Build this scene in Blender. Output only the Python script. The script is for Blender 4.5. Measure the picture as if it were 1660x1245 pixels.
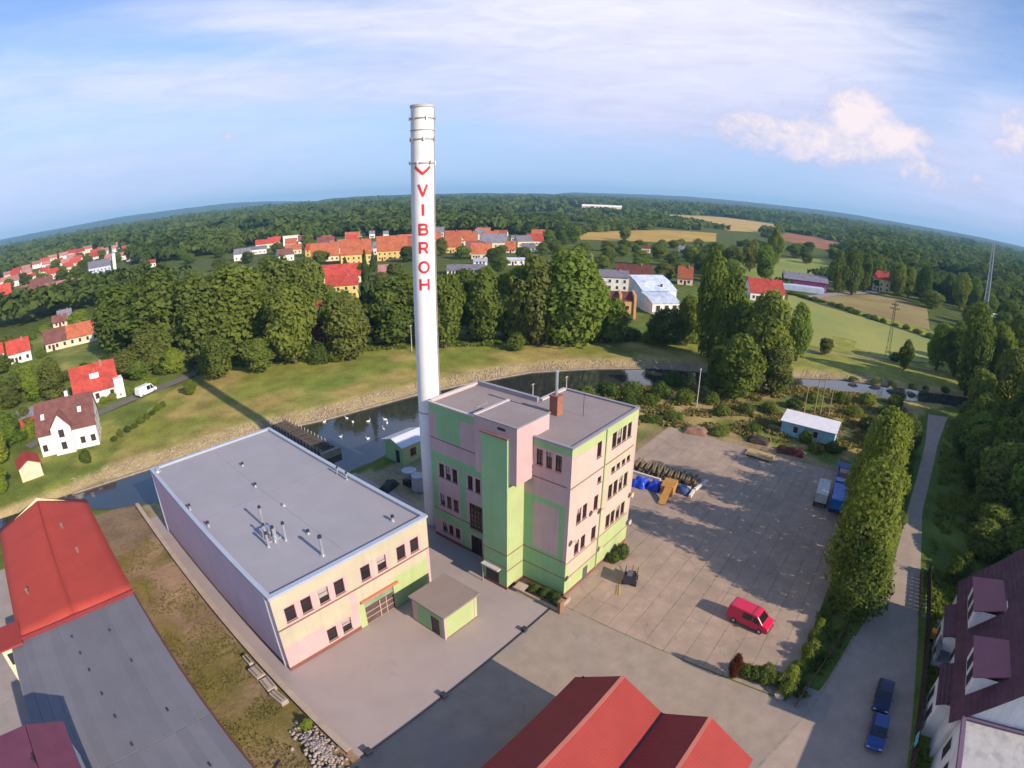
import bpy, math, random
import numpy as np
from mathutils import Vector, Matrix

# ------------------------------------------------------------------ scene, camera, sky, sun, exposure
for o in list(bpy.data.objects):
    bpy.data.objects.remove(o)
SC = bpy.context.scene
COL = SC.collection
RAD = math.radians
rng = np.random.default_rng(7)
random.seed(7)

cam = bpy.data.cameras.new('camera')
cam_o = bpy.data.objects.new('camera', cam)
COL.objects.link(cam_o)
SC.camera = cam_o
CAM = Vector((-39.568, -24.900, 40.0))
Rv, Uv, Fv = Vector((0.6307, -0.7760, 0.0053)), Vector((0.2517, 0.2110, 0.9445)), Vector((0.7340, 0.5944, -0.3284))
mw = Matrix.Identity(4)
for i in range(3):
    mw[i][0], mw[i][1], mw[i][2], mw[i][3] = Rv[i], Uv[i], -Fv[i], CAM[i]
cam_o.matrix_world = mw
# the photograph was taken with an action-camera fisheye: equidistant, 50.6 degrees half width
cam.type = 'PANO'
cam.panorama_type = 'FISHEYE_LENS_POLYNOMIAL'
cam.sensor_fit = 'HORIZONTAL'
cam.sensor_width = 36.0
cam.sensor_height = 27.0
cam.fisheye_fov = RAD(170)
cam.fisheye_polynomial_k0 = 0.0
cam.fisheye_polynomial_k1 = -1.0 / (920.9 / 1660.0 * 36.0)
cam.fisheye_polynomial_k2 = 0.0
cam.fisheye_polynomial_k3 = 0.0
cam.fisheye_polynomial_k4 = 0.0
cam.clip_start = 0.5
cam.clip_end = 60000.0

SUN_EL = 27.5
SUN_DIR = Vector((-0.012, -1.0, 0)).normalized() * math.cos(RAD(SUN_EL)) + Vector((0, 0, math.sin(RAD(SUN_EL))))
sun = bpy.data.lights.new('sun', 'SUN')
sun.energy = 4.4
sun.angle = RAD(0.6)
sun.color = (1.0, 0.86, 0.70)
sun_o = bpy.data.objects.new('sun', sun)
COL.objects.link(sun_o)
sun_o.rotation_euler = SUN_DIR.to_track_quat('Z', 'Y').to_euler()

world = bpy.data.worlds.new('World')
SC.world = world
world.use_nodes = True
wt = world.node_tree
wt.nodes.clear()
def wn(t, **k):
    n = wt.nodes.new(t)
    for a, b in k.items():
        setattr(n, a, b)
    return n
def wl(a, b):
    wt.links.new(a, b)
def wmath(op, a, b=None, c=None, clamp=False):
    n = wn('ShaderNodeMath', operation=op, use_clamp=clamp)
    for i, v in enumerate((a, b, c)):
        if v is None:
            continue
        if isinstance(v, (int, float)):
            n.inputs[i].default_value = v
        else:
            wl(v, n.inputs[i])
    return n.outputs[0]
def make_world():
    sky = wn('ShaderNodeTexSky')
    sky.sky_type = 'NISHITA'
    sky.sun_disc = False
    sky.sun_elevation = RAD(SUN_EL)
    sky.sun_rotation = math.atan2(SUN_DIR.x, SUN_DIR.y)
    sky.altitude = 300
    sky.air_density = 1.0
    sky.dust_density = 0.3
    sky.ozone_density = 3.0
    tc = wn('ShaderNodeTexCoord')
    sp = wn('ShaderNodeSeparateXYZ')
    wl(tc.outputs['Generated'], sp.inputs[0])
    el = wmath('MULTIPLY', wmath('ARCSINE', sp.outputs[2]), 57.2958)
    # azimuth counted from the line of sight, positive to the left
    ca, sa = math.cos(RAD(39)), math.sin(RAD(39))
    fx = wmath('ADD', wmath('MULTIPLY', sp.outputs[0], ca), wmath('MULTIPLY', sp.outputs[1], sa))
    fy = wmath('SUBTRACT', wmath('MULTIPLY', sp.outputs[1], ca), wmath('MULTIPLY', sp.outputs[0], sa))
    az = wmath('MULTIPLY', wmath('ARCTAN2', fy, fx), 57.2958)
    def noise(sx, sy, det, dist, rough=0.55, off=0.0):
        cv = wn('ShaderNodeCombineXYZ')
        wl(wmath('MULTIPLY_ADD', az, sx, off), cv.inputs[0])
        wl(wmath('MULTIPLY', el, sy), cv.inputs[1])
        cv.inputs[2].default_value = off
        n = wn('ShaderNodeTexNoise')
        n.inputs['Scale'].default_value = 1.0
        n.inputs['Detail'].default_value = det
        n.inputs['Roughness'].default_value = rough
        n.inputs['Distortion'].default_value = dist
        wl(cv.outputs[0], n.inputs['Vector'])
        return n.outputs['Fac']
    def blob(a0, e0, sa_, se, k=0.0, amp=1.0):
        da = wmath('SUBTRACT', az, a0)
        q = wmath('DIVIDE', da, sa_)
        de = wmath('SUBTRACT', wmath('SUBTRACT', el, e0), wmath('MULTIPLY', da, k))
        p = wmath('DIVIDE', de, se)
        s = wmath('ADD', wmath('MULTIPLY', q, q), wmath('MULTIPLY', p, p))
        return wmath('MULTIPLY', wmath('EXPONENT', wmath('MULTIPLY', s, -1.0)), amp)
    total = None
    for b in CIRRUS:
        v = blob(*b)
        total = v if total is None else wmath('ADD', total, v)
    n1 = noise(0.040, 0.17, 8, 1.3, 0.6)
    n2 = noise(0.10, 0.62, 7, 0.8, 0.62, off=7.3)
    n5 = noise(0.30, 1.30, 6, 0.5, 0.6, off=2.7)
    streak = wmath('ADD', wmath('ADD', wmath('MULTIPLY', n1, 1.5), wmath('MULTIPLY', n2, 1.0)), wmath('MULTIPLY', n5, 0.35))
    thin = wmath('MULTIPLY', wmath('SUBTRACT', n1, 0.5), 0.22)      # faint veil over the whole sky
    cov = wmath('MULTIPLY', total, wmath('SUBTRACT', streak, 0.34))
    cov = wmath('ADD', cov, wmath('MAXIMUM', thin, 0.0))
    cov = wmath('SUBTRACT', 1.0, wmath('EXPONENT', wmath('MULTIPLY', wmath('MAXIMUM', cov, 0.0), -1.75)))
    # cumulus towers
    cum = None
    for b in CUMULUS:
        v = blob(*b)
        cum = v if cum is None else wmath('MAXIMUM', cum, v)
    n3 = noise(0.46, 0.62, 12, 0.4, 0.66, off=3.1)
    cv = wmath('ADD', cum, wmath('MULTIPLY', wmath('SUBTRACT', n3, 0.5), 2.3))
    mr = wn('ShaderNodeMapRange', interpolation_type='SMOOTHSTEP')
    mr.inputs['From Min'].default_value = 0.40
    mr.inputs['From Max'].default_value = 1.0
    wl(cv, mr.inputs['Value'])
    cumc = mr.outputs[0]
    bgs = wn('ShaderNodeBackground')
    bgs.inputs['Strength'].default_value = SKY_STRENGTH
    tint = wn('ShaderNodeMix', data_type='RGBA', blend_type='MULTIPLY')
    tint.inputs['Factor'].default_value = 1.0
    wl(sky.outputs[0], tint.inputs[6])
    tint.inputs[7].default_value = SKY_TINT
    wl(tint.outputs[2], bgs.inputs['Color'])
    bgc = wn('ShaderNodeBackground')
    cr = wn('ShaderNodeMix', data_type='RGBA')
    wl(wmath('MULTIPLY', el, 0.055, clamp=True), cr.inputs[0])
    cr.inputs[6].default_value = (0.385, 0.42, 0.64, 1)
    cr.inputs[7].default_value = (0.60, 0.595, 0.70, 1)
    wl(cr.outputs[2], bgc.inputs['Color'])
    wl(wmath('ADD', wmath('ADD', wmath('MULTIPLY', n2, 0.40), wmath('MULTIPLY', n5, 0.15)), 0.80), bgc.inputs['Strength'])
    bgq = wn('ShaderNodeBackground')
    cq = wn('ShaderNodeMix', data_type='RGBA')
    mr2 = wn('ShaderNodeMapRange')
    mr2.inputs['From Min'].default_value = 0.6
    mr2.inputs['From Max'].default_value = 1.45
    wl(cv, mr2.inputs['Value'])
    wl(mr2.outputs[0], cq.inputs[0])
    cq.inputs[6].default_value = (0.43, 0.46, 0.66, 1)
    cq.inputs[7].default_value = (0.74, 0.65, 0.67, 1)
    wl(cq.outputs[2], bgq.inputs['Color'])
    bgv = wn('ShaderNodeBackground')          # bluish haze bank low over the whole horizon
    bgv.inputs['Color'].default_value = (0.315, 0.435, 0.675, 1)
    ve = wmath('MULTIPLY', wmath('EXPONENT', wmath('MULTIPLY', wmath('POWER', wmath('DIVIDE', wmath('MAXIMUM', el, 0.0), 11.0), 2.0), -1.0)), 0.88)
    m0 = wn('ShaderNodeMixShader')
    wl(ve, m0.inputs[0]); wl(bgs.outputs[0], m0.inputs[1]); wl(bgv.outputs[0], m0.inputs[2])
    m1 = wn('ShaderNodeMixShader')
    wl(cov, m1.inputs[0]); wl(m0.outputs[0], m1.inputs[1]); wl(bgc.outputs[0], m1.inputs[2])
    m2 = wn('ShaderNodeMixShader')
    wl(cumc, m2.inputs[0]); wl(m1.outputs[0], m2.inputs[1]); wl(bgq.outputs[0], m2.inputs[2])
    out = wn('ShaderNodeOutputWorld')
    wl(m2.outputs[0], out.inputs['Surface'])
SKY_STRENGTH = 0.15
SKY_TINT = (0.64, 0.77, 0.93, 1)
# azimuth, elevation, half widths, slope, weight
CIRRUS = [(-13, 20, 18, 7.0, 0.0, 2.2), (-20, 11.5, 14, 4.4, -0.14, 2.0), (14, 17.2, 18, 2.2, 0.10, 0.85), (20, 11.6, 30, 2.6, 0.05, 0.80), (42, 5.0, 26, 4.2, 0.0, 0.58),
          (-46, 5.0, 13, 4.2, 0.10, 0.85), (-49, 10.5, 5, 2.6, 0.0, 0.75), (-5, 8.0, 9, 0.8, 0.0, 0.45),
          (100, 14, 40, 8, 0.0, 0.6), (-120, 16, 45, 7, 0.0, 0.6), (175, 20, 40, 9, 0.0, 0.6), (20, 45, 50, 12, 0.0, 0.5)]
CUMULUS = [(-33.6, 9.9, 3.8, 3.0, 0.0, 1.7), (-37.0, 8.2, 4.8, 2.5, 0.1, 1.6), (-23.6, 7.7, 5.0, 2.2, 0.0, 1.25), (-30.5, 7.2, 12.0, 2.8, 0.0, 1.35), (-41, 5.5, 8, 2.0, 0.1, 0.9), (-16.3, 6.9, 2.0, 0.9, 0.0, 0.66),
           (28.7, 6.9, 3.8, 0.55, 0.0, 0.62), (-50, 10.0, 4.5, 3.0, 0.0, 1.1), (110, 9, 6, 2, 0.0, 0.9), (-100, 8, 5, 2, 0.0, 0.9), (160, 9, 7, 2.4, 0.0, 0.9)]
make_world()

SC.view_settings.view_transform = 'Standard'
SC.view_settings.look = 'None'
SC.view_settings.exposure = 0.50
SC.view_settings.gamma = 1.0
SC.view_settings.use_curve_mapping = False
SC.cycles.max_bounces = 5
SC.cycles.diffuse_bounces = 2
SC.cycles.glossy_bounces = 3
SC.cycles.transmission_bounces = 3
SC.cycles.transparent_max_bounces = 4
SC.cycles.volume_bounces = 0
SC.cycles.use_adaptive_sampling = True
SC.cycles.adaptive_threshold = 0.02
SC.cycles.use_denoising = True

# ------------------------------------------------------------------ materials
MATS = {}
def material(name, col, rough=0.8, var=0.12, scale=0.6, bump=0.0, bscale=8.0, spec=0.3, metal=0.0, rnd=0.0, stain=0.0, stain_col=None, stain_scale=0.15, local=False, streak=0.0, spots=0.0, crack=0.0):
    if name in MATS:
        return MATS[name]
    m = bpy.data.materials.new(name)
    m.use_nodes = True
    t = m.node_tree
    b = t.nodes['Principled BSDF']
    b.inputs['Roughness'].default_value = rough
    b.inputs['Specular IOR Level'].default_value = spec
    b.inputs['Metallic'].default_value = metal
    g = t.nodes.new('ShaderNodeTexCoord') if local else t.nodes.new('ShaderNodeNewGeometry')
    vec = g.outputs['Object'] if local else g.outputs['Position']
    n = t.nodes.new('ShaderNodeTexNoise')
    n.inputs['Scale'].default_value = scale
    n.inputs['Detail'].default_value = 6
    n.inputs['Roughness'].default_value = 0.6
    t.links.new(vec, n.inputs['Vector'])
    r = t.nodes.new('ShaderNodeMapRange')
    r.inputs['From Min'].default_value = 0.25
    r.inputs['From Max'].default_value = 0.75
    r.inputs['To Min'].default_value = 1.0 - var
    r.inputs['To Max'].default_value = 1.0 + var
    t.links.new(n.outputs['Fac'], r.inputs['Value'])
    fac = r.outputs[0]
    if rnd:
        oi = t.nodes.new('ShaderNodeObjectInfo')
        r2 = t.nodes.new('ShaderNodeMapRange')
        r2.inputs['To Min'].default_value = 1.0 - rnd
        r2.inputs['To Max'].default_value = 1.0 + rnd
        t.links.new(oi.outputs['Random'], r2.inputs['Value'])
        mm = t.nodes.new('ShaderNodeMath'); mm.operation = 'MULTIPLY'
        t.links.new(fac, mm.inputs[0]); t.links.new(r2.outputs[0], mm.inputs[1])
        fac = mm.outputs[0]
    vm = t.nodes.new('ShaderNodeVectorMath'); vm.operation = 'SCALE'
    vm.inputs[0].default_value = col[:3]
    t.links.new(fac, vm.inputs['Scale'])
    outc = vm.outputs[0]
    if stain:
        n2 = t.nodes.new('ShaderNodeTexNoise')
        n2.inputs['Scale'].default_value = stain_scale
        n2.inputs['Detail'].default_value = 8
        n2.inputs['Distortion'].default_value = 0.6
        t.links.new(vec, n2.inputs['Vector'])
        r3 = t.nodes.new('ShaderNodeMapRange')
        r3.inputs['From Min'].default_value = 0.48
        r3.inputs['From Max'].default_value = 0.66
        r3.inputs['To Max'].default_value = stain
        t.links.new(n2.outputs['Fac'], r3.inputs['Value'])
        mx = t.nodes.new('ShaderNodeMix'); mx.data_type = 'RGBA'
        t.links.new(r3.outputs[0], mx.inputs[0])
        t.links.new(outc, mx.inputs[6])
        sc_ = stain_col or tuple(c * 0.55 for c in col[:3])
        mx.inputs[7].default_value = (*sc_[:3], 1)
        outc = mx.outputs[2]
    if spots:       # oil and tyre marks
        n6 = t.nodes.new('ShaderNodeTexNoise'); n6.inputs['Scale'].default_value = 0.55; n6.inputs['Detail'].default_value = 9; n6.inputs['Roughness'].default_value = 0.7; n6.inputs['Distortion'].default_value = 1.2
        mp6 = t.nodes.new('ShaderNodeMapping'); mp6.inputs['Location'].default_value = (31.0, 17.0, 5.0)
        t.links.new(vec, mp6.inputs['Vector']); t.links.new(mp6.outputs[0], n6.inputs['Vector'])
        r6 = t.nodes.new('ShaderNodeMapRange'); r6.inputs['From Min'].default_value = 0.60; r6.inputs['From Max'].default_value = 0.70; r6.inputs['To Max'].default_value = spots
        t.links.new(n6.outputs['Fac'], r6.inputs['Value'])
        mx6 = t.nodes.new('ShaderNodeMix'); mx6.data_type = 'RGBA'
        t.links.new(r6.outputs[0], mx6.inputs[0]); t.links.new(outc, mx6.inputs[6]); mx6.inputs[7].default_value = (col[0] * 0.42, col[1] * 0.42, col[2] * 0.45, 1)
        outc = mx6.outputs[2]
    if crack:       # fine cracks between irregular plates
        nd = t.nodes.new('ShaderNodeTexNoise'); nd.inputs['Scale'].default_value = 0.8; nd.inputs['Detail'].default_value = 5
        t.links.new(vec, nd.inputs['Vector'])
        av = t.nodes.new('ShaderNodeVectorMath'); av.operation = 'MULTIPLY_ADD'; av.inputs[1].default_value = (1.6, 1.6, 0)
        t.links.new(nd.outputs['Color'], av.inputs[0]); t.links.new(vec, av.inputs[2])
        vo = t.nodes.new('ShaderNodeTexVoronoi'); vo.feature = 'DISTANCE_TO_EDGE'; vo.inputs['Scale'].default_value = crack
        t.links.new(av.outputs[0], vo.inputs['Vector'])
        r7 = t.nodes.new('ShaderNodeMapRange'); r7.inputs['From Min'].default_value = 0.002; r7.inputs['From Max'].default_value = 0.012; r7.inputs['To Min'].default_value = 0.28; r7.inputs['To Max'].default_value = 0.0
        t.links.new(vo.outputs['Distance'], r7.inputs['Value'])
        mx7 = t.nodes.new('ShaderNodeMix'); mx7.data_type = 'RGBA'
        t.links.new(r7.outputs[0], mx7.inputs[0]); t.links.new(outc, mx7.inputs[6]); mx7.inputs[7].default_value = (col[0] * 0.35, col[1] * 0.33, col[2] * 0.28, 1)
        outc = mx7.outputs[2]
    if streak:      # rain streaks running down a wall
        mp = t.nodes.new('ShaderNodeMapping'); mp.inputs['Scale'].default_value = (2.2, 2.2, 0.16)
        t.links.new(vec, mp.inputs['Vector'])
        n4 = t.nodes.new('ShaderNodeTexNoise'); n4.inputs['Scale'].default_value = 1.0; n4.inputs['Detail'].default_value = 7; n4.inputs['Roughness'].default_value = 0.65
        t.links.new(mp.outputs[0], n4.inputs['Vector'])
        r4 = t.nodes.new('ShaderNodeMapRange'); r4.inputs['From Min'].default_value = 0.50; r4.inputs['From Max'].default_value = 0.72; r4.inputs['To Max'].default_value = streak
        t.links.new(n4.outputs['Fac'], r4.inputs['Value'])
        mx4 = t.nodes.new('ShaderNodeMix'); mx4.data_type = 'RGBA'
        t.links.new(r4.outputs[0], mx4.inputs[0]); t.links.new(outc, mx4.inputs[6]); mx4.inputs[7].default_value = (col[0] * 0.55, col[1] * 0.52, col[2] * 0.52, 1)
        outc = mx4.outputs[2]
    t.links.new(outc, b.inputs['Base Color'])
    if bump:
        nb = t.nodes.new('ShaderNodeTexNoise')
        nb.inputs['Scale'].default_value = bscale
        nb.inputs['Detail'].default_value = 4
        t.links.new(vec, nb.inputs['Vector'])
        bp = t.nodes.new('ShaderNodeBump')
        bp.inputs['Strength'].default_value = bump
        bp.inputs['Distance'].default_value = 0.1
        t.links.new(nb.outputs['Fac'], bp.inputs['Height'])
        t.links.new(bp.outputs[0], b.inputs['Normal'])
    MATS[name] = m
    return m

def foliage(name, col, col2, trans=0.30):
    m = bpy.data.materials.new(name)
    m.use_nodes = True
    t = m.node_tree
    t.nodes.clear()
    g = t.nodes.new('ShaderNodeNewGeometry')
    n = t.nodes.new('ShaderNodeTexNoise')
    n.inputs['Scale'].default_value = 0.45
    n.inputs['Detail'].default_value = 5
    t.links.new(g.outputs['Position'], n.inputs['Vector'])
    oi = t.nodes.new('ShaderNodeObjectInfo')
    ad = t.nodes.new('ShaderNodeMath'); ad.operation = 'MULTIPLY_ADD'
    t.links.new(oi.outputs['Random'], ad.inputs[0]); ad.inputs[1].default_value = 0.7
    r = t.nodes.new('ShaderNodeMapRange')
    r.inputs['From Min'].default_value = 0.3; r.inputs['From Max'].default_value = 0.7
    r.inputs['To Min'].default_value = -0.25; r.inputs['To Max'].default_value = 0.55
    t.links.new(n.outputs['Fac'], r.inputs['Value'])
    t.links.new(r.outputs[0], ad.inputs[2])
    nl = t.nodes.new('ShaderNodeTexNoise'); nl.inputs['Scale'].default_value = 0.014; nl.inputs['Detail'].default_value = 3
    t.links.new(g.outputs['Position'], nl.inputs['Vector'])
    ad2 = t.nodes.new('ShaderNodeMath'); ad2.operation = 'MULTIPLY_ADD'; ad2.inputs[1].default_value = 2.2
    sb_ = t.nodes.new('ShaderNodeMath'); sb_.operation = 'SUBTRACT'; sb_.inputs[1].default_value = 0.5
    t.links.new(nl.outputs['Fac'], sb_.inputs[0]); t.links.new(sb_.outputs[0], ad2.inputs[0]); t.links.new(ad.outputs[0], ad2.inputs[2])
    mx = t.nodes.new('ShaderNodeMix'); mx.data_type = 'RGBA'; mx.clamp_factor = True
    t.links.new(ad2.outputs[0], mx.inputs[0])
    mx.inputs[6].default_value = (*col, 1); mx.inputs[7].default_value = (*col2, 1)
    d = t.nodes.new('ShaderNodeBsdfDiffuse'); tr = t.nodes.new('ShaderNodeBsdfTranslucent')
    t.links.new(mx.outputs[2], d.inputs[0])
    sc_ = t.nodes.new('ShaderNodeVectorMath'); sc_.operation = 'MULTIPLY'
    sc_.inputs[1].default_value = (1.5, 1.6, 0.7)
    t.links.new(mx.outputs[2], sc_.inputs[0]); t.links.new(sc_.outputs[0], tr.inputs[0])
    ms = t.nodes.new('ShaderNodeMixShader'); ms.inputs[0].default_value = trans
    t.links.new(d.outputs[0], ms.inputs[1]); t.links.new(tr.outputs[0], ms.inputs[2])
    o = t.nodes.new('ShaderNodeOutputMaterial')
    t.links.new(ms.outputs[0], o.inputs[0])
    MATS[name] = m
    return m

def sheet_lines(name, col, rough, axis, period, depth=0.35, var=0.08, spec=0.3, wscale=0.5, stain=0.5, rnd=0.22):
    """painted sheet metal or tiles: fine regular ribs as relief"""
    m = material(name, col, rough, var, wscale, 0, 8, spec, rnd=rnd, stain=stain, stain_scale=0.35)
    t = m.node_tree
    b = t.nodes['Principled BSDF']
    tc = t.nodes.new('ShaderNodeTexCoord')
    sp = t.nodes.new('ShaderNodeSeparateXYZ')
    t.links.new(tc.outputs['Object'], sp.inputs[0])
    mu = t.nodes.new('ShaderNodeMath'); mu.operation = 'MULTIPLY'; mu.inputs[1].default_value = 2 * math.pi / period
    t.links.new(sp.outputs[axis], mu.inputs[0])
    si = t.nodes.new('ShaderNodeMath'); si.operation = 'SINE'
    t.links.new(mu.outputs[0], si.inputs[0])
    bp = t.nodes.new('ShaderNodeBump'); bp.inputs['Strength'].default_value = depth; bp.inputs['Distance'].default_value = 0.06
    t.links.new(si.outputs[0], bp.inputs['Height'])
    t.links.new(bp.outputs[0], b.inputs['Normal'])
    return m

PAL = dict(white=(0.78, 0.75, 0.70), cream=(0.70, 0.60, 0.42), yellow=(0.72, 0.50, 0.16), lemon=(0.78, 0.68, 0.36), apricot=(0.66, 0.36, 0.14), pink=(0.66, 0.36, 0.34),
           rose=(0.36, 0.17, 0.155), red=(0.40, 0.062, 0.045), orange=(0.40, 0.120, 0.060), mauve=(0.20, 0.085, 0.075), brown=(0.13, 0.045, 0.035), slate=(0.20, 0.19, 0.23),
           paleblue=(0.48, 0.54, 0.66), violet=(0.18, 0.03, 0.12), darkred=(0.20, 0.05, 0.035))
def pal_wall(k):
    return material('plaster_' + k, PAL[k], 0.85, 0.10, 0.8, 0.05, 12, stain=0.3, stain_scale=0.35, streak=0.3)
def pal_roof(k):
    n = 'roofing_' + k
    return MATS[n] if n in MATS else sheet_lines(n, PAL[k], 0.8, 1, 0.36, 0.5, 0.28, 0.2, 0.9)

# ------------------------------------------------------------------ mesh helpers
class MB:
    def __init__(s):
        s.v, s.f, s.mi = [], [], []
    def quad(s, *p, mi=0):
        b = len(s.v); s.v += [tuple(q) for q in p]; s.f.append(tuple(range(b, b + len(p)))); s.mi.append(mi); return s
    def box(s, x0, x1, y0, y1, z0, z1, mi=0):
        b = len(s.v)
        s.v += [(x0, y0, z0), (x1, y0, z0), (x1, y1, z0), (x0, y1, z0), (x0, y0, z1), (x1, y0, z1), (x1, y1, z1), (x0, y1, z1)]
        s.f += [tuple(b + i for i in q) for q in ((0, 3, 2, 1), (4, 5, 6, 7), (0, 1, 5, 4), (1, 2, 6, 5), (2, 3, 7, 6), (3, 0, 4, 7))]
        s.mi += [mi] * 6
        return s
    def obox(s, c, ax, ay, az, mi=0):
        """box from centre and three half-axis vectors"""
        c, ax, ay, az = map(Vector, (c, ax, ay, az)); b = len(s.v)
        for sz in (-1, 1):
            for sx, sy in ((-1, -1), (1, -1), (1, 1), (-1, 1)):
                s.v.append(tuple(c + ax * sx + ay * sy + az * sz))
        s.f += [tuple(b + i for i in q) for q in ((0, 3, 2, 1), (4, 5, 6, 7), (0, 1, 5, 4), (1, 2, 6, 5), (2, 3, 7, 6), (3, 0, 4, 7))]
        s.mi += [mi] * 6
        return s
    def prism(s, pts, z0, z1, mi=0):
        n = len(pts); b = len(s.v)
        s.v += [(x, y, z0) for x, y in pts] + [(x, y, z1) for x, y in pts]
        s.f.append(tuple(b + n + i for i in range(n))); s.f.append(tuple(b + n - 1 - i for i in range(n)))
        s.f += [(b + i, b + (i + 1) % n, b + n + (i + 1) % n, b + n + i) for i in range(n)]
        s.mi += [mi] * (n + 2)
        return s
    def extrude_y(s, prof, y0, y1, mi=0):
        n = len(prof); b = len(s.v)
        s.v += [(x, y0, z) for x, z in prof] + [(x, y1, z) for x, z in prof]
        s.f.append(tuple(b + i for i in range(n))); s.f.append(tuple(b + 2 * n - 1 - i for i in range(n)))
        s.f += [(b + (i + 1) % n, b + i, b + n + i, b + n + (i + 1) % n) for i in range(n)]
        s.mi += [mi] * (n + 2)
        return s
    def tube(s, path, radii, k=8, mi=0, caps=True):
        path = [Vector(p) for p in path]
        if isinstance(radii, (int, float)):
            radii = [radii] * len(path)
        b = len(s.v)
        for i, p in enumerate(path):
            d = (path[min(i + 1, len(path) - 1)] - path[max(i - 1, 0)]).normalized()
            a = Vector((0, 0, 1)) if abs(d.z) < 0.9 else Vector((1, 0, 0))
            u = d.cross(a).normalized(); w = d.cross(u)
            for j in range(k):
                t = 2 * math.pi * j / k
                s.v.append(tuple(p + (u * math.cos(t) + w * math.sin(t)) * radii[i]))
        for i in range(len(path) - 1):
            for j in range(k):
                s.f.append((b + i * k + j, b + i * k + (j + 1) % k, b + (i + 1) * k + (j + 1) % k, b + (i + 1) * k + j)); s.mi.append(mi)
        if caps:
            s.f.append(tuple(b + j for j in reversed(range(k)))); s.f.append(tuple(b + (len(path) - 1) * k + j for j in range(k))); s.mi += [mi, mi]
        return s
    def mesh(s, name):
        me = bpy.data.meshes.new(name)
        me.from_pydata(s.v, [], s.f)
        if any(s.mi):
            me.polygons.foreach_set('material_index', s.mi)
        me.update()
        return me
    def build(s, name, mats, parent=None, smooth=False, bevel=0, loc=None, rz=0):
        o = obj(name, s.mesh(name), mats, parent, smooth)
        if bevel:
            md = o.modifiers.new('bevel', 'BEVEL'); md.width = bevel; md.segments = 2; md.limit_method = 'ANGLE'
        if loc is not None:
            o.location = loc
        o.rotation_euler.z = rz
        return o

def obj(name, me, mats, parent=None, smooth=False):
    o = bpy.data.objects.new(name, me)
    COL.objects.link(o)
    if mats is not None and not me.materials:
        for m in (mats if isinstance(mats, (list, tuple)) else [mats]):
            me.materials.append(m)
    if smooth:
        me.polygons.foreach_set('use_smooth', [True] * len(me.polygons))
    if parent:
        o.parent = parent
    return o
def tag(o, label=None, cat=None, group=None, kind=None):
    for k, v in (('label', label), ('category', cat), ('group', group), ('kind', kind)):
        if v:
            o[k] = v
    return o
def thing(name, label, cat, loc=(0, 0, 0), rz=0, group=None):
    o = bpy.data.objects.new(name, None)
    COL.objects.link(o)
    o.empty_display_size = 0.3
    o.location = loc
    o.rotation_euler.z = rz
    return tag(o, label, cat, group)
def child(name, me, mats, parent, loc=(0, 0, 0), rot=(0, 0, 0), scale=(1, 1, 1)):
    o = obj(name, me, mats, parent)
    o.location = loc; o.rotation_euler = rot; o.scale = scale
    return o
def copy_tree(o, parent=None):
    c = o.copy(); COL.objects.link(c)
    if parent:
        c.parent = parent
    for ch in list(o.children):
        copy_tree(ch, c)
    return c
def structure(o, label=None):
    o['kind'] = 'structure'
    if label:
        o['label'] = label
    return o
def raw_mesh(name, V, F4):
    """V (n,3), F4 (m,4) numpy arrays to a mesh, quickly"""
    me = bpy.data.meshes.new(name)
    me.vertices.add(len(V)); me.vertices.foreach_set('co', np.asarray(V, np.float32).ravel())
    k = F4.shape[1]
    me.loops.add(F4.size); me.loops.foreach_set('vertex_index', F4.astype(np.int32).ravel())
    me.polygons.add(len(F4))
    me.polygons.foreach_set('loop_start', np.arange(0, F4.size, k, dtype=np.int32))
    me.polygons.foreach_set('loop_total', np.full(len(F4), k, np.int32))
    me.update(calc_edges=True)
    return me
# ------------------------------------------------------------------ the lie of the land
FAR = [(-75, 71), (-36, 70.2), (-14.6, 68.7), (1.6, 67.3), (13.5, 63.9), (26, 62), (34.3, 60.7), (46.6, 57.1), (61.7, 51.5), (73.6, 41.8), (84.2, 30.3), (90.5, 17.4), (101.2, -0.7), (109.7, -12.8), (113.5, -26.4), (118.6, -42.6), (124, -58), (132, -74)]
NEAR = [(-75, 62), (-36, 63.5), (-31.7, 60), (-24.7, 56.7), (-10, 50), (1, 43), (8, 42.6), (11.5, 43.2), (16.4, 41.6), (30, 39.5), (45, 38.5), (56, 36.5), (64.7, 31.6), (70.1, 25.1), (79, 15.9), (94, -5.2), (101.8, -27), (108.3, -43.8), (113, -58), (121, -76)]
RIVER = np.array(FAR + NEAR[::-1], float)
def poly_dist(P, line):
    L = np.asarray(line, float); d = np.full(len(P), 1e9)
    for a, b in zip(L[:-1], L[1:]):
        ab = b - a; t = np.clip(((P - a) @ ab) / (ab @ ab), 0, 1)
        d = np.minimum(d, np.hypot(*(P - (a + t[:, None] * ab)).T))
    return d
def inside(P, poly):
    poly = np.asarray(poly, float); r = np.zeros(len(P), bool); x, y = P[:, 0], P[:, 1]
    j = len(poly) - 1
    for i in range(len(poly)):
        xi, yi = poly[i]; xj, yj = poly[j]
        if yi != yj:
            c = ((yi > y) != (yj > y)) & (x < (xj - xi) * (y - yi) / (yj - yi) + xi)
            r ^= c
        j = i
    return r
def vnoise(P, s, seed=0):
    """smooth value noise on 2-D points"""
    r = np.random.default_rng(seed); T = r.random((256, 256)); Q = P / s + 1000.0
    i = np.floor(Q).astype(int); f = Q - i; f = f * f * (3 - 2 * f); a, b = i[:, 0] % 256, i[:, 1] % 256; a1, b1 = (a + 1) % 256, (b + 1) % 256
    return (T[a, b] * (1 - f[:, 0]) + T[a1, b] * f[:, 0]) * (1 - f[:, 1]) + (T[a, b1] * (1 - f[:, 0]) + T[a1, b1] * f[:, 0]) * f[:, 1]
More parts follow.
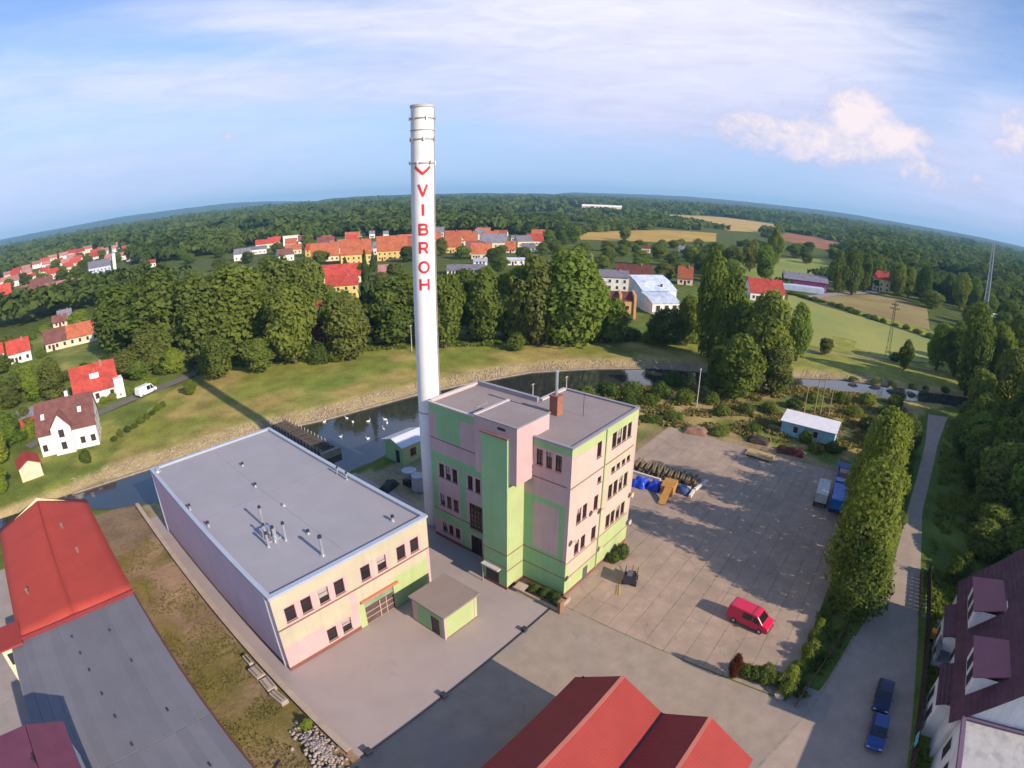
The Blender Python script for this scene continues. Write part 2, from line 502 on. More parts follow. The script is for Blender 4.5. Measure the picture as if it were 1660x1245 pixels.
def grow(start, step, end):
    out = [start]
    while abs(out[-1]) < abs(end):
        step *= 1.32; out.append(out[-1] + math.copysign(step, end - start))
    out[-1] = end
    return out
xs = grow(-72, 1.3, -9500)[::-1] + list(np.arange(-72 + 1.3, 158, 1.3)) + grow(158, 1.3, 9500)
ys = grow(-72, 1.3, -9500)[::-1] + list(np.arange(-72 + 1.3, 138, 1.3)) + grow(138, 1.3, 9500)
GX, GY = np.meshgrid(xs, ys)
GP = np.stack([GX.ravel(), GY.ravel()], 1)
ins = inside(GP, RIVER)
dF, dN = poly_dist(GP, FAR), poly_dist(GP, NEAR)
core = (GP[:, 0] > -72) & (GP[:, 0] < 158) & (GP[:, 1] > -73) & (GP[:, 1] < 138)
farside = dF < dN
wob = (vnoise(GP, 3.0, 3) - 0.5)
width = np.where(farside, 4.4, 2.2)
dd = np.where(farside, dF, dN)
Z = np.where(ins, -1.2 - np.minimum(dd, 4) * 0.35 - 0.15, -1.25 + 1.25 * np.clip((dd + wob * 1.0) / width, 0, 1))
Z = np.where(core, Z, 0.0)
mea = (GP[:, 1] > 55) | (GP[:, 0] > 75)
Z = Z + np.where(~ins & core & (dd > width) & mea, (vnoise(GP, 9, 5) - 0.5) * 0.35, 0)
# ---- ground colour zones: what grows or lies there
C = np.tile(np.array([0.070, 0.090, 0.026]), (len(GP), 1))
n8, n3, n25 = vnoise(GP, 8, 11), vnoise(GP, 3, 12), vnoise(GP, 25, 13)
def put(mask, col, w=None):
    k = np.ones(len(GP)) if w is None else np.clip(w, 0, 1)
    k = np.where(mask, k, 0)[:, None]
    C[:] = C * (1 - k) + np.array(col) * k
far_meadow = inside(GP, [(-60, 72), (3, 71), (47, 60), (75, 45), (92, 20), (104, 2), (112, -10), (128, -5), (118, 20), (100, 45), (78, 66), (50, 92), (30, 104), (5, 112), (-12, 101), (-30, 74)]) & ~ins
put(far_meadow, (0.135, 0.135, 0.036))
put(far_meadow, (0.105, 0.135, 0.034), (n25 - 0.35) * 2.2)
put(far_meadow, (0.225, 0.17, 0.075), (n8 - 0.52) * 3.2)
put(far_meadow & (GP[:, 0] < 12) & (GP[:, 0] > -25), (0.21, 0.155, 0.07), (n25 * 0.5 + n8 * 0.5 - 0.35) * 2.5)
put(far_meadow & (dF < 11), (0.24, 0.18, 0.095), 0.3 + n3 * 0.6 - (dF - 4) * 0.09)
put((dF < 4.6) & farside & ~ins & core, (0.235, 0.175, 0.115), 0.75 + n3 * 0.3)
put(ins, (0.05, 0.045, 0.03))
left_lawn = inside(GP, [(-72, 72), (-30, 73), (-12, 98), (0, 110), (-25, 103), (-40, 95), (-72, 100)])
put(left_lawn, (0.085, 0.104, 0.029))
put(left_lawn, (0.16, 0.155, 0.05), (n8 - 0.5) * 3)
gardens = inside(GP, [(-72, 100), (-25, 104), (0, 112), (20, 140), (0, 300), (-72, 300)])
put(gardens, (0.08, 0.10, 0.032)); put(gardens, (0.17, 0.16, 0.06), (n8 - 0.55) * 3)
right_meadow = inside(GP, [(104, 2), (113, -12), (120, -36), (126, -52), (160, -50), (240, -35), (250, 25), (160, 14), (126, 4)]) & ~ins
put(right_meadow, (0.155, 0.155, 0.045)); put(right_meadow, (0.10, 0.145, 0.04), (n25 - 0.4) * 2.5)
near_bank = inside(GP, [(14, 37), (45, 36), (60, 33), (72, 20), (92, -6), (100, -28), (106, -44), (96, -36), (76, -34), (56, -22), (52, -6), (46, 14), (30, 16), (16, 26)]) & ~ins
put(near_bank, (0.085, 0.105, 0.030)); put(near_bank, (0.20, 0.155, 0.075), (n8 - 0.45) * 3.4); put(near_bank, (0.23, 0.15, 0.095), (n3 - 0.62) * 4)
strip = inside(GP, [(-35.6, -12), (-27.6, -12), (-27.6, 57), (-35.6, 57)])
put(strip, (0.185, 0.118, 0.098)); put(strip, (0.105, 0.082, 0.035), (n3 * 0.55 + n8 * 0.6 - 0.56) * 4.5 * (GP[:, 1] < 46)); put(strip & (GP[:, 0] < -32.6), (0.125, 0.095, 0.035), (n3 - 0.2) * 1.5 * (GP[:, 1] < 46) * (GP[:, 1] > -2))
put(strip & (GP[:, 1] > 44), (0.135, 0.092, 0.080))
site = inside(GP, [(-27.6, -14), (0, -14), (52, -26), (54, -2), (46, 15), (22, 34), (0, 40), (-27.6, 56)])
put(site, (0.20, 0.165, 0.135)); put(site & (GP[:, 0] > 18), (0.185, 0.135, 0.095)); put(site & (GP[:, 0] > 18) & (GP[:, 1] > 12), (0.11, 0.11, 0.045), (n8 - 0.5) * 3)
verge = inside(GP, [(-15, -25), (10, -25), (70, -29), (94, -36), (94, -37), (40, -33), (12, -29.5), (-12, -25.5)])
put(verge, (0.060, 0.075, 0.024)); put(verge & (GP[:, 0] < 14), (0.07, 0.092, 0.025))
south = inside(GP, [(-20, -38.5), (10, -37.6), (24, -36.8), (44, -36.2), (76, -39.4), (94, -42), (106, -46), (110, -80), (-20, -80)])
put(south, (0.062, 0.085, 0.024)); put(south, (0.095, 0.125, 0.032), (n8 - 0.45) * 3)
# farmland beyond
far_g = ~core & (np.hypot(GP[:, 0] + 39, GP[:, 1] + 25) > 260)
put(far_g, (0.055, 0.068, 0.022))
C = np.clip(C * np.array([1.65, 1.68, 1.2]), 0, 0.6)
nx, ny = len(xs), len(ys)
idx = np.arange(nx * ny).reshape(ny, nx)
F4 = np.stack([idx[:-1, :-1], idx[:-1, 1:], idx[1:, 1:], idx[1:, :-1]], -1).reshape(-1, 4)
gme = raw_mesh('ground', np.column_stack([GP, Z]), F4)
at = gme.color_attributes.new('zone', 'FLOAT_COLOR', 'POINT')
at.data.foreach_set('color', np.column_stack([C, np.ones(len(C))]).astype(np.float32).ravel())
gme.polygons.foreach_set('use_smooth', [True] * len(gme.polygons))
gm = bpy.data.materials.new('ground_cover'); gm.use_nodes = True
t = gm.node_tree; b = t.nodes['Principled BSDF']; b.inputs['Roughness'].default_value = 0.95; b.inputs['Specular IOR Level'].default_value = 0.1
a = t.nodes.new('ShaderNodeAttribute'); a.attribute_name = 'zone'
g = t.nodes.new('ShaderNodeNewGeometry')
n1 = t.nodes.new('ShaderNodeTexNoise'); n1.inputs['Scale'].default_value = 1.7; n1.inputs['Detail'].default_value = 8; n1.inputs['Roughness'].default_value = 0.7
n2 = t.nodes.new('ShaderNodeTexNoise'); n2.inputs['Scale'].default_value = 0.22; n2.inputs['Detail'].default_value = 5
for n in (n1, n2):
    t.links.new(g.outputs['Position'], n.inputs['Vector'])
mm = t.nodes.new('ShaderNodeMath'); mm.operation = 'ADD'
t.links.new(n1.outputs['Fac'], mm.inputs[0]); t.links.new(n2.outputs['Fac'], mm.inputs[1])
r = t.nodes.new('ShaderNodeMapRange'); r.inputs['From Min'].default_value = 0.65; r.inputs['From Max'].default_value = 1.35; r.inputs['To Min'].default_value = 0.55; r.inputs['To Max'].default_value = 1.45
t.links.new(mm.outputs[0], r.inputs['Value'])
vs = t.nodes.new('ShaderNodeVectorMath'); vs.operation = 'SCALE'
t.links.new(a.outputs['Color'], vs.inputs[0]); t.links.new(r.outputs[0], vs.inputs['Scale']); t.links.new(vs.outputs[0], b.inputs['Base Color'])
bp = t.nodes.new('ShaderNodeBump'); bp.inputs['Strength'].default_value = 0.6; bp.inputs['Distance'].default_value = 0.25
t.links.new(n1.outputs['Fac'], bp.inputs['Height']); t.links.new(bp.outputs[0], b.inputs['Normal'])
structure(obj('ground', gme, gm))

# ---- water
wm = bpy.data.materials.new('river_water'); wm.use_nodes = True
t = wm.node_tree; b = t.nodes['Principled BSDF']
b.inputs['Base Color'].default_value = (0.036, 0.038, 0.036, 1); b.inputs['Roughness'].default_value = 0.05; b.inputs['IOR'].default_value = 1.6; b.inputs['Specular IOR Level'].default_value = 0.8
g = t.nodes.new('ShaderNodeNewGeometry'); n1 = t.nodes.new('ShaderNodeTexNoise'); n1.inputs['Scale'].default_value = 0.9; n1.inputs['Detail'].default_value = 5
t.links.new(g.outputs['Position'], n1.inputs['Vector'])
bp = t.nodes.new('ShaderNodeBump'); bp.inputs['Strength'].default_value = 0.10; bp.inputs['Distance'].default_value = 0.12
t.links.new(n1.outputs['Fac'], bp.inputs['Height']); t.links.new(bp.outputs[0], b.inputs['Normal'])
structure(MB().quad((-74, -76, -1.2), (140, -76, -1.2), (140, 76, -1.2), (-74, 76, -1.2)).build('river', wm))

def ribbon(L, R, z):
    m = MB(); n = min(len(L), len(R))
    for i in range(n - 1):
        m.quad((*L[i], z), (*R[i], z), (*R[i + 1], z), (*L[i + 1], z))
    for k, q in enumerate(m.f):
        p = [Vector(m.v[i]) for i in q]
        if (p[1] - p[0]).cross(p[2] - p[0]).z < 0:
            m.f[k] = q[::-1]
    return m
def offset(line, d):
    out = []
    for i, p in enumerate(line):
        a = Vector(line[max(i - 1, 0)]); b_ = Vector(line[min(i + 1, len(line) - 1)])
        t_ = (b_ - a).normalized(); out.append((p[0] - t_.y * d, p[1] + t_.x * d))
    return out
def dense(line, step=3.0):
    out = []
    for a, b_ in zip(line[:-1], line[1:]):
        n = max(1, int(math.hypot(b_[0] - a[0], b_[1] - a[1]) / step))
        out += [(a[0] + (b_[0] - a[0]) * k / n, a[1] + (b_[1] - a[1]) * k / n) for k in range(n)]
    return out + [line[-1]]
stone = material('embankment_stone', (0.30, 0.24, 0.175), 0.9, 0.3, 1.2, 0.4, 5)
kerb = MB()
fl = dense(FAR[1:15], 2.5)
for a, b_ in zip(fl[:-1], fl[1:]):
    d = Vector((b_[0] - a[0], b_[1] - a[1], 0)); L = d.length; d.normalize(); nrm = Vector((-d.y, d.x, 0))
    kerb.obox(((a[0] + b_[0]) / 2, (a[1] + b_[1]) / 2, -1.15), d * (L / 2 + 0.05), nrm * 0.28, (0, 0, 0.2))
structure(kerb.build('embankment_kerb', stone))
# loose stones of the paved slope
def stones(name, n, sampler, size, mat_, zf):
    V, F = [], []
    base = np.array([(-1, -1, -1), (1, -1, -1), (1, 1, -1), (-1, 1, -1), (-.7, -.7, 1), (.7, -.7, 1), (.7, .7, 1), (-.7, .7, 1)], float)
    q = np.array([(4, 5, 6, 7), (0, 1, 5, 4), (1, 2, 6, 5), (2, 3, 7, 6), (3, 0, 4, 7)])
    P = sampler(n)
    for k, (x, y) in enumerate(P):
        s = size * rng.uniform(0.5, 1.3); a = rng.uniform(0, 6.28); ca, sa = math.cos(a), math.sin(a)
        b8 = base * (s, s * rng.uniform(.6, 1), s * 0.5) + rng.normal(0, s * 0.12, (8, 3))
        V.append(np.column_stack([b8[:, 0] * ca - b8[:, 1] * sa + x, b8[:, 0] * sa + b8[:, 1] * ca + y, b8[:, 2] + zf(x, y)])); F.append(q + 8 * k)
    return obj(name, raw_mesh(name, np.vstack(V), np.vstack(F)), mat_)
flp = np.array(dense(FAR[1:15], 1.0))
def slope_pts(n):
    i = rng.integers(0, len(flp) - 1, n); d = flp[i + 1] - flp[i]; d /= np.hypot(*d.T)[:, None]
    s = rng.uniform(0.3, 4.0, n)
    global _sl; _sl = {}
    P = flp[i] + d * rng.uniform(0, 1, n)[:, None] + np.column_stack([-d[:, 1], d[:, 0]]) * s[:, None]
    for p, q in zip(P, s):
        _sl[(p[0], p[1])] = q
    return P
tag(stones('embankment_stones', 4400, slope_pts, 0.17, material('revetment', (0.34, 0.265, 0.19), 0.95, 0.35, 0.9), lambda x, y: -1.25 + 1.25 * min(_sl[(x, y)] / 4.4, 1) + 0.02),
    'pale stones covering the slope of the far river bank', 'stones', kind='stuff')

# ---- fields beyond the river and far away
def field(name, pts, col, label, z=0.06, col2=None, sc_=0.05, rows=None):
    m = material(name + '_cover_%d' % len(MATS), col, 0.95, 0.22, 0.02, stain=0.6, stain_col=col2 or tuple(c * 0.75 for c in col), stain_scale=sc_)
    mb = MB(); mb.quad(*[(x, y, z) for x, y in pts])
    p = [Vector((x, y)) for x, y in pts]
    if sum(p[i].x * p[(i + 1) % len(p)].y - p[(i + 1) % len(p)].x * p[i].y for i in range(len(p))) < 0:
        mb.f[0] = mb.f[0][::-1]
    return structure(mb.build(name, m), label)
FIELDS = {
    'Y1': [(450, 285), (497, 300), (645, 278), (690, 222), (531, 168), (441, 196), (392, 250)],
    'Y2': [(1080, 500), (1378, 590), (1590, 495), (1423, 297), (921, 186), (795, 236), (920, 330)],
    'RED': [(960, 204), (985, 157), (860, 70), (751, 60), (640, 66), (709, 136)],
    'G1': [(259, 68), (300, 92), (325, 90), (425, 77), (525, 38), (500, 14), (393, 22), (286, 40)],
    'G2': [(430, -45), (520, -40), (640, -65), (560, -110), (470, -85)],
    'MEADOW': [(128, 2), (160, 14), (232, 28), (236, 24), (212, -11), (195, -42), (150, -42), (139, -24), (131, -8)],
    'BROWN': [(243, 22), (250, 16), (306, -18), (282, -42), (212, -41), (224, -10)],
    'FARY': [(1180, 640), (1340, 900), (1480, 860), (1400, 640)],
}
field('field', FIELDS['Y1'], (0.46, 0.29, 0.06), 'golden grain field with a lone tree in front of it', col2=(0.38, 0.26, 0.06))
field('field', FIELDS['Y2'], (0.50, 0.34, 0.10), 'long golden stubble field below the far right forest', col2=(0.40, 0.28, 0.09))
field('field', FIELDS['RED'], (0.32, 0.13, 0.06), 'reddish brown ploughed field on the right', col2=(0.17, 0.06, 0.03))
field('field', FIELDS['G1'], (0.22, 0.26, 0.05), 'bright green meadow behind the violet barn', col2=(0.27, 0.26, 0.07))
field('field', FIELDS['G2'], (0.21, 0.26, 0.05), 'light green clearing behind the lattice mast', col2=(0.17, 0.18, 0.04))
field('field', FIELDS['MEADOW'], (0.29, 0.285, 0.072), 'mown meadow around the wooden pylon', col2=(0.20, 0.26, 0.065), sc_=0.03)
field('field', FIELDS['BROWN'], (0.30, 0.235, 0.085), 'dry brownish pasture in front of the yellow villa', col2=(0.22, 0.12, 0.06), sc_=0.03)
field('field', FIELDS['FARY'], (0.40, 0.30, 0.12), 'pale distant field under the skyline')
hedge_c = material('ditch_grass', (0.055, 0.085, 0.025), 0.95, 0.3, 0.4, 0.5, 2)
structure(ribbon([(240, 27), (225, 10), (213, -10), (194, -41)], [(235, 26), (220, 10), (209, -10), (189, -41)], 0.10).build('ditch', hedge_c), 'dark green ditch crossing the meadow')
gravel = material('gravel_track', (0.33, 0.25, 0.155), 0.95, 0.2, 0.7, 0.3, 6)
structure(ribbon(offset(dense([(122, 6), (131, -6), (136, -18), (138, -40)], 4), -1.0), offset(dense([(122, 6), (131, -6), (136, -18), (138, -40)], 4), 1.0), 0.12).build('track', gravel), 'pale track between the river meadow and the field')
rl = dense([(-42, 97), (-23, 104.5), (-13.5, 107.8), (-0.8, 111.1), (7.5, 115.5), (9, 124), (14, 150)], 2.5)
structure(ribbon(offset(rl, -1.7), offset(rl, 1.7), 0.20).build('lane', material('lane_asphalt', (0.17, 0.145, 0.135), 0.9, 0.15, 0.8)), 'narrow asphalt lane past the white van')
rl = dense([(231, 19), (262, 10), (306, -10), (360, -24)], 6)
structure(ribbon(offset(rl, -3), offset(rl, 3), 0.22).build('road', material('far_road', (0.28, 0.25, 0.24), 0.9)), 'grey road in front of the violet barn')

# ---- the works yard, aprons and the lane on the right
conc = material('smooth_concrete', (0.355, 0.290, 0.270), 0.75, 0.09, 0.35, 0.08, 9, stain=0.6, stain_col=(0.40, 0.315, 0.285), stain_scale=0.09, spots=0.16)
structure(MB().box(-27.45, -2.35, 0.15, 12.15, -0.2, 0.012).box(-27.45, -26.0, 12.15, 50, -0.2, 0.010).box(-7.3, 3.0, 9.6, 40, -0.2, 0.008).box(-7.3, -0.2, 12.15, 44, -0.2, 0.006).box(-2.35, 0.0, 5.3, 9.6, -0.2, 0.009).build('concrete_forecourt', conc), 'smooth pale concrete forecourt of the hall')
apr = material('worn_concrete', (0.335, 0.262, 0.20), 0.85, 0.16, 0.6, 0.15, 6, stain=0.85, stain_col=(0.285, 0.24, 0.21), stain_scale=0.11, spots=0.35)
structure(MB().box(-45, -1.2, -30, -0.02, -0.2, 0.006).build('apron', apr), 'worn brownish concrete apron in front of the red roofed hall')
joint = material('joint_dirt', (0.11, 0.09, 0.06), 0.95, 0.3, 1.0)
structure(MB().box(-1.06, 49.96, -25.12, -0.04, -0.2, 0.004).box(13.4, 46.96, -0.04, 10.85, -0.2, 0.004).build('yard', joint), 'wide yard of weathered concrete slabs')
yard = bpy.data.objects['yard']
slab_m = material('slab_concrete', (0.375, 0.275, 0.205), 0.85, 0.16, 0.7, 0.12, 7, rnd=0.035, stain=0.75, stain_col=(0.285, 0.22, 0.165), stain_scale=0.22, spots=0.45, crack=0.22)
slab_me = MB().box(0.005, 2.995, 0.017, 2.098, -0.02, 0.0)
slab_me = slab_me.mesh('slab'); slab_me.materials.append(slab_m)
for i in range(17):
    for j in range(17):
        x, y = -1.05 + i * 3.0, -25.1 + j * 2.115 + (0.0 if i % 2 else 0.0)
        if y > -1.7 and x < 13.5 or y > -0.5 and x > 47:
            continue
        s_ = child('slab', slab_me, None, yard, (x, y, 0.028 + rng.uniform(-0.006, 0.006)), (rng.uniform(-.001, .001), rng.uniform(-.001, .001), 0))
tarL = dense([(97, -38.2), (94.6, -37.2), (73.8, -36.3), (42.6, -33.5), (23.3, -32.2), (13.6, -30.4), (4.6, -28.7), (-9.1, -25.6), (-22, -24)], 3)
def width_line(L):
    out = []
    for x, y in L:
        out.append((x, np.interp(x, [-30, -3.8, 9.3, 22.7, 44.1, 75.6, 93.4, 112], [-39.2, -38.3, -37.3, -36.5, -36.0, -39.1, -41.9, -47])))
    return out
structure(ribbon(tarL, width_line(tarL), 0.010).build('side_street', material('street_asphalt', (0.37, 0.285, 0.225), 0.9, 0.15, 0.6, 0.15, 8, stain=0.5, stain_col=(0.32, 0.25, 0.19), stain_scale=0.2, spots=0.3)), 'narrow street between the yard trees and the house')
structure(ribbon([(-12, -24.9), (0, -27.9), (11, -29.6)], [(-12, -25.1), (0, -28.2), (11, -29.9)], 0.02).build('verge_edge', stone))
structure(MB().box(-2.2, 1.5, -29.5, -25.4, -0.1, 0.016).build('gateway_strip', material('gateway', (0.30, 0.25, 0.215), 0.9, 0.15, 0.8)), 'dark concrete strip at the yard gate')
structure(ribbon([(20.6, -37.2), (20.2, -41.5)], [(19.8, -37.2), (19.4, -41.5)], 0.03).build('garden_path', gravel), 'pale garden path beside the dormer house')
structure(ribbon([(18.6, -37.2), (18.2, -41.5)], [(17.9, -37.2), (17.5, -41.5)], 0.03).build('garden_path', gravel), 'second pale garden path beside the dormer house')

structure(MB().box(-75, -50.32, -40, 28.4, -0.2, 0.02).box(-75, -49.1, 28.4, 52, -0.2, 0.018).build('side_yard', material('side_yard_concrete', (0.33, 0.28, 0.255), 0.85, 0.15, 0.5, 0.1, 6, spots=0.4)), 'grey paving left of the grey roofed hall')
# ---- distant wooded hills
hill_m = material('wooded_hill', (0.030, 0.045, 0.018), 0.95, 0.35, 0.012, stain=0.6, stain_col=(0.045, 0.06, 0.022), stain_scale=0.004)
def hill(az0, az1, r0, r1, h0, label, seed, taper=4.0, n=90, k=14):
    az = np.linspace(az0, az1, n); V = []
    prof = np.linspace(0, 1, k)
    for a in az:
        e = min(1, min(a - az0, az1 - a) / taper); e = e * e * (3 - 2 * e)
        t_ = RAD(a + 39)
        for q in prof:
            rr = r0 + (r1 - r0) * q
            z = h0 * e * math.sin(min(1, q * 1.15) * math.pi / 2) if q < 0.9 else h0 * e * (1 - (q - 0.9) * 3)
            V.append((CAM.x + rr * math.cos(t_), CAM.y + rr * math.sin(t_), z))
    V = np.array(V)
    V[:, 2] *= 0.82 + 0.36 * vnoise(V[:, :2], 900, seed)
    V[:, 2] += vnoise(V[:, :2], 60, seed + 1) * 7 + vnoise(V[:, :2], 22, seed + 2) * 5 - 4
    I = np.arange(n * k).reshape(n, k)
    F = np.stack([I[:-1, :-1], I[:-1, 1:], I[1:, 1:], I[1:, :-1]], -1).reshape(-1, 4)[:, ::-1]
    o = obj('hills', raw_mesh('hills', V, F), hill_m)
    return structure(o, label)
HILLS = [(14, 80, 6300, 9000, 104, 'blue wooded hills on the left skyline', 21, 16.0), (-75, 22, 2900, 5200, 40, 'dark forest ridge along the skyline', 22), (-80, -2, 5000, 8200, 82, 'far wooded ridge behind the forest on the right', 23)]
for h in HILLS:
    hill(*h)
for a in ((80, 280, 3500, 7000, 60, 'wooded hills behind the viewpoint', 24),):
    hill(*a)
# ------------------------------------------------------------------ trees
foliage('leaf_mid', (0.116, 0.161, 0.033), (0.202, 0.232, 0.048), 0.38)
foliage('leaf_dark', (0.075, 0.116, 0.030), (0.143, 0.179, 0.041), 0.38)
foliage('leaf_light', (0.194, 0.261, 0.038), (0.276, 0.314, 0.056), 0.38)
foliage('leaf_willow', (0.108, 0.148, 0.036), (0.185, 0.215, 0.050), 0.38)
foliage('leaf_spruce', (0.045, 0.078, 0.030), (0.083, 0.116, 0.041), 0.2)
foliage('leaf_forest', (0.044, 0.076, 0.023), (0.127, 0.163, 0.039), 0.3)
foliage('leaf_olive', (0.115, 0.140, 0.038), (0.185, 0.200, 0.052), 0.38)
foliage('leaf_fresh', (0.121, 0.190, 0.034), (0.190, 0.247, 0.048), 0.38)
foliage('leaf_red', (0.075, 0.022, 0.016), (0.11, 0.045, 0.02))
bark = material('bark', (0.105, 0.080, 0.058), 0.95, 0.3, 2.0, 0.4, 10)

def leaf_quads(P, N, size, r):
    """small bent leaf clumps: P centres, N outward directions"""
    n = len(P)
    d = N + r.normal(0, 0.45, (n, 3)); d /= np.linalg.norm(d, axis=1)[:, None]
    a = np.cross(d, r.normal(0, 1, (n, 3))); a /= np.linalg.norm(a, axis=1)[:, None] + 1e-9
    b_ = np.cross(d, a)
    s = size * r.uniform(0.55, 1.35, n)[:, None]; w = s * r.uniform(0.5, 0.9, n)[:, None]
    v = np.stack([P - a * s - b_ * w * .5, P - b_ * w + a * s * .2, P + a * s + b_ * w * .4, P + b_ * w - a * s * .1], 1)
    return v.reshape(-1, 3), np.arange(4 * n).reshape(n, 4)
def crown_mesh(name, kind, seed, n, R=5.0, H=14.0, leaf=0.42):
    r = np.random.default_rng(seed)
    lobes = []
    if kind == 'spruce':
        z = 1 - np.sqrt(r.random(n)); z = z * 0.93 + 0.06
        ang = r.uniform(0, 2 * math.pi, n); tier = 0.72 + 0.28 * np.cos(z * 60 + 2 * np.sin(3 * ang))
        rad = R * (1 - z) ** 0.85 * tier * r.uniform(0.55, 1.0, n)
        P = np.column_stack([rad * np.cos(ang), rad * np.sin(ang), z * H])
        N = np.column_stack([np.cos(ang), np.sin(ang), np.full(n, 0.7)])
        v, f = leaf_quads(P, N, leaf, r)
        return raw_mesh(name, v, f)
    if kind == 'broad':
        zc, rz, nl, lr = 0.52, 0.44, 30, (0.28, 0.46)
    elif kind == 'willow':
        zc, rz, nl, lr = 0.50, 0.47, 44, (0.22, 0.36)
    elif kind == 'tall':
        zc, rz, nl, lr = 0.51, 0.47, 26, (0.34, 0.55)
    elif kind == 'airy':
        zc, rz, nl, lr = 0.50, 0.50, 40, (0.17, 0.33)
    else:
        zc, rz, nl, lr = 0.50, 0.40, 14, (0.34, 0.52)
    for k in range(nl):
        u = r.normal(0, 1, 3); u /= np.linalg.norm(u); q = r.uniform(0.30, 0.80)
        l = r.uniform(*lr); sq = max(0.35, 1 - abs(u[2]) * (0.35 if kind not in ('tall', 'airy') else 0.72))
        c = np.array([u[0] * R * q * sq, u[1] * R * q * sq, H * zc + u[2] * H * rz * q * 1.05])
        lobes.append((c, R * l * (0.9 if kind != 'tall' else 0.8)))
    lobes.append((np.array([0, 0, H * zc]), R * 0.62)); lobes.append((np.array([0, 0, H * 0.28]), R * 0.60)); lobes.append((np.array([0, 0, H * 0.74]), R * 0.5))
    wt_ = np.array([l * l for _, l in lobes]); wt_ /= wt_.sum()
    pick = r.choice(len(lobes), int(n * 1.7), p=wt_)
    d = r.normal(0, 1, (len(pick), 3)); d /= np.linalg.norm(d, axis=1)[:, None]
    cen = np.array([c for c, _ in lobes])[pick]; rad = np.array([l for _, l in lobes])[pick]
    str_z = 1.0 if kind == 'broad' else (1.45 if kind == 'willow' else 1.35)
    P = cen + d * (rad * (0.70 + 0.48 * r.random(len(pick)) ** 1.3 if kind != 'airy' else r.uniform(0.62, 1.30, len(pick))))[:, None] * np.array([1, 1, str_z * 0.95])
    keep = np.ones(len(P), bool)
    for c, l in lobes:
        keep &= np.linalg.norm((P - c) / np.array([1, 1, str_z * 0.95]), axis=1) > l * 0.72
    keep &= P[:, 2] > H * (0.04 if kind != 'bush' else 0.0)
    P, d = P[keep][:n], d[keep][:n]
    d = d + np.array([0, 0, 0.25])
    v, f = leaf_quads(P, d, leaf, r)
    v[:, 2] = np.maximum(v[:, 2], 0.05)
    v[:, 2] *= H / max(v[:, 2].max(), 1e-3)
    return raw_mesh(name, v, f)
def trunk_mesh(seed, H=14.0, r0=0.34, low=0.62):
    r = random.Random(seed); m = MB()
    m.tube([(0, 0, -0.15), (r.uniform(-.1, .1), r.uniform(-.1, .1), H * .2), (r.uniform(-.25, .25), r.uniform(-.25, .25), H * .42), (r.uniform(-.4, .4), r.uniform(-.4, .4), H * low)], [r0 * 1.25, r0 * .9, r0 * .65, r0 * .25], 8)
    for k in range(5):
        a = k * 1.26 + r.uniform(-.3, .3); z = H * r.uniform(.2, .45); l = r.uniform(2.0, 3.4)
        m.tube([(0, 0, z), (math.cos(a) * l * .5, math.sin(a) * l * .5, z + l * .45), (math.cos(a) * l, math.sin(a) * l, z + l * 1.1)], [r0 * .5, r0 * .32, r0 * .1], 5)
    return m.mesh('trunk')
PROTO = {
    'b': [crown_mesh('crown', 'broad', 31 + i, 6500, leaf=0.36) for i in range(4)],
    'w': [crown_mesh('crown', 'willow', 51 + i, 9000, leaf=0.34) for i in range(3)],
    'p': [crown_mesh('crown', 'tall', 61 + i, 6500, leaf=0.36) for i in range(3)],
    's': [crown_mesh('crown', 'spruce', 71 + i, 4200, leaf=0.5) for i in range(2)],
    'u': [crown_mesh('crown', 'bush', 81 + i, 2600, R=3.0, H=4.0, leaf=0.24) for i in range(3)],
    'n': [crown_mesh('crown', 'airy', 91 + i, 9500, leaf=0.25) for i in range(3)],     # finer, for the near row
}
MATCOPY = {}
def crown_with(kind, i, mat_):
    k = (kind, i % len(PROTO[kind]), mat_)
    if k not in MATCOPY:
        me = PROTO[kind][k[1]]
        me2 = me.copy() if any(q[:2] == k[:2] for q in MATCOPY) else me
        me2.materials.clear(); me2.materials.append(MATS[mat_]); MATCOPY[k] = me2
    return MATCOPY[k]
TRUNKS = [trunk_mesh(5 + i) for i in range(3)]
for tm in TRUNKS:
    tm.materials.append(bark)
KIND_NAME = {'b': 'broadleaf_tree', 'w': 'willow_tree', 'p': 'poplar_tree', 's': 'spruce_tree', 'u': 'bush', 'l': 'broadleaf_tree', 'm': 'walnut_tree', 'n': 'broadleaf_tree'}
KIND_CAT = {'u': 'bush'}
tcount = 0
def tree(x, y, h, r, kind, label, group=None, mat_=None, z=0.0, name=None):
    global tcount
    tcount += 1
    rz = (tcount * 2.399) % 6.283
    o = thing(name or KIND_NAME[kind], label, KIND_CAT.get(kind, 'tree'), (x, y, z), rz, group)
    pk = {'l': 'b', 'm': 'n'}.get(kind, kind)
    mt = mat_ or {'b': ('leaf_mid', 'leaf_dark', 'leaf_olive', 'leaf_mid', 'leaf_fresh')[(tcount * 7 // 3) % 5], 'w': ('leaf_willow', 'leaf_mid', 'leaf_willow', 'leaf_fresh')[tcount % 4], 'p': ('leaf_dark', 'leaf_mid')[tcount % 2], 's': 'leaf_spruce', 'u': ('leaf_mid', 'leaf_dark')[tcount % 2], 'l': 'leaf_light', 'm': 'leaf_dark', 'n': ('leaf_mid', 'leaf_mid', 'leaf_dark')[tcount % 3]}[kind]
    if pk == 'u':
        child('crown', crown_with('u', tcount, mt), None, o, scale=(r / 3.0, r / 3.0, h / 4.0))
        child('stem', TRUNKS[tcount % 3], None, o, scale=(0.35, 0.35, h / 14.0 * 0.8))
    else:
        child('crown', crown_with(pk, tcount, mt), None, o, scale=(r / 4.6, r / 4.6, h / 14.0))
        child('trunk', TRUNKS[tcount % 3], None, o, scale=(min(1.6, h / 14.0), min(1.6, h / 14.0), h / 14.0))
    return o
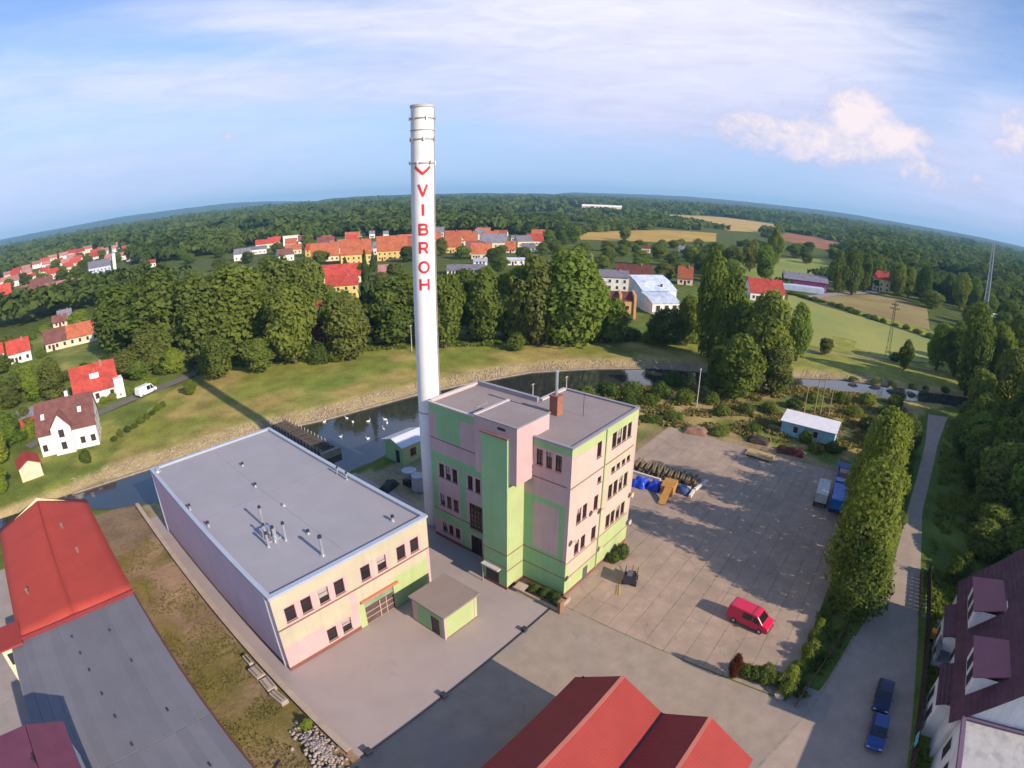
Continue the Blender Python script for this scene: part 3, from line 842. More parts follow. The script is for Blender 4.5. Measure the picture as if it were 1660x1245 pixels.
ORD = ['first', 'second', 'third', 'fourth', 'fifth', 'sixth', 'seventh', 'eighth', 'ninth', 'tenth', 'eleventh', 'twelfth', 'thirteenth', 'fourteenth', 'fifteenth', 'sixteenth', 'seventeenth', 'eighteenth', 'nineteenth', 'twentieth', 'twenty-first', 'twenty-second', 'twenty-third', 'twenty-fourth', 'twenty-fifth', 'twenty-sixth', 'twenty-seventh', 'twenty-eighth', 'twenty-ninth', 'thirtieth', 'thirty-first', 'thirty-second', 'thirty-third', 'thirty-fourth', 'thirty-fifth', 'thirty-sixth', 'thirty-seventh', 'thirty-eighth', 'thirty-ninth', 'fortieth', 'forty-first', 'forty-second', 'forty-third', 'forty-fourth', 'forty-fifth', 'forty-sixth', 'forty-seventh', 'forty-eighth']
KW = {'b': 'leafy tree', 'w': 'huge willow-like tree', 'p': 'tall slender tree', 's': 'dark spruce', 'u': 'low bush', 'l': 'light green tree', 'm': 'dark walnut-like tree', 'n': 'leafy tree'}
def bearing(x, y):
    return -math.atan2(y - CAM.y, x - CAM.x)
def row_of(T, where, group):
    cnt = {}
    for (x, y, h, r, k) in sorted(T, key=lambda q: bearing(q[0], q[1])):
        i = cnt.get(k, 0); cnt[k] = i + 1
        tree(x, y, h, r, k, '%s, %s such from left %s' % (KW[k], ORD[i], where), group)
def crowd(T, label, group):
    for (x, y, h, r, k) in T:
        tree(x, y, h, r, k, label % KW[k], group)
BANK = [(-6.4,151.7,25.3,8.0,'w'),(2.7,134.4,28.8,9.7,'w'),(10.9,123.6,27.0,7.9,'w'),(19.0,117.8,28.7,8.7,'w'),(-3.4,128.6,11.9,5.3,'b'),(-11.0,128.1,7.9,4.8,'b'),(7.3,103.5,11.4,4.6,'b'),(0.9,119.0,7.1,3.4,'l'),(39.0,129.2,27.3,8.2,'w'),(47.2,124.1,25.5,6.7,'w'),(30.5,123.1,16.2,5.5,'b'),(26.9,98.6,21.5,6.2,'b'),(17.1,99.7,9.1,3.9,'b'),(37.6,89.5,17.9,5.9,'b'),(49.6,97.6,27.0,3.2,'s'),(31.7,94.3,6.4,3.1,'u'),(35.2,92.4,4.8,2.8,'u'),(54.1,91.9,19.9,7.6,'b'),(60.6,78.8,20.4,5.0,'b'),(76.7,85.5,19.8,4.9,'b'),(71.3,74.7,20.9,5.5,'b'),(77.5,68.3,21.9,5.0,'b'),(78.5,62.3,25.6,5.8,'b'),(84.4,55.3,29.0,8.7,'w'),(90.9,52.9,21.4,4.3,'b'),(80.8,74.9,18.5,5.3,'b'),(68.8,95.4,16.4,5.0,'b'),(98.3,51.8,5.1,4.2,'u'),(102.6,47.1,3.6,3.6,'u'),(102.5,35.3,11.0,5.4,'b'),(103.2,39.4,6.2,3.5,'u'),(106.6,30.9,14.9,3.9,'b'),(63.0,100.0,17.0,5.5,'b'),(45.0,105.0,16.0,5.5,'b'),(22.0,130.0,24.0,7.0,'w'),(88.0,66.0,17.0,5.0,'b'),(95.0,48.0,13.0,4.5,'b'),(72.0,64.0,5.0,3.0,'u')]
BANK = [(x, y, h * (0.93 if k == 'w' else 0.98), r * (1.22 if k == 'w' else 1.12 if k == 'b' else 1), k) for x, y, h, r, k in BANK]
row_of(BANK, 'in the line beyond the river meadow', 'trees beyond the river meadow')
RIGHTB = [(99.0,21.4,29.0,5.4,'p'),(91.9,13.5,25.9,4.6,'p'),(88.1,3.6,22.6,6.3,'b'),(72.2,5.2,14.4,5.2,'b'),(81.3,-1.2,11.3,4.2,'b'),(114.2,0.5,16.2,4.0,'b'),(79.9,3.6,7.8,4.2,'b'),(95.0,8.0,15.0,4.5,'b'),(76.5,11.0,10.0,3.6,'b')]
row_of(RIGHTB, 'in the clump right of the white modern house', 'trees at the river bend')
row_of([(128.3,-5.7,5.2,2.5,'b'),(130.7,-30.2,9.3,2.4,'p'),(139.9,-27.0,2.9,2.0,'u')], 'on the meadow by the pylon', 'trees on the meadow')
row_of([(140.1,-40.7,14.7,4.6,'b'),(119.4,-48.8,25.4,5.2,'p'),(137.4,-46.3,14.8,4.0,'b'),(125.2,-56.1,20.5,4.7,'p'),(143.2,-65.9,22.5,4.7,'p'),(104.1,-57.0,18.2,5.8,'b'),(121.2,-66.2,23.3,5.6,'b'),(94.1,-49.1,13.0,4.6,'b'),(150,-52,15,5,'b'),(160,-66,18,5.5,'b'),(136,-60,19,5,'b'),(112,-70,18,6,'b')], 'where the river leaves the picture', 'trees at the right river end')
row_of([(71.8,-47.7,9.8,6.0,'b'),(63.9,-54.4,14.1,6.4,'b'),(47.8,-47.6,9.8,4.8,'b'),(44.9,-53.7,13.8,6.1,'b'),(61.6,-60.1,17.8,6.3,'b'),(35.4,-45.8,5.5,3.4,'b'),(33.0,-51.6,8.0,4.4,'b'),(35.3,-58.9,11.0,4.7,'b'),(57.9,-45.0,8.1,3.2,'b'),(27.0,-40.9,4.0,1.4040000000000001,'u'),(88.8,-63.7,20.3,6.9,'b'),(53,-50,11.3,5.1,'b'),(76,-56,15.2,6.0,'b'),(40,-47.5,6.2,3.8,'b'),(82,-50,11.3,4.6,'b'),(26.5,-54,9.0,4.1,'b'),(24,-44.0,3.4,1.7280000000000002,'u'),(66,-47,9.3,3.9,'b'),(50,-61,18.4,5.8,'b'),(30,-42.5,3.2,1.62,'u'),(58,-62,20.2,5.8,'b'),(44,-60,12,6.0,'b'),(30,-60,11,5.5,'b'),(72,-60,21.7,6.2,'b'),(84,-66,24.8,6.9,'b'),(66,-70,23.2,6.9,'b'),(50,-70,21.7,6.3,'b'),(36,-70,13,6.0,'b'),(24,-58,9,4.8,'b'),(28,-66,11,5.4,'b'),(62,-46,4.5,2.6,'u'),(46,-45,4,2.4,'u'),(70,-48,4.6,2.8,'u'),(38,-46,4,2.2,'u'),(52,-52,7,4.6,'b'),(57,-50,7,4.2,'b'),(66,-54,9,5,'b'),(78,-56,10,5.2,'b'),(40,-53,6,4.2,'b'),(34,-58,7,4.4,'b'),(44,-66,10,5,'b'),(56,-66,12,5.4,'b'),(70,-65,13,5.6,'b'),(80,-50,8,4.6,'b'),(88,-52,9,4.8,'b'),(47,-48,5.5,3.8,'b'),(62,-50,7,4.4,'b'),(72,-45,6,3.6,'b'),(84,-47,6.5,3.8,'b'),(30,-52,5,3.6,'b'),(90,-47,6,3.6,'b')], 'in the wood right of the street', 'trees of the wood right of the street')
NEARROW = [(45.1,-26.8,13.0,4.4,'n'),(56.9,-29.3,10.5,4.0,'n'),(34.0,-27.2,18.0,4.5,'n'),(25.5,-27.0,14.5,4.2,'n'),(18.8,-27.2,17.0,4.4,'n'),(14.6,-29.0,9.5,3.6,'m'),(65.9,-31.9,7.7,3.4,'n'),(51.0,-28.0,11.0,3.8,'n'),(39.8,-28.5,12.0,3.6,'n'),(29.8,-29.2,10.0,3.2,'n'),(22.2,-29.4,9.6,2.8,'n')]
row_of(NEARROW, 'in the row between the yard and the street', 'tree row along the yard')
row_of([(272.3,8.3,23.0,5.1,'p'),(274.9,0.9,25.0,5.5,'p'),(295.7,-4.4,22.3,4.8,'b'),(309.0,-24.5,19.7,5.7,'p'),(313.2,-31.0,18.0,5.4,'b'),(297.3,-39.6,22.0,5.2,'p'),(284.0,-44.6,9.9,7.1,'b'),(329.2,-56.7,18.6,4.9,'p'),(311.1,-63.3,21.2,5.4,'p'),(324.9,-72.6,19.1,5.6,'b'),(340,-40,16,6,'b'),(345,-10,17,6,'b'),(255,-70,12,5,'b'),(300,-80,14,6,'b'),(280,-90,14,6,'b'),(240,-62,11,5,'b'),(225,-75,13,5.5,'b'),(200,-62,12,5,'b'),(215,-55,7,4,'u'),(180,-66,14,5.5,'b'),(190,-85,16,6,'b'),(165,-80,17,6,'b')], 'around the yellow villa and the mast', 'trees around the yellow villa')
row_of([(272.7,50.1,20.5,6.7,'b'),(305.8,68.4,19.9,7.0,'b'),(277.3,71.7,16.7,7.2,'b'),(366.4,66.7,28.6,5.9,'p'),(459.5,68.7,13.4,8.3,'b'),(461.1,60.6,11.7,6.6,'b'),(313.3,93.7,15.2,6.9,'b'),(295.3,104.0,12.4,5.9,'b'),(250,62,12,5.5,'b'),(262,78,12,6,'b'),(235,70,10,5,'b'),(420,52,9,6,'b'),(500,40,12,7,'b'),(530,70,12,7,'b')], 'behind the red roofed barn', 'trees behind the red barn')
tree(423.2, 219.6, 13.0, 5.6, 'b', 'lone round tree in front of the golden field', 'field trees')
crowd([(307.1,131.7,10.3,6.2,'b'),(264.8,123.6,9.2,5.6,'b'),(277.1,108.9,9.0,4.9,'b'),(301.2,155.6,8.4,5.5,'b'),(217.1,88.0,9.2,6.2,'b'),(236.3,86.0,8.1,4.9,'b'),(275.4,152.9,8.7,4.7,'b'),(206.5,96.4,9.0,4.5,'b'),(271.4,88.8,10.7,5.4,'b'),(240,112,8,5,'b'),(250,138,8,5,'b'),(230,130,8,5,'b'),(330,120,8,5,'b'),(350,150,8,5.5,'b'),(380,120,9,6,'b'),(345,110,8,6,'b'),(400,160,7,6,'b'),(320,178,8,5.5,'b'),(290,180,8,5.5,'b'),(260,165,9,5.5,'b')], '%s in the allotment gardens below the golden field', 'allotment trees')
crowd([(360.7,165.7,6.3,4.8,'u'),(337.2,164.5,5.5,4.1,'u'),(370,185,5,5,'u'),(385,200,5,5,'u'),(395,190,5,5,'u'),(420,180,5,5,'u'),(440,170,6,5,'u'),(470,165,6,5,'u'),(345,190,5,5,'u'),(410,140,6,6,'u'),(440,140,6,6,'u')], '%s in the hedge along the near edge of the golden field', 'field hedge bushes')
VILL = [(144.5,220.1,11.7,2.7,'s'),(121.3,197.1,9.0,4.5,'b'),(149.8,282.0,8.9,5.9,'b'),(136.7,235.3,8.5,2.8,'s'),(267.9,278.8,13.2,3.8,'s'),(215.9,241.6,12.1,5.2,'b'),(189.3,221.9,11.0,4.4,'b'),(181.5,235.1,10.1,5.6,'b'),(211.2,217.6,8.4,5.7,'b'),(210.7,192.2,8.4,5.4,'b'),(182.6,163.6,8.0,5.4,'b'),(222.6,178.6,9.1,5.4,'b'),(288.8,250.7,9.4,5.6,'b'),(257.4,190.6,9.2,4.0,'b'),(272.8,191.6,10.0,5.4,'b'),(123.4,176.0,10.0,4.8,'b'),(109.4,167.4,8.0,4.6,'b'),(115.5,158.1,8.0,4.0,'b'),(194.8,332.2,11.5,4.2,'s'),(200.9,383.2,12.7,6.2,'b'),(172.1,383.4,9.8,5.5,'b'),(335.8,241.6,11.6,6.0,'b'),(321.0,219.5,14.3,5.7,'b'),(352.2,228.6,15.3,7.1,'b'),(376.6,291.3,13.1,6.8,'b'),(283.2,304.4,10.1,3.5,'b')]
VILL += [(100,120,12,5,'b'),(92,140,12,5,'b'),(78,125,13,5,'b'),(70,150,13,5.5,'b'),(60,170,13,6,'b'),(45,190,14,6,'b'),(70,200,12,6,'b'),(90,215,11,6,'b'),(110,240,11,6,'b'),(60,240,12,6,'b'),(85,270,11,6,'b'),(120,300,11,6,'b'),(40,280,12,6,'b'),(100,330,12,6,'b'),(60,330,12,6.5,'b'),(130,350,12,6,'b'),(150,145,10,5,'b'),(165,130,10,5,'b'),(130,110,10,5,'b'),(115,95,10,5,'b'),(150,100,9,5,'b'),(185,115,9,5,'b'),(200,140,9,5,'b'),(230,160,9,5.5,'b'),(245,215,9,5,'b'),(300,215,9,5,'b'),(310,280,10,6,'b'),(250,330,11,6,'b'),(225,310,10,6,'b'),(240,360,11,6,'b'),(290,350,12,6,'b'),(330,330,12,6,'b'),(60,120,10,4.5,'b'),(58,140,11,5,'b')]
VILL = VILL[:26] + [(x, y, h * 0.72, r * 0.9, k) for x, y, h, r, k in VILL[26:]]
crowd(VILL, '%s among the roofs of the village', 'village trees')
LG = [(-39.6,261.6,14.1,9.4,'b'),(-28.8,234.0,11.7,7.8,'b'),(-31.6,293.8,12.6,8.7,'b'),(-21.4,206.0,5.7,4.9,'b'),(-30.0,172.8,9.1,4.9,'b'),(-19.0,163.5,7.3,4.2,'b'),(-31.9,121.5,15.2,5.4,'b'),(-36.8,130.7,9.7,4.4,'l'),(-23.5,154.2,7.5,4.0,'b'),(-44.0,132.0,9.7,5.3,'b'),(-46.2,103.2,9.5,4.4,'b'),(-48.5,92.9,8.6,3.5,'l'),(-37.9,154.3,7.4,4.0,'b'),(-45.6,176.7,8.3,4.6,'b'),(-30.7,145.5,8.0,3.8,'b'),(-8.7,122.9,6.6,4.2,'b'),(-1.4,126.0,6.8,3.5,'b'),(-9.7,146.0,6.5,3.9,'b'),(-2.2,98.0,4.6,2.2,'b'),(-48.9,77.8,6.9,2.4,'l'),(-52,110,9,4,'b'),(-55,90,8,4,'b'),(-52,150,9,5,'b'),(-55,128,9,5,'l'),(-14,137,6,3.6,'b'),(-25,137,7,3.8,'b'),(-18,178,7,4,'b'),(-35,215,9,6,'b'),(-10,225,10,6,'b'),(5,180,11,5.5,'b'),(0,210,11,6,'b'),(15,230,11,6,'b'),(-5,290,10,6,'b'),(15,290,11,6,'b'),(-20,320,10,6,'b'),(-45,215,9,6,'b'),(-28,110.5,5,2.2,'u'),(-41,112,6,3,'b')]
LG = [(x, y, h * 0.78, r * 0.80, k if i % 4 else 'l') for i, (x, y, h, r, k) in enumerate(LG) if i not in (0, 1, 2, 8, 20, 22, 27, 32, 34)]
LG = [q for q in LG if not (-32 < q[0] < 8 and 128 < q[1] < 192)]
crowd(LG, '%s in the gardens around the houses on the left', 'garden trees on the left')
FARTREES = [(-35.9,529.1,16.2,7.8),(-18.4,514.2,15.9,8.2),(-5.1,495.7,16.5,8.5),(12.4,497.8,15.7,8.6),(22.2,463.9,19.7,8.1),(35.3,515.5,20.2,7.7),(87.1,701.8,18.6,10.4),(84.5,591.5,16.0,8.2),(-32.8,359.5,13.2,7.6),(5.0,354.6,9.6,5.0),(-41.0,377.9,13.8,6.6),(-13.4,322.0,8.6,4.5),(26.8,429.5,13.3,6.2),(60,400,14,7),(75,430,14,7),(110,420,14,7),(140,430,14,7),(120,470,15,7),(150,480,15,7),(100,520,15,8),(140,560,16,8),(170,520,15,8),(60,560,15,8),(20,560,15,8),(60,640,16,9),(20,640,15,8),(-20,600,14,8),(110,680,16,9),(140,760,17,10),(70,780,16,9),(30,720,15,9)]
crowd([(x, y, h * 0.62, r * 0.85, 'b') for x, y, h, r in FARTREES], '%s before the far row of houses on the left', 'trees before the far houses')

# lush low growth of the left gardens
rg_ = random.Random(44)
HS = [(-32, 91, 9), (-42.6, 82, 5), (-21.5, 117.5, 9), (-40.5, 112.5, 5), (-17, 195.7, 13), (-12, 261, 7), (-16.5, 245, 6), (-47, 196.6, 6), (-38.5, 190, 7), (-10.6, 107.7, 5)]
LOW = []
while len(LOW) < 46:
    x, y = rg_.uniform(-54, 3), rg_.uniform(96, 262)
    lane = abs((y - 104.5) - 0.35 * (x + 23)) < 4.5 and y < 118
    if lane or y < 114 and x > -26 or any(math.hypot(x - a, y - b_) < c_ for a, b_, c_ in HS) or any(math.hypot(x - a, y - b_) < 4 for a, b_, *_ in LOW):
        continue
    LOW.append((x, y, rg_.uniform(2.4, 4.2), rg_.uniform(2.0, 3.4), 'u'))
for i, (x, y, h, r, k) in enumerate(LOW):
    tree(x, y, h, r, k, 'leafy bush in the gardens around the houses on the left', 'garden trees on the left', ('leaf_fresh', 'leaf_mid', 'leaf_light', 'leaf_dark', 'leaf_fresh')[i % 5])

# far woods: nobody could count these
def polys_mask(P):
    k = np.zeros(len(P), bool)
    for q in FIELDS.values():
        k |= inside(P, q)
    return k
VILLAGE = [(-70, 300), (-20, 330), (60, 330), (110, 300), (100, 130), (115, 60), (200, 60), (300, 30), (330, -20), (330, 120), (450, 160), (440, 200), (390, 300), (330, 350), (290, 470), (190, 500), (165, 430), (100, 400), (75, 430), (108, 640), (150, 880), (125, 980), (60, 960), (-30, 800), (-70, 640)]
VILLAGE2 = [(-70, 300), (330, -20), (330, -90), (240, -90), (100, -60), (0, 60), (-80, 100)]
def forest():
    V, F, off = [], [], 0
    r = np.random.default_rng(99)
    rad = 300.0
    while rad < 3300:
        sp = 5.5 + 0.0105 * rad
        n = int(RAD(150) * rad / sp)
        az = RAD(39) + np.linspace(-RAD(75), RAD(75), n) + r.normal(0, 0.25 * sp / rad, n)
        rr = rad + r.normal(0, sp * 0.35, n)
        P = np.column_stack([CAM.x + rr * np.cos(az), CAM.y + rr * np.sin(az)])
        ok = ~(polys_mask(P) | inside(P, VILLAGE) | inside(P, VILLAGE2))
        dens = vnoise(P, 110, 41)
        ok &= (dens > 0.34) | (rad > 1800)
        ok &= ~((P[:, 0] > 330) & (P[:, 0] < 760) & (np.abs(P[:, 1] - 110 - 0.10 * (P[:, 0] - 330)) < 70) & (dens < 0.56))
        P = P[ok]
        if len(P):
            azd = np.degrees(np.arctan2(P[:, 1] - CAM.y, P[:, 0] - CAM.x)) - 39
            low = (azd < -5) & (azd > -34) & (rad < 1750)          # farmland with low copses
            hgt = (6 + 13 * vnoise(P, 90, 43)) * r.uniform(0.8, 1.25, len(P)) + (3 if rad > 900 else 0)
            hgt = np.where(low, np.minimum(hgt * 0.45, 8.5), hgt)
            if low.any():
                kp = ~low | (vnoise(P, 60, 47) > 0.42)
                P, hgt = P[kp], hgt[kp]
            cw = sp * r.uniform(0.55, 0.85, len(P))
            k = 46 if rad < 520 else (26 if rad < 900 else (14 if rad < 1600 else 8))
            d = r.normal(0, 1, (len(P), k, 3)); d /= np.linalg.norm(d, axis=2)[:, :, None]
            d[:, :, 2] = np.abs(d[:, :, 2]) * 1.1 - 0.25
            c = np.column_stack([P, hgt * 0.55])
            pts = c[:, None, :] + d * np.stack([cw, cw, hgt * 0.45], 1)[:, None, :] * r.uniform(0.75, 1.05, (len(P), k, 1))
            size = np.repeat(cw * (0.30 if rad < 520 else 0.42 if rad < 900 else 0.60 if rad < 1600 else 0.85), k)[:, None]
            pp = pts.reshape(-1, 3); nn = d.reshape(-1, 3) + [0, 0, 0.3]
            v, f = leaf_quads(pp, nn, 1.0, r)
            v = (v.reshape(-1, 4, 3) - pp[:, None, :]) * size[:, None, :] + pp[:, None, :]
            V.append(v.reshape(-1, 3)); F.append(f + off); off += len(f) * 4
        rad += sp * 0.9
    o = obj('far_woods', raw_mesh('far_woods', np.vstack(V), np.vstack(F)), MATS['leaf_forest'])
    return tag(o, 'dark green woods reaching to the horizon behind the village', 'woods', kind='stuff'), off // 4
fo, nq = forest()
print('forest quads', nq)
# ------------------------------------------------------------------ walls with openings, windows
glass = material('window_glass', (0.020, 0.016, 0.020), 0.12, 0.2, 0.5, spec=0.7)
frame_brown = material('window_frame_brown', (0.085, 0.022, 0.020), 0.6, 0.1, 2.0)
frame_white = material('window_frame_white', (0.70, 0.68, 0.66), 0.6, 0.05, 2.0)
def paint(n, c):
    return material('render_' + n, c, 0.88, 0.07, 0.5, 0.06, 14, stain=0.3, stain_scale=0.3, stain_col=tuple(k * 0.82 for k in c), streak=0.22)
PINK, YEL, GRN, GRN_LIT, LINE, PLN = paint('pink', (0.55, 0.375, 0.365)), paint('yellow', (0.505, 0.445, 0.315)), paint('green', (0.28, 0.475, 0.235)), paint('green_lit', (0.405, 0.475, 0.215)), paint('band', (0.26, 0.125, 0.10)), paint('plinth', (0.22, 0.085, 0.065))  # both greens are one paint, coloured once for shaded and once for sunlit faces
def wall_face(P0, ex, W, H, openings, regions, base, mats, reveal=0.18, z0=0.0):
    """wall in the plane through P0 along ex; outward normal = ex x up.  Openings are cut through, paint fields follow the cuts."""
    ex = Vector(ex).normalized(); nrm = ex.cross(Vector((0, 0, 1)))
    P0 = Vector(P0)
    cx = sorted(set([0, W] + [round(v, 3) for o in openings for v in o[:2]] + [round(min(max(v, 0), W), 3) for r_ in regions for v in r_[:2]]))
    cz = sorted(set([z0, H] + [round(v, 3) for o in openings for v in o[2:4]] + [round(min(max(v, z0), H), 3) for r_ in regions for v in r_[2:4]]))
    m = MB()
    pt = lambda x, z, d=0.0: tuple(P0 + ex * x + Vector((0, 0, z)) - nrm * d)
    for x0, x1 in zip(cx[:-1], cx[1:]):
        for a, c in zip(cz[:-1], cz[1:]):
            xm, zm = (x0 + x1) / 2, (a + c) / 2
            if any(o[0] < xm < o[1] and o[2] < zm < o[3] for o in openings):
                continue
            mi = mats.index(base)
            for r_ in regions:
                if r_[0] < xm < r_[1] and r_[2] < zm < r_[3]:
                    mi = mats.index(r_[4])
            m.quad(pt(x0, a), pt(x1, a), pt(x1, c), pt(x0, c), mi=mi)
    for o in openings:
        x0, x1, a, c = o[:4]
        mi = mats.index(base)
        for p in (((x0, a), (x0, c)), ((x0, c), (x1, c)), ((x1, c), (x1, a)), ((x1, a), (x0, a))):
            m.quad(pt(*p[0]), pt(*p[1]), pt(*p[1], reveal + 0.05), pt(*p[0], reveal + 0.05), mi=mi)
    return m
WIN_CACHE = {}
def window(parent, P0, ex, o, depth=0.12, fm=None, bars=(1, 1), name='window', sill=True, label=None):
    """frame with glazing bars, a pane behind and a sill, set back in the opening o = (x0, x1, z0, z1)"""
    ex = Vector(ex).normalized(); nrm = ex.cross(Vector((0, 0, 1)))
    w, h = round(o[1] - o[0], 2), round(o[3] - o[2], 2)
    fm = fm or frame_brown
    key = (w, h, bars, fm.name, sill)
    if key not in WIN_CACHE:
        t_ = 0.07; f = MB()
        f.box(-w / 2, -w / 2 + t_, -0.04, 0.04, 0, h).box(w / 2 - t_, w / 2, -0.04, 0.04, 0, h).box(-w / 2 + t_, w / 2 - t_, -0.04, 0.04, 0, t_).box(-w / 2 + t_, w / 2 - t_, -0.04, 0.04, h - t_, h)
        for i in range(1, bars[0] + 1):
            x = -w / 2 + w * i / (bars[0] + 1); f.box(x - .03, x + .03, -0.035, 0.035, t_, h - t_)
        for i in range(1, bars[1] + 1):
            z = h * i / (bars[1] + 1) if bars[1] > 1 else h * 0.68; f.box(-w / 2 + t_, w / 2 - t_, -0.03, 0.03, z - .03, z + .03)
        fme = f.mesh('window'); fme.materials.append(fm)
        pme = MB().box(-w / 2 + 0.02, w / 2 - 0.02, 0.005, 0.02, 0.02, h - 0.02).mesh('pane'); pme.materials.append(glass)
        sme = MB().box(-w / 2 - 0.05, w / 2 + 0.05, -depth - 0.10, -0.045, -0.06, -0.005).mesh('sill'); sme.materials.append(LINE)
        WIN_CACHE[key] = (fme, pme, sme)
    fme, pme, sme = WIN_CACHE[key]
    c = Vector(P0) + ex * ((o[0] + o[1]) / 2) + Vector((0, 0, o[2])) - nrm * depth
    wo = child(name, fme, None, parent, c, (0, 0, math.atan2(ex.y, ex.x)))
    if label:
        wo['label'] = label
    child('pane', pme, None, wo)
    if h > 1.2 and bars[0] < 2 and sill and (len(parent.children) * 5) % 7 < 2:
        bh = 0.3 + 0.1 * (len(parent.children) % 4)
        MB().box(-w / 2 + 0.05, w / 2 - 0.05, -0.012, 0.003, h * (1 - bh), h - 0.05).build('blind', material('blind_pale', (0.40, 0.34, 0.31), 0.8), wo)
    if sill:
        child('sill', sme, None, wo)
    return wo

# ------------------------------------------------------------------ the production hall
roof_grey = material('roof_membrane_grey', (0.325, 0.310, 0.335), 0.7, 0.07, 0.3, 0.05, 5, stain=0.45, stain_col=(0.36, 0.32, 0.335), stain_scale=0.10)
flash = material('metal_flashing', (0.38, 0.42, 0.50), 0.45, 0.08, 0.6, spec=0.5)
hall = thing('production_hall', 'long low pastel pink and yellow hall with grey flat roof', 'hall')
X0, X1, Y0, Y1, HH = -25.94, -7.38, 12.22, 45.67, 9.0
ops = [(a - X0, b_ - X0, 5.60, 7.22) for a, b_ in ((-24.84, -23.74), (-23.08, -21.98), (-21.13, -20.03), (-19.34, -18.24), (-16.19, -15.09), (-14.15, -13.05), (-11.64, -10.54), (-9.83, -8.73))]
low = [(a - X0, b_ - X0, 0.75, 2.30) for a, b_ in ((-21.17, -20.07), (-19.37, -18.27))]
gate_o = (-16.4 - X0, -12.6 - X0, 0.02, 3.1)
PINK_SHADE, SALMON = paint('pink_shade', (0.72, 0.52, 0.56)), paint('salmon', (0.56, 0.43, 0.365))  # first is pink paint, its colour lightened and blued for the shaded wall
WM = [YEL, PINK, GRN, GRN_LIT, LINE, PLN, PINK_SHADE, SALMON]
W = X1 - X0
reg = [(0, W, 0.0, 0.42, PLN), (0, W, 5.05, 5.22, LINE), (0, W, 7.45, 8.7, YEL)]
for a, b_ in ((0.95, 2.75), (2.75, 4.6), (4.7, 6.55), (6.55, 8.1), (9.6, 11.4), (11.6, 13.4), (14.2, 16.0), (16.0, 17.6)):
    reg.append((a, b_, 5.22, 7.45, PINK))
reg += [(0.0, 4.6, 0.42, 3.0, PINK), (4.6, 8.1, 0.42, 2.6, PINK), (8.0, 8.75, 0.42, 5.05, PINK), (8.0, 8.75, 5.22, 9.0, YEL), (8.75, 9.55, 0.0, 3.2, GRN_LIT), (13.35, W, 0.0, 2.6, GRN_LIT), (13.35, W, 2.6, 3.9, GRN_LIT), (W - 0.4, W, 0.0, 5.05, PINK)]
wall_face((X0, Y0, 0), (1, 0, 0), W, HH, ops + low + [gate_o], reg, YEL, WM).build('wall', WM, hall)
lw = Y1 - Y0
wall_face((X0, Y1, 0), (0, -1, 0), lw, HH, [], [(0, lw, 0, 0.42, PLN)], PINK_SHADE, WM).build('wall', WM, hall)['label'] = 'shaded pink long side wall'
wall_face((X1, Y1, 0), (-1, 0, 0), W, HH, [], [], YEL, WM).build('wall', WM, hall)
wall_face((X1, Y0, 0), (0, 1, 0), lw, HH, [], [(0, lw, 0, 0.42, PLN)], YEL, WM).build('wall', WM, hall)
for o in ops + low:
    window(hall, (X0, Y0, 0), (1, 0, 0), o, bars=(0, 1))
# gate with glazed rows
g_ = MB()
gw, gh = gate_o[1] - gate_o[0], 3.08
gate = MB().box(0, gw, -0.05, 0.05, 0, gh).build('gate', material('gate_brown', (0.16, 0.07, 0.055), 0.6, 0.15, 1.0), hall, loc=(X0 + gate_o[0], Y0 + 0.17, 0.02))
gp = material('gate_panel_glass', (0.10, 0.075, 0.07), 0.3, 0.3, 1.2, spec=0.5)
for r_ in range(3):
    for c_ in range(4):
        MB().box(0.08 + c_ * gw / 4, (c_ + 1) * gw / 4 - 0.08, -0.075, -0.052, 0.10 + r_ * 0.68, 0.68 + r_ * 0.68).build('pane', gp, gate)
MB().box(0.06, gw - 0.06, -0.08, -0.053, 2.2, 3.0).build('top_panel', material('gate_top_green', (0.22, 0.30, 0.20), 0.6, 0.25, 1.5), gate)
bars_ = MB().box(gw * .5 - .05, gw * .5 + .05, -0.13, -0.082, 0, 2.15).box(gw * .72 - .04, gw * .72 + .04, -0.13, -0.082, 0, 2.15).box(0, gw, -0.12, -0.081, 0.74, 0.80).box(0, gw, -0.118, -0.0815, 1.42, 1.48)
bars_.build('glazing_bars', material('bar_pink', (0.55, 0.36, 0.30), 0.6), gate)
MB().box(X0 + gate_o[0] - 0.5, X0 + gate_o[1] + 0.55, Y0 - 0.32, Y0 - 0.003, 3.2, 3.42).build('gate_canopy', paint('terracotta', (0.52, 0.20, 0.11)), hall, bevel=0.03)
MB().box(X0 - 0.03, X1 + 0.03, Y0 - 0.05, Y0 - 0.004, 5.07, 5.20).build('string_course', LINE, hall)
rf = MB().box(X0 + 0.35, X1 - 0.35, Y0 + 0.35, Y1 - 0.35, 8.5, 8.80).build('roof', roof_grey, hall)
MB().box(X0 - 0.12, X1 + 0.12, Y0 - 0.12, Y0 + 0.36, 8.86, 9.12).box(X0 - 0.12, X1 + 0.12, Y1 - 0.36, Y1 + 0.12, 8.86, 9.12).box(X0 - 0.12, X0 + 0.36, Y0 + 0.36, Y1 - 0.36, 8.86, 9.12).box(X1 - 0.36, X1 + 0.12, Y0 + 0.36, Y1 - 0.36, 8.86, 9.12).build('parapet_flashing', flash, rf)
steel = material('galvanised_steel', (0.52, 0.53, 0.56), 0.35, 0.12, 2.0, spec=0.5, metal=0.6)
dark = material('dark_steel', (0.035, 0.035, 0.045), 0.5, 0.2, 1.0)
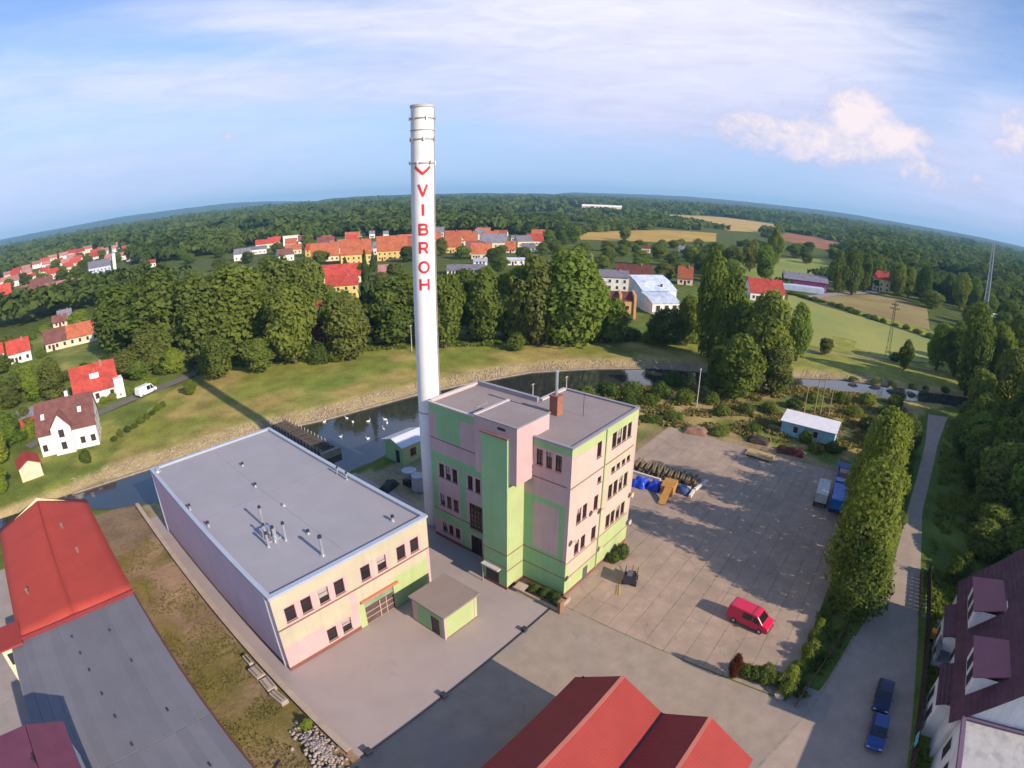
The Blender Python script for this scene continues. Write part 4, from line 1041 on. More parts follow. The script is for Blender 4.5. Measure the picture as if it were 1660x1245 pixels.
def vent(x, y, h, r, cap=True, z=8.8, nm='roof_vent', par=None):
    m = MB().tube([(x, y, z), (x, y, z + 0.12)], [r * 1.7, r * 1.5], 12).tube([(x, y, z + 0.1), (x, y, z + h)], r, 12)
    o = m.build(nm, steel, par or rf, smooth=False)
    if cap:
        MB().tube([(x, y, z + h + 0.02), (x, y, z + h + 0.26)], [r * 1.4, r * 1.2], 12).build('cap', dark, o)
    return o
vent(-18.6, 14.5, 2.0, 0.16)
vent(-20.3, 23.3, 2.1, 0.13); vent(-20.9, 19.6, 1.7, 0.13); vent(-19.9, 19.2, 1.9, 0.13); vent(-21.8, 19.4, 1.5, 0.13); vent(-20.4, 20.6, 1.3, 0.22, False); vent(-21.3, 20.8, 1.6, 0.10)
ac = MB().box(-21.5, -20.2, 21.0, 21.7, 8.95, 9.7).box(-21.45, -21.35, 21.05, 21.65, 8.8, 8.95).box(-20.35, -20.25, 21.05, 21.65, 8.8, 8.95).build('air_unit', steel, rf)
MB().box(-21.8, -19.9, 19.9, 20.05, 8.82, 8.95).box(-21.0, -20.85, 19.2, 21.0, 8.82, 8.97).build('pipe_run', steel, rf)
vent(-10.1, 14.3, 0.45, 0.14); vent(-8.1, 26.9, 0.8, 0.10); vent(-8.1, 25.0, 0.8, 0.10); vent(-25.3, 32.1, 0.5, 0.12); vent(-25.0, 27.3, 0.4, 0.12); vent(-17.6, 18.6, 0.25, 0.13, True); vent(-16.6, 25.2, 0.3, 0.15, False); vent(-15.6, 37.7, 0.25, 0.13); vent(-16.9, 31.5, 0.25, 0.13); vent(-25.2, 44.8, 0.5, 0.3, False)
MB().box(-16.72, -16.69, 14, 44.5, 8.8, 8.808).box(-25.4, -7.9, 29.0, 29.03, 8.8, 8.806).build('roof_seam', material('seam', (0.21, 0.19, 0.20), 0.8), rf)
for yv in (44.9, 13.0):
    MB().tube([(X0 - 0.08, yv, 0.1), (X0 - 0.08, yv, 8.8)], 0.07, 8).build('downpipe', flash, hall)

# ------------------------------------------------------------------ the tower block
tow = thing('office_tower', 'tall pink and green works building with stair shaft', 'building')
TX, TY1, TB, TZ = 13.3, 9.8, 19.1, 17.55
win_r = []
for a, b_ in ((7.58, 8.48), (8.65, 9.55), (9.78, 10.62), (10.93, 11.78)):
    win_r.append((a, b_, 14.75, 16.5))
win_r.append((4.58, 5.42, 14.85, 16.55))
for a, b_ in ((7.92, 8.68), (9.04, 9.80), (10.22, 10.98), (11.35, 12.1)):
    win_r.append((a, b_, 11.72, 12.42))
win_r.append((5.1, 5.8, 11.75, 12.45))
for a, b_ in ((7.62, 8.46), (8.77, 9.62), (9.98, 10.75), (11.1, 11.92), (4.7, 5.5), (1.44, 2.27), (2.56, 3.34)):
    win_r.append((a, b_, 8.65, 10.38))
for a, b_ in ((7.7, 8.55), (8.8, 9.62), (9.97, 10.79), (11.1, 11.95), (4.7, 5.58), (1.43, 2.26), (2.62, 3.45)):
    win_r.append((a, b_, 4.85, 6.5))
reg = [(0, TX, 0, 0.5, PLN), (0, TX, 0.5, 2.3, GRN_LIT), (0, TX, 2.3, 2.45, LINE), (0, TX, 2.45, 4.35, GRN_LIT), (0.35, 6.2, 2.45, 4.35, YEL), (0, TX, 4.35, 4.5, LINE), (0, 6.2, 4.5, 13.25, SALMON), (6.2, TX, 4.5, 13.25, YEL), (7.2, 12.4, 7.0, 8.3, SALMON), (7.3, 12.5, 10.7, 11.5, SALMON), (0, TX, 13.25, 13.42, LINE),
       (0, 6.2, 13.42, 16.4, SALMON), (6.2, TX, 13.42, 16.4, YEL), (7.4, 12.1, 13.42, 14.5, SALMON), (0, TX, 16.7, 17.55, GRN_LIT), (0, 2.2, 16.4, 16.7, PINK), (2.2, TX, 16.4, 16.7, GRN_LIT), (6.1, 6.35, 2.45, 17.0, GRN_LIT), (TX - 0.5, TX, 2.45, 16.6, PINK)]
wall_face((0, 0, 0), (1, 0, 0), TX, TZ, win_r, reg, PINK, WM).build('wall', WM, tow)['label'] = 'sunlit end wall with rows of brown windows'
for o in win_r:
    window(tow, (0, 0, 0), (1, 0, 0), o, bars=(1, 1) if o[3] - o[2] > 1 else (0, 0))
# face towards the forecourt (x = 0), running from the near corner to the left: distances along -y
win_l = []
L0 = TB
def yy(a, b_, z0, z1):
    return (L0 - b_, L0 - a, z0, z1)
for a, b_ in ((3.32, 4.05), (2.22, 2.93), (1.1, 1.84)):
    win_l.append(yy(a, b_, 14.8, 16.5))
for a, b_ in ((17.05, 17.84), (15.99, 16.76), (14.95, 15.71), (12.6, 13.32), (11.49, 12.19)):
    win_l.append(yy(a, b_, 8.65, 10.38))
for a, b_ in ((17.15, 17.9), (16.07, 16.8), (14.94, 15.72)):
    win_l.append(yy(a, b_, 4.85, 6.4))
for a, b_ in ((17.0, 17.77), (15.99, 16.71), (14.9, 15.63)):
    win_l.append(yy(a, b_, 1.1, 2.45))
big = yy(11.25, 13.2, 3.6, 6.9); door_o = yy(11.4, 13.1, 0.02, 2.6)
def rg(a, b_, z0, z1, m):
    return (L0 - b_, L0 - a, z0, z1, m)
reg = [rg(0, TB, 0, 0.45, PLN), rg(0, 5.5, 0.45, 5.0, GRN), rg(0, 5.5, 5.0, 11.3, GRN), rg(1.1, 4.3, 5.05, 10.65, PINK), rg(0, 5.5, 11.3, 13.35, PINK), rg(0, 5.5, 13.5, 16.7, PINK), rg(0, 5.5, 13.35, 13.5, LINE), rg(0, 5.5, 16.75, 17.55, GRN), rg(0, 0.4, 4.4, 16.0, PINK),
       rg(0, 5.5, 4.55, 4.68, LINE), rg(0, 5.5, 2.5, 2.63, LINE),
       rg(9.8, TB, 16.6, 17.55, GRN), rg(9.8, TB, 13.45, 16.6, PINK), rg(14.3, 17.9, 13.5, 16.6, GRN), rg(9.8, TB, 13.3, 13.45, LINE), rg(9.8, TB, 11.7, 13.3, PINK), rg(9.8, TB, 10.6, 11.7, GRN), rg(9.8, TB, 4.1, 10.6, PINK), rg(13.6, 14.6, 4.1, 10.6, GRN), rg(18.2, TB, 0.45, 10.6, GRN), rg(9.8, TB, 3.95, 4.1, LINE), rg(9.8, TB, 2.75, 3.95, GRN), rg(9.8, TB, 0.45, 2.75, PINK), rg(13.3, 14.5, 0.45, 2.75, GRN)]
wall_face((0, TB, 0), (0, -1, 0), TB, TZ, win_l + [big, door_o], reg, PINK, WM).build('wall', WM, tow)['label'] = 'shaded pink and green front wall'
for o in win_l:
    window(tow, (0, TB, 0), (0, -1, 0), o, bars=(1, 1))
window(tow, (0, TB, 0), (0, -1, 0), big, bars=(3, 4), label='tall gridded stair window')
window(tow, (0, TB, 0), (0, -1, 0), door_o, bars=(1, 1), name='door', sill=False, label='dark glazed entrance door')
wall_face((TX, 0, 0), (0, 1, 0), TY1, TZ, [(1.5 + 2.2 * i, 2.5 + 2.2 * i, z, z + 1.6) for i in range(3) for z in (4.9, 8.7, 14.8)], [(0, TY1, 0, 0.5, PLN), (0, TY1, 0.5, 4.4, GRN_LIT)], YEL, WM).build('wall', WM, tow)
for i in range(3):
    for z in (4.9, 8.7, 14.8):
        window(tow, (TX, 0, 0), (0, 1, 0), (1.5 + 2.2 * i, 2.5 + 2.2 * i, z, z + 1.6))
wall_face((TX, TY1, 0), (-1, 0, 0), TX - 8.2, TZ, [], [], PINK, WM).build('wall', WM, tow)
wall_face((8.2, TY1, 0), (0, 1, 0), TB - TY1, TZ, [], [], PINK, WM).build('wall', WM, tow)
wall_face((8.2, TB, 0), (-1, 0, 0), 8.2, TZ, [], [], PINK, WM).build('wall', WM, tow)
roof_m = material('roof_felt_mauve', (0.285, 0.235, 0.225), 0.85, 0.10, 0.4, 0.1, 6, stain=0.5, stain_col=(0.25, 0.205, 0.195), stain_scale=0.2)
flash2 = material('parapet_flashing_grey', (0.28, 0.26, 0.29), 0.5, 0.1, 0.8, spec=0.4)
flash3 = material('parapet_flashing_pale', (0.50, 0.45, 0.44), 0.5, 0.1, 0.8, spec=0.4)
rA = MB().box(0.25, TX - 0.25, 0.25, TY1 - 0.25, 17.2, 17.50).build('roof', roof_m, tow)
rB = MB().box(0.25, 7.95, TY1 - 0.2, TB - 0.25, 17.2, 17.42).build('roof', roof_m, tow)
MB().box(-0.1, TX + 0.1, -0.1, 0.26, 17.553, 17.70).box(TX - 0.26, TX + 0.1, 0.26, TY1, 17.553, 17.70).box(-0.1, 0.26, 0.26, 4.48, 17.553, 17.70).build('parapet_flashing', flash2, rA)
MB().box(8.3, TX - 0.28, TY1 - 0.3, TY1 + 0.12, 17.553, 17.80).build('parapet_flashing', flash3, rA)
MB().box(-0.1, 0.26, 9.85, TB + 0.1, 17.553, 17.68).box(0.26, 8.3, TB - 0.26, TB + 0.1, 17.553, 17.80).build('parapet_flashing', flash3, rB)
MB().box(7.9, 8.32, TY1 + 0.15, TB - 0.28, 17.3, 17.95).build('parapet_flashing', flash2, rB)
for q in ((2.4, 4.2, 14.0, 14.08, 17.42, 17.50), (2.2, 2.5, 13.0, 13.25, 17.42, 17.6), (0.6, 1.0, 12.5, 13.0, 17.42, 17.75)):
    MB().box(*q).build('roof_box', flash2, rB)
# stair shaft and the pink head over it
sh = MB().box(-2.7, 0.1, 5.5, 8.75, 0.35, 17.85).build('stair_shaft', GRN, tow)
MB().box(-2.76, 0.0, 5.44, 8.81, 0.0, 0.35).build('plinth', PLN, sh)
MB().box(-2.82, -2.45, 5.40, 8.85, 17.853, 18.0).build('ledge', LINE, sh)
MB().box(-2.74, -0.02, 5.46, 5.497, 4.55, 4.68).box(-2.74, -0.02, 5.46, 5.497, 2.5, 2.63).box(-2.74, -2.703, 5.497, 8.79, 4.55, 4.68).box(-2.74, -2.703, 5.497, 8.79, 2.9, 3.0).build('string_course', LINE, sh)
lit_face = MB().box(-2.695, -0.02, 5.485, 5.4985, 0.36, 13.1).build('lit_side_panel', GRN_LIT, sh)  # added skin that paints the shaft's sunlit side lighter than its other faces
d_ = MB().box(-2.73, -2.703, 6.6, 8.4, 0.05, 2.2).build('door', dark, sh)
MB().box(-3.3, -2.705, 6.3, 8.65, 2.38, 2.55).build('canopy', material('canopy_pale', (0.55, 0.48, 0.44), 0.7), sh)
MB().box(-3.2, -3.1, 8.45, 8.55, 0.0, 2.378).build('canopy_post', steel, sh)
hd = MB().box(-2.5, 2.6, 4.5, 9.78, 13.15, 19.2).build('stair_head', PINK, tow)
MB().box(-2.35, 2.45, 4.65, 9.6, 19.2, 19.24).build('roof', roof_m, hd)
MB().box(-2.6, 2.7, 4.4, 4.64, 19.203, 19.30).box(-2.6, -2.36, 4.64, 9.6, 19.203, 19.30).build('parapet_flashing', flash2, hd)
MB().box(-2.6, 2.7, 9.61, 9.9, 19.203, 19.36).build('parapet_flashing', flash3, hd)
MB().box(-2.55, -2.503, 5.9, 6.8, 18.55, 18.8).build('vent_grille', dark, hd)
brick_m = material('chimney_brick', (0.33, 0.13, 0.085), 0.9, 0.2, 2.5, 0.3, 14)
st_ = MB()
for k in range(13):
    st_.box(5.75 + (k % 2) * 0.012, 6.75 - (k % 2) * 0.012, 5.75 + (k % 2) * 0.012, 6.75 - (k % 2) * 0.012, 17.5 + k * 0.155, 17.5 + k * 0.155 + 0.148)
stk = st_.build('chimney_stack', brick_m, tow)
MB().box(5.68, 6.82, 5.68, 6.82, 19.52, 19.66).build('cap', LINE, stk)
MB().tube([(6.25, 6.25, 19.66), (6.25, 6.25, 22.1)], 0.16, 12).tube([(6.25, 6.25, 22.12), (6.25, 6.25, 22.3)], [0.22, 0.2], 12).build('flue_pipe', steel, stk)
MB().tube([(7.6, 3.7, 17.5), (7.6, 3.7, 20.0)], 0.03, 6).build('aerial', dark, tow)
MB().tube([(6.22, -0.09, 0.4), (6.22, -0.09, 17.5)], 0.06, 8).build('downpipe', GRN_LIT, tow)
dish_m = material('dish_beige', (0.55, 0.42, 0.30), 0.5)
for (x, z) in ((0.6, 7.0), (13.0, 6.9), (5.95, 8.2), (4.2, 8.8), (13.2, 3.0), (6.5, 2.9), (0.3, 2.6)):
    m = MB().tube([(x, -0.02, z), (x, -0.32, z + 0.05)], 0.035, 6)
    prof = [(0.05, -0.30), (0.22, -0.34), (0.36, -0.44)]
    n_ = 12; b0 = len(m.v)
    for r_, y_ in prof:
        for k in range(n_):
            m.v.append((x + r_ * math.cos(6.283 * k / n_), y_, z + 0.05 + r_ * math.sin(6.283 * k / n_)))
    for i in range(len(prof) - 1):
        for k in range(n_):
            m.f.append((b0 + i * n_ + k, b0 + i * n_ + (k + 1) % n_, b0 + (i + 1) * n_ + (k + 1) % n_, b0 + (i + 1) * n_ + k)); m.mi.append(0)
    m.build('lamp' if z < 3.5 else 'satellite_dish', dish_m, tow)
MB().box(3.55, 4.45, -0.04, -0.003, 0.2, 1.8).build('meter_cabinet', material('cabinet', (0.10, 0.10, 0.09), 0.6), tow)

# ------------------------------------------------------------------ the chimney
chim = thing('factory_chimney', 'tall white factory chimney with red VIBROH lettering', 'chimney', (2.1, 21.3, 0))
white_m = material('chimney_white', (0.80, 0.77, 0.755), 0.6, 0.05, 0.5, stain=0.25, stain_scale=0.5, stain_col=(0.66, 0.62, 0.60))
RC = lambda z: 1.34 - 0.10 * min(z / 20.0, 1.0)
m = MB(); n_ = 48; zs = [0, 5, 12, 20, 30, 40, 46, 49.8]
for z in zs:
    for k in range(n_):
        m.v.append((RC(z) * math.cos(6.28318 * k / n_), RC(z) * math.sin(6.28318 * k / n_), z))
for i in range(len(zs) - 1):
    for k in range(n_):
        m.f.append((i * n_ + k, i * n_ + (k + 1) % n_, (i + 1) * n_ + (k + 1) % n_, (i + 1) * n_ + k)); m.mi.append(0)
shaft = m.build('shaft', white_m, chim, smooth=True)
def ring(z, r0, r1, h, mt, nm, par):
    m = MB(); n_ = 40
    for (r_, zz) in ((r0, z), (r1, z), (r1, z + h), (r0, z + h)):
        for k in range(n_):
            m.v.append((r_ * math.cos(6.28318 * k / n_), r_ * math.sin(6.28318 * k / n_), zz))
    for i in range(4):
        for k in range(n_):
            j = (i + 1) % 4
            m.f.append((i * n_ + k, i * n_ + (k + 1) % n_, j * n_ + (k + 1) % n_, j * n_ + k)); m.mi.append(0)
    return m.build(nm, mt, par)
rusty = material('ring_steel', (0.34, 0.29, 0.29), 0.7, 0.3, 3.0)
ring(49.55, 1.0, 1.32, 0.28, material('chimney_rim', (0.50, 0.46, 0.45), 0.7), 'rim', chim)
MB().tube([(0, 0, 49.3), (0, 0, 49.4)], 1.2, 24).build('flue_opening', dark, chim)
for z in (48.3, 46.0, 43.4):
    o = ring(z, 1.23, 1.33, 0.10, rusty, 'platform_ring', chim)
    for k in range(6):
        a = k * 1.047 + z
        MB().box(-0.05, 0.05, -0.07, 0.07, -0.12, 0.30).build('antenna', rusty if k % 2 else white_m, o, loc=(1.40 * math.cos(a), 1.40 * math.sin(a), z), rz=a)
ring(47.0, 1.23, 1.30, 0.08, rusty, 'band_ring', chim)
ring(15.3, 1.25, 1.36, 0.10, rusty, 'band_ring', chim)
la = math.atan2(-45.0, 41.0)
ld = MB()
for s in (-1, 1):
    ld.tube([(1.36 * math.cos(la + s * 0.15), 1.36 * math.sin(la + s * 0.15), 2.0), (1.32 * math.cos(la + s * 0.15), 1.32 * math.sin(la + s * 0.15), 49.4)], 0.03, 5)
ld.build('ladder', rusty, chim)
red_m = material('sign_red', (0.62, 0.035, 0.045), 0.6, 0.08, 1.0)
FACE = math.atan2(CAM.y - 21.3, CAM.x - 2.1) + 0.02
def stroke_letter(strokes, zc, w, name):
    """strokes: polylines in letter units; laid on the shaft as thin raised strips"""
    m = MB()
    for pts, closed in strokes:
        P = []
        q = pts + ([pts[0]] if closed else [])
        for a, b_ in zip(q[:-1], q[1:]):
            n = max(1, int(math.hypot(b_[0] - a[0], b_[1] - a[1]) / 0.08))
            P += [(a[0] + (b_[0] - a[0]) * k / n, a[1] + (b_[1] - a[1]) * k / n) for k in range(n)]
        P.append(q[-1])
        prev = None
        for i, p in enumerate(P):
            a = P[max(i - 1, 0)]; c = P[min(i + 1, len(P) - 1)]
            if closed and i in (0, len(P) - 1):
                a, c = P[-2], P[1]
            d = Vector((c[0] - a[0], c[1] - a[1])).normalized(); nn = Vector((-d.y, d.x)) * w / 2
            row = []
            for s in (-1, 0, 1):
                x, z = p[0] + nn.x * s, zc + p[1] + nn.y * s
                ang = FACE + x / 1.24
                row.append((1.262 * math.cos(ang), 1.262 * math.sin(ang), z))
            if prev:
                for s in range(2):
                    m.quad(prev[s], row[s], row[s + 1], prev[s + 1])
            prev = row
    o = m.build(name, red_m, shaft)
    return o
arc = lambda cx, cy, rx, ry, a0, a1, n: [(cx + rx * math.cos(RAD(a0 + (a1 - a0) * k / n)), cy + ry * math.sin(RAD(a0 + (a1 - a0) * k / n))) for k in range(n + 1)]
ht, hw = 0.62, 0.46
stroke_letter([([(-0.86, 0.42), (0.0, -0.36), (0.86, 0.42)], False)], 42.62, 0.30, 'chevron_mark')
stroke_letter([([(-hw, ht), (0, -ht), (hw, ht)], False)], 40.5, 0.26, 'letter_v')
stroke_letter([([(0, ht), (0, -ht)], False)], 38.4, 0.28, 'letter_i')
stroke_letter([([(-hw + .05, ht), (-hw + .05, -ht)], False), ([(-hw + .05, ht - .1), (0.1, ht - .1)] + arc(0.1, 0.27, 0.26, 0.25, 90, -90, 8) + [(-hw + .05, 0.02)], False), ([(-hw + .05, 0.02), (0.12, 0.02)] + arc(0.12, -0.25, 0.32, 0.27, 90, -90, 8) + [(-hw + .05, -0.52)], False)], 36.3, 0.27, 'letter_b')
stroke_letter([([(-hw + .05, ht), (-hw + .05, -ht)], False), ([(-hw + .05, ht - .1), (0.1, ht - .1)] + arc(0.1, 0.22, 0.28, 0.30, 90, -90, 8) + [(-hw + .05, -0.08)], False), ([(0.05, -0.08), (hw - .04, -ht)], False)], 34.33, 0.26, 'letter_r')
stroke_letter([(arc(0, 0, 0.50, 0.56, 90, 450, 28)[:-1], True)], 32.23, 0.25, 'letter_o')
stroke_letter([([(-hw + .02, ht), (-hw + .02, -ht)], False), ([(hw - .02, ht), (hw - .02, -ht)], False), ([(-hw, 0), (hw, 0)], False)], 30.33, 0.26, 'letter_h')

# ------------------------------------------------------------------ forecourt garage
ki = thing('garage_kiosk', 'small square green and yellow garage with flat brown roof', 'garage')
KX0, KX1, KY0, KY1, KZ = -12.6, -8.0, 5.0, 9.45, 3.02
wall_face((KX0, KY0, 0), (1, 0, 0), KX1 - KX0, KZ, [], [(0, 4.6, 0, 0.15, PLN), (0, 0.22, 0, KZ, PINK), (3.95, 4.3, 0.15, KZ, YEL), (4.15, 4.22, 0.15, KZ, LINE)], GRN_LIT, WM).build('wall', WM, ki)
dr = (2.55, 3.75, 0.03, 2.25)
wall_face((KX0, KY1, 0), (0, -1, 0), KY1 - KY0, KZ, [dr], [(0, 4.45, 0, 0.15, PLN), (4.1, 4.45, 0, KZ, PINK), (0, 0.6, 0.15, KZ, PINK)], GRN, WM).build('wall', WM, ki)
wall_face((KX1, KY0, 0), (0, 1, 0), KY1 - KY0, KZ, [], [], GRN_LIT, WM).build('wall', WM, ki)
wall_face((KX1, KY1, 0), (-1, 0, 0), KX1 - KX0, KZ, [], [], GRN, WM).build('wall', WM, ki)
MB().box(KX0 + 0.1, KX0 + 0.14, KY1 - dr[1], KY1 - dr[0], 0.03, 2.25).build('door', material('door_brown', (0.10, 0.055, 0.05), 0.6), ki)
MB().box(KX0 - 0.25, KX1 + 0.25, KY0 - 0.25, KY1 + 0.25, 3.022, 3.22).build('roof', material('garage_roof', (0.265, 0.205, 0.175), 0.85, 0.1, 0.5, stain=0.4, stain_scale=0.4, stain_col=(0.23, 0.18, 0.15)), ki, bevel=0.03)

# ------------------------------------------------------------------ pump house by the weir
pu = thing('pump_house', 'small green house with pale metal roof beside the chimney', 'house')
PX0, PX1, PY0, PY1 = 9.6, 14.8, 36.2, 40.6
wall_face((PX0, PY0, 0), (1, 0, 0), PX1 - PX0, 3.2, [(1.5, 2.7, 1.0, 2.3)], [], GRN_LIT, WM).build('wall', WM, pu)  # same green as the other walls, in its sunlit colour
wall_face((PX0, PY1, 0), (0, -1, 0), PY1 - PY0, 3.2, [(2.6, 3.6, 0.03, 2.2)], [], GRN, WM).build('wall', WM, pu)
wall_face((PX1, PY0, 0), (0, 1, 0), PY1 - PY0, 3.2, [], [], GRN, WM).build('wall', WM, pu)
wall_face((PX1, PY1, 0), (-1, 0, 0), PX1 - PX0, 3.2, [], [], GRN, WM).build('wall', WM, pu)
window(pu, (PX0, PY0, 0), (1, 0, 0), (1.5, 2.7, 1.0, 2.3))
MB().box(PX0 + 0.12, PX0 + 0.16, PY1 - 3.6, PY1 - 2.6, 0.03, 2.2).build('door', dark, pu)
m = MB(); yc = (PY0 + PY1) / 2
for s in (-1, 1):
    m.quad((PX0 - 0.4, yc, 4.0), (PX0 - 0.4, yc + s * 2.6, 3.15), (PX1 + 0.4, yc + s * 2.6, 3.15), (PX1 + 0.4, yc, 4.0)) if s < 0 else m.quad((PX0 - 0.4, yc, 4.0), (PX1 + 0.4, yc, 4.0), (PX1 + 0.4, yc + s * 2.6, 3.15), (PX0 - 0.4, yc + s * 2.6, 3.15))
pr_ = m.build('roof', material('pale_metal_roof', (0.58, 0.60, 0.66), 0.4, 0.08, 1.0, spec=0.5), pu)
sd = pr_.modifiers.new('solid', 'SOLIDIFY'); sd.thickness = 0.08
MB().quad((PX0 - 0.3, PY0 - 0.02, 3.12), (PX0 - 0.3, yc, 3.95), (PX0 - 0.3, PY1 + 0.02, 3.12)).build('gable', GRN, pu)
# ------------------------------------------------------------------ houses
def roof_slabs(w, d, he, hr, over=0.45, th=0.16, hip=0.0):
    """gable (or hipped) roof, ridge along x, as a closed shell"""
    m = MB(); x0, x1 = -w / 2 - over * (0.6 if not hip else 1), w / 2 + over * (0.6 if not hip else 1); yo = d / 2 + over; ze = he - over * (hr - he) / (d / 2)
    r0, r1 = x0 + hip, x1 - hip
    for dz, flip in ((th, False), (0, True)):
        a, b_, c, d_ = (x0, -yo, ze + dz), (x1, -yo, ze + dz), (r1, 0, hr + dz), (r0, 0, hr + dz)
        e, f = (x1, yo, ze + dz), (x0, yo, ze + dz)
        qs = [(a, b_, c, d_), (d_, c, e, f)]
        if hip:
            qs += [(b_, e, c), (f, a, d_)]
        for q in qs:
            m.quad(*(q[::-1] if flip else q))
    edge = [(x0, -yo, ze), (x1, -yo, ze)] + ([] if hip else [(r1, 0, hr)]) + [(x1, yo, ze), (x0, yo, ze)] + ([] if hip else [(r0, 0, hr)])
    for p, q in zip(edge, edge[1:] + edge[:1]):
        m.quad(p, q, (q[0], q[1], q[2] + th), (p[0], p[1], p[2] + th))
    return m
W_FAR = MB().box(-0.5, 0.5, -0.05, 0.05, 0, 1.3).mesh('window'); W_FAR.materials.append(material('far_pane', (0.05, 0.04, 0.045), 0.25, 0.1, 1.0))
W_FRM = MB().box(-0.6, 0.6, -0.03, 0.03, -0.1, -0.003).box(-0.6, -0.503, -0.03, 0.03, 0, 1.3).box(0.503, 0.6, -0.03, 0.03, 0, 1.3).box(-0.6, 0.6, -0.03, 0.03, 1.303, 1.4).mesh('frame'); W_FRM.materials.append(frame_white)
def far_window(par, x, y, z, rz, frame=True, s=1.0):
    o = child('window', W_FAR, None, par, (x, y, z), (0, 0, rz), (s, 1, s))
    if frame:
        child('frame', W_FRM, None, o)
    return o
def house(name, label, x, y, ang, w, d, he, hr, wall, roof, group=None, detail=2, hip=0.0, chimney=True, cat='house', z=0.0, turn=False, nwin=None):
    t_ = thing(name, label, cat, (x, y, z), RAD(ang), group)
    if turn:      # ridge runs front to back
        pass
    wm_, rm_ = pal_wall(wall), pal_roof(roof)
    W_, D_ = (d, w) if turn else (w, d)
    inner = t_
    m = MB()
    b0 = len(m.v)
    hx, hy = W_ / 2, D_ / 2
    m.v += [(-hx, -hy, -0.1), (hx, -hy, -0.1), (hx, hy, -0.1), (-hx, hy, -0.1), (-hx, -hy, he), (hx, -hy, he), (hx, hy, he), (-hx, hy, he), (-hx, 0, hr - 0.02), (hx, 0, hr - 0.02)]
    m.f += [(0, 1, 5, 4), (1, 2, 6, 9, 5), (2, 3, 7, 6), (3, 0, 4, 8, 7)] if not hip else [(0, 1, 5, 4), (1, 2, 6, 5), (2, 3, 7, 6), (3, 0, 4, 7), (4, 5, 6, 7)]
    m.mi += [0] * len(m.f)
    if hip:
        m.v = m.v[:8]
    rzl = math.pi / 2 if turn else 0
    m.build('wall', wm_, t_, rz=rzl)
    ro = roof_slabs(W_, D_, he, hr, 0.45 if w > 6 else 0.25, hip=hip).build('roof', rm_, t_, rz=rzl)
    if chimney and detail:
        MB().box(W_ * 0.18, W_ * 0.18 + 0.6, -0.9, -0.3, hr - 0.9, hr + 0.7).build('chimney', pal_wall('rose'), ro)
    if detail:
        fl = max(1, int(he / 2.7)); n = nwin or max(2, int(w / 2.9))
        for f in range(fl):
            for i in range(n):
                far_window(t_, -w / 2 + w * (i + 0.5) / n, -d / 2 - 0.03, 0.95 + f * 2.7, 0, detail > 1)
            k = max(1, int(d / 3.4))
            for i in range(k):
                for s in (-1, 1):
                    far_window(t_, s * (w / 2 + 0.03), -d / 2 + d * (i + 0.5) / k, 0.95 + f * 2.7, math.pi / 2, detail > 1)
        if detail > 1:
            MB().box(-0.5, 0.5, -d / 2 - 0.06, -d / 2 - 0.005, 0, 2.1).build('door', frame_brown, t_, loc=(w * (0.5 / n - 0.5) + w / n * 0.5, 0, 0))
    return t_
# -- near left: the white house with the mauve roof and its gabled bay
hm = house('villa', 'white house with mauve roof and gabled bay on the left lawn', -32.2, 91.5, -14, 12.4, 9.2, 4.6, 9.2, 'white', 'mauve', detail=0, chimney=False)
wp = pal_wall('white')
m = MB(); m.v += [(-2.1, -5.6, -0.1), (2.1, -5.6, -0.1), (2.1, -2.0, -0.1), (-2.1, -2.0, -0.1), (-2.1, -5.6, 5.4), (2.1, -5.6, 5.4), (2.1, -1.0, 5.4), (-2.1, -1.0, 5.4), (0, -5.6, 7.8), (0, -1.5, 7.8)]
m.f += [(0, 1, 5, 8, 4), (1, 2, 6, 5), (3, 0, 4, 7)]; m.mi += [0] * 3
bay = m.build('gabled_bay', wp, hm, loc=(-0.9, 0, 0))
ro = roof_slabs(5.0, 4.2, 5.4, 7.85, 0.3).build('roof', pal_roof('mauve'), bay, rz=math.pi / 2, loc=(0, -3.3, 0))
far_window(hm, -0.9, -5.63, 3.4, 0, True, 1.15); far_window(hm, -0.9, -5.63, 1.0, 0, True, 1.1)
for yv in (-2.6, 0, 2.6):
    far_window(hm, 6.23, yv, 1.0, math.pi / 2); far_window(hm, 6.23, yv * 0.6, 3.9, math.pi / 2, True, 0.9)
for xv in (-5.2, 3.0, 5.2):
    far_window(hm, xv, -4.63, 1.0, 0)
for xv in (-4.6, 3.4):
    sk = MB().box(-0.4, 0.4, -0.6, 0.6, 0, 0.08).build('skylight', frame_white, hm, loc=(xv, -2.6, 7.05)); sk.rotation_euler.x = RAD(45)
MB().box(0.5, 1.2, 0.5, 1.2, 8.4, 10.2).build('chimney', pal_wall('white'), hm)
house('garage', 'small cream garage with red roof beside the mauve roofed house', -42.6, 82.0, 3, 4.4, 5.2, 2.5, 3.6, 'cream', 'red', detail=0, turn=True)
rh = house('villa', 'white house with wide bright red roof beside the lane', -21.5, 117.5, -6, 11.5, 9.0, 3.3, 8.3, 'white', 'red', chimney=True)
MB().box(4.6, 7.0, -5.4, -2.2, 0, 4.6).build('porch_wing', wp, rh)
sk = MB().box(-1.2, 1.2, -0.7, 0.7, 0, 0.1).build('skylight', frame_white, rh, loc=(0.2, -2.4, 5.95)); sk.rotation_euler.x = RAD(48)
house('shed', 'small red shed with slate grey lean-to roof', -40.5, 112.5, 2, 4.4, 4.6, 2.5, 3.7, 'red', 'slate', detail=0, chimney=False)
house('farmhouse', 'long cream house with half orange, half mauve roof', -17.1, 195.7, -6, 21.0, 9.0, 3.1, 6.9, 'cream', 'orange')
bl = roof_slabs(8.6, 9.02, 3.12, 6.95, 0.46).build('old_roof', pal_roof('mauve'), bpy.data.objects['farmhouse'], loc=(-6.4, 0, 0.03))
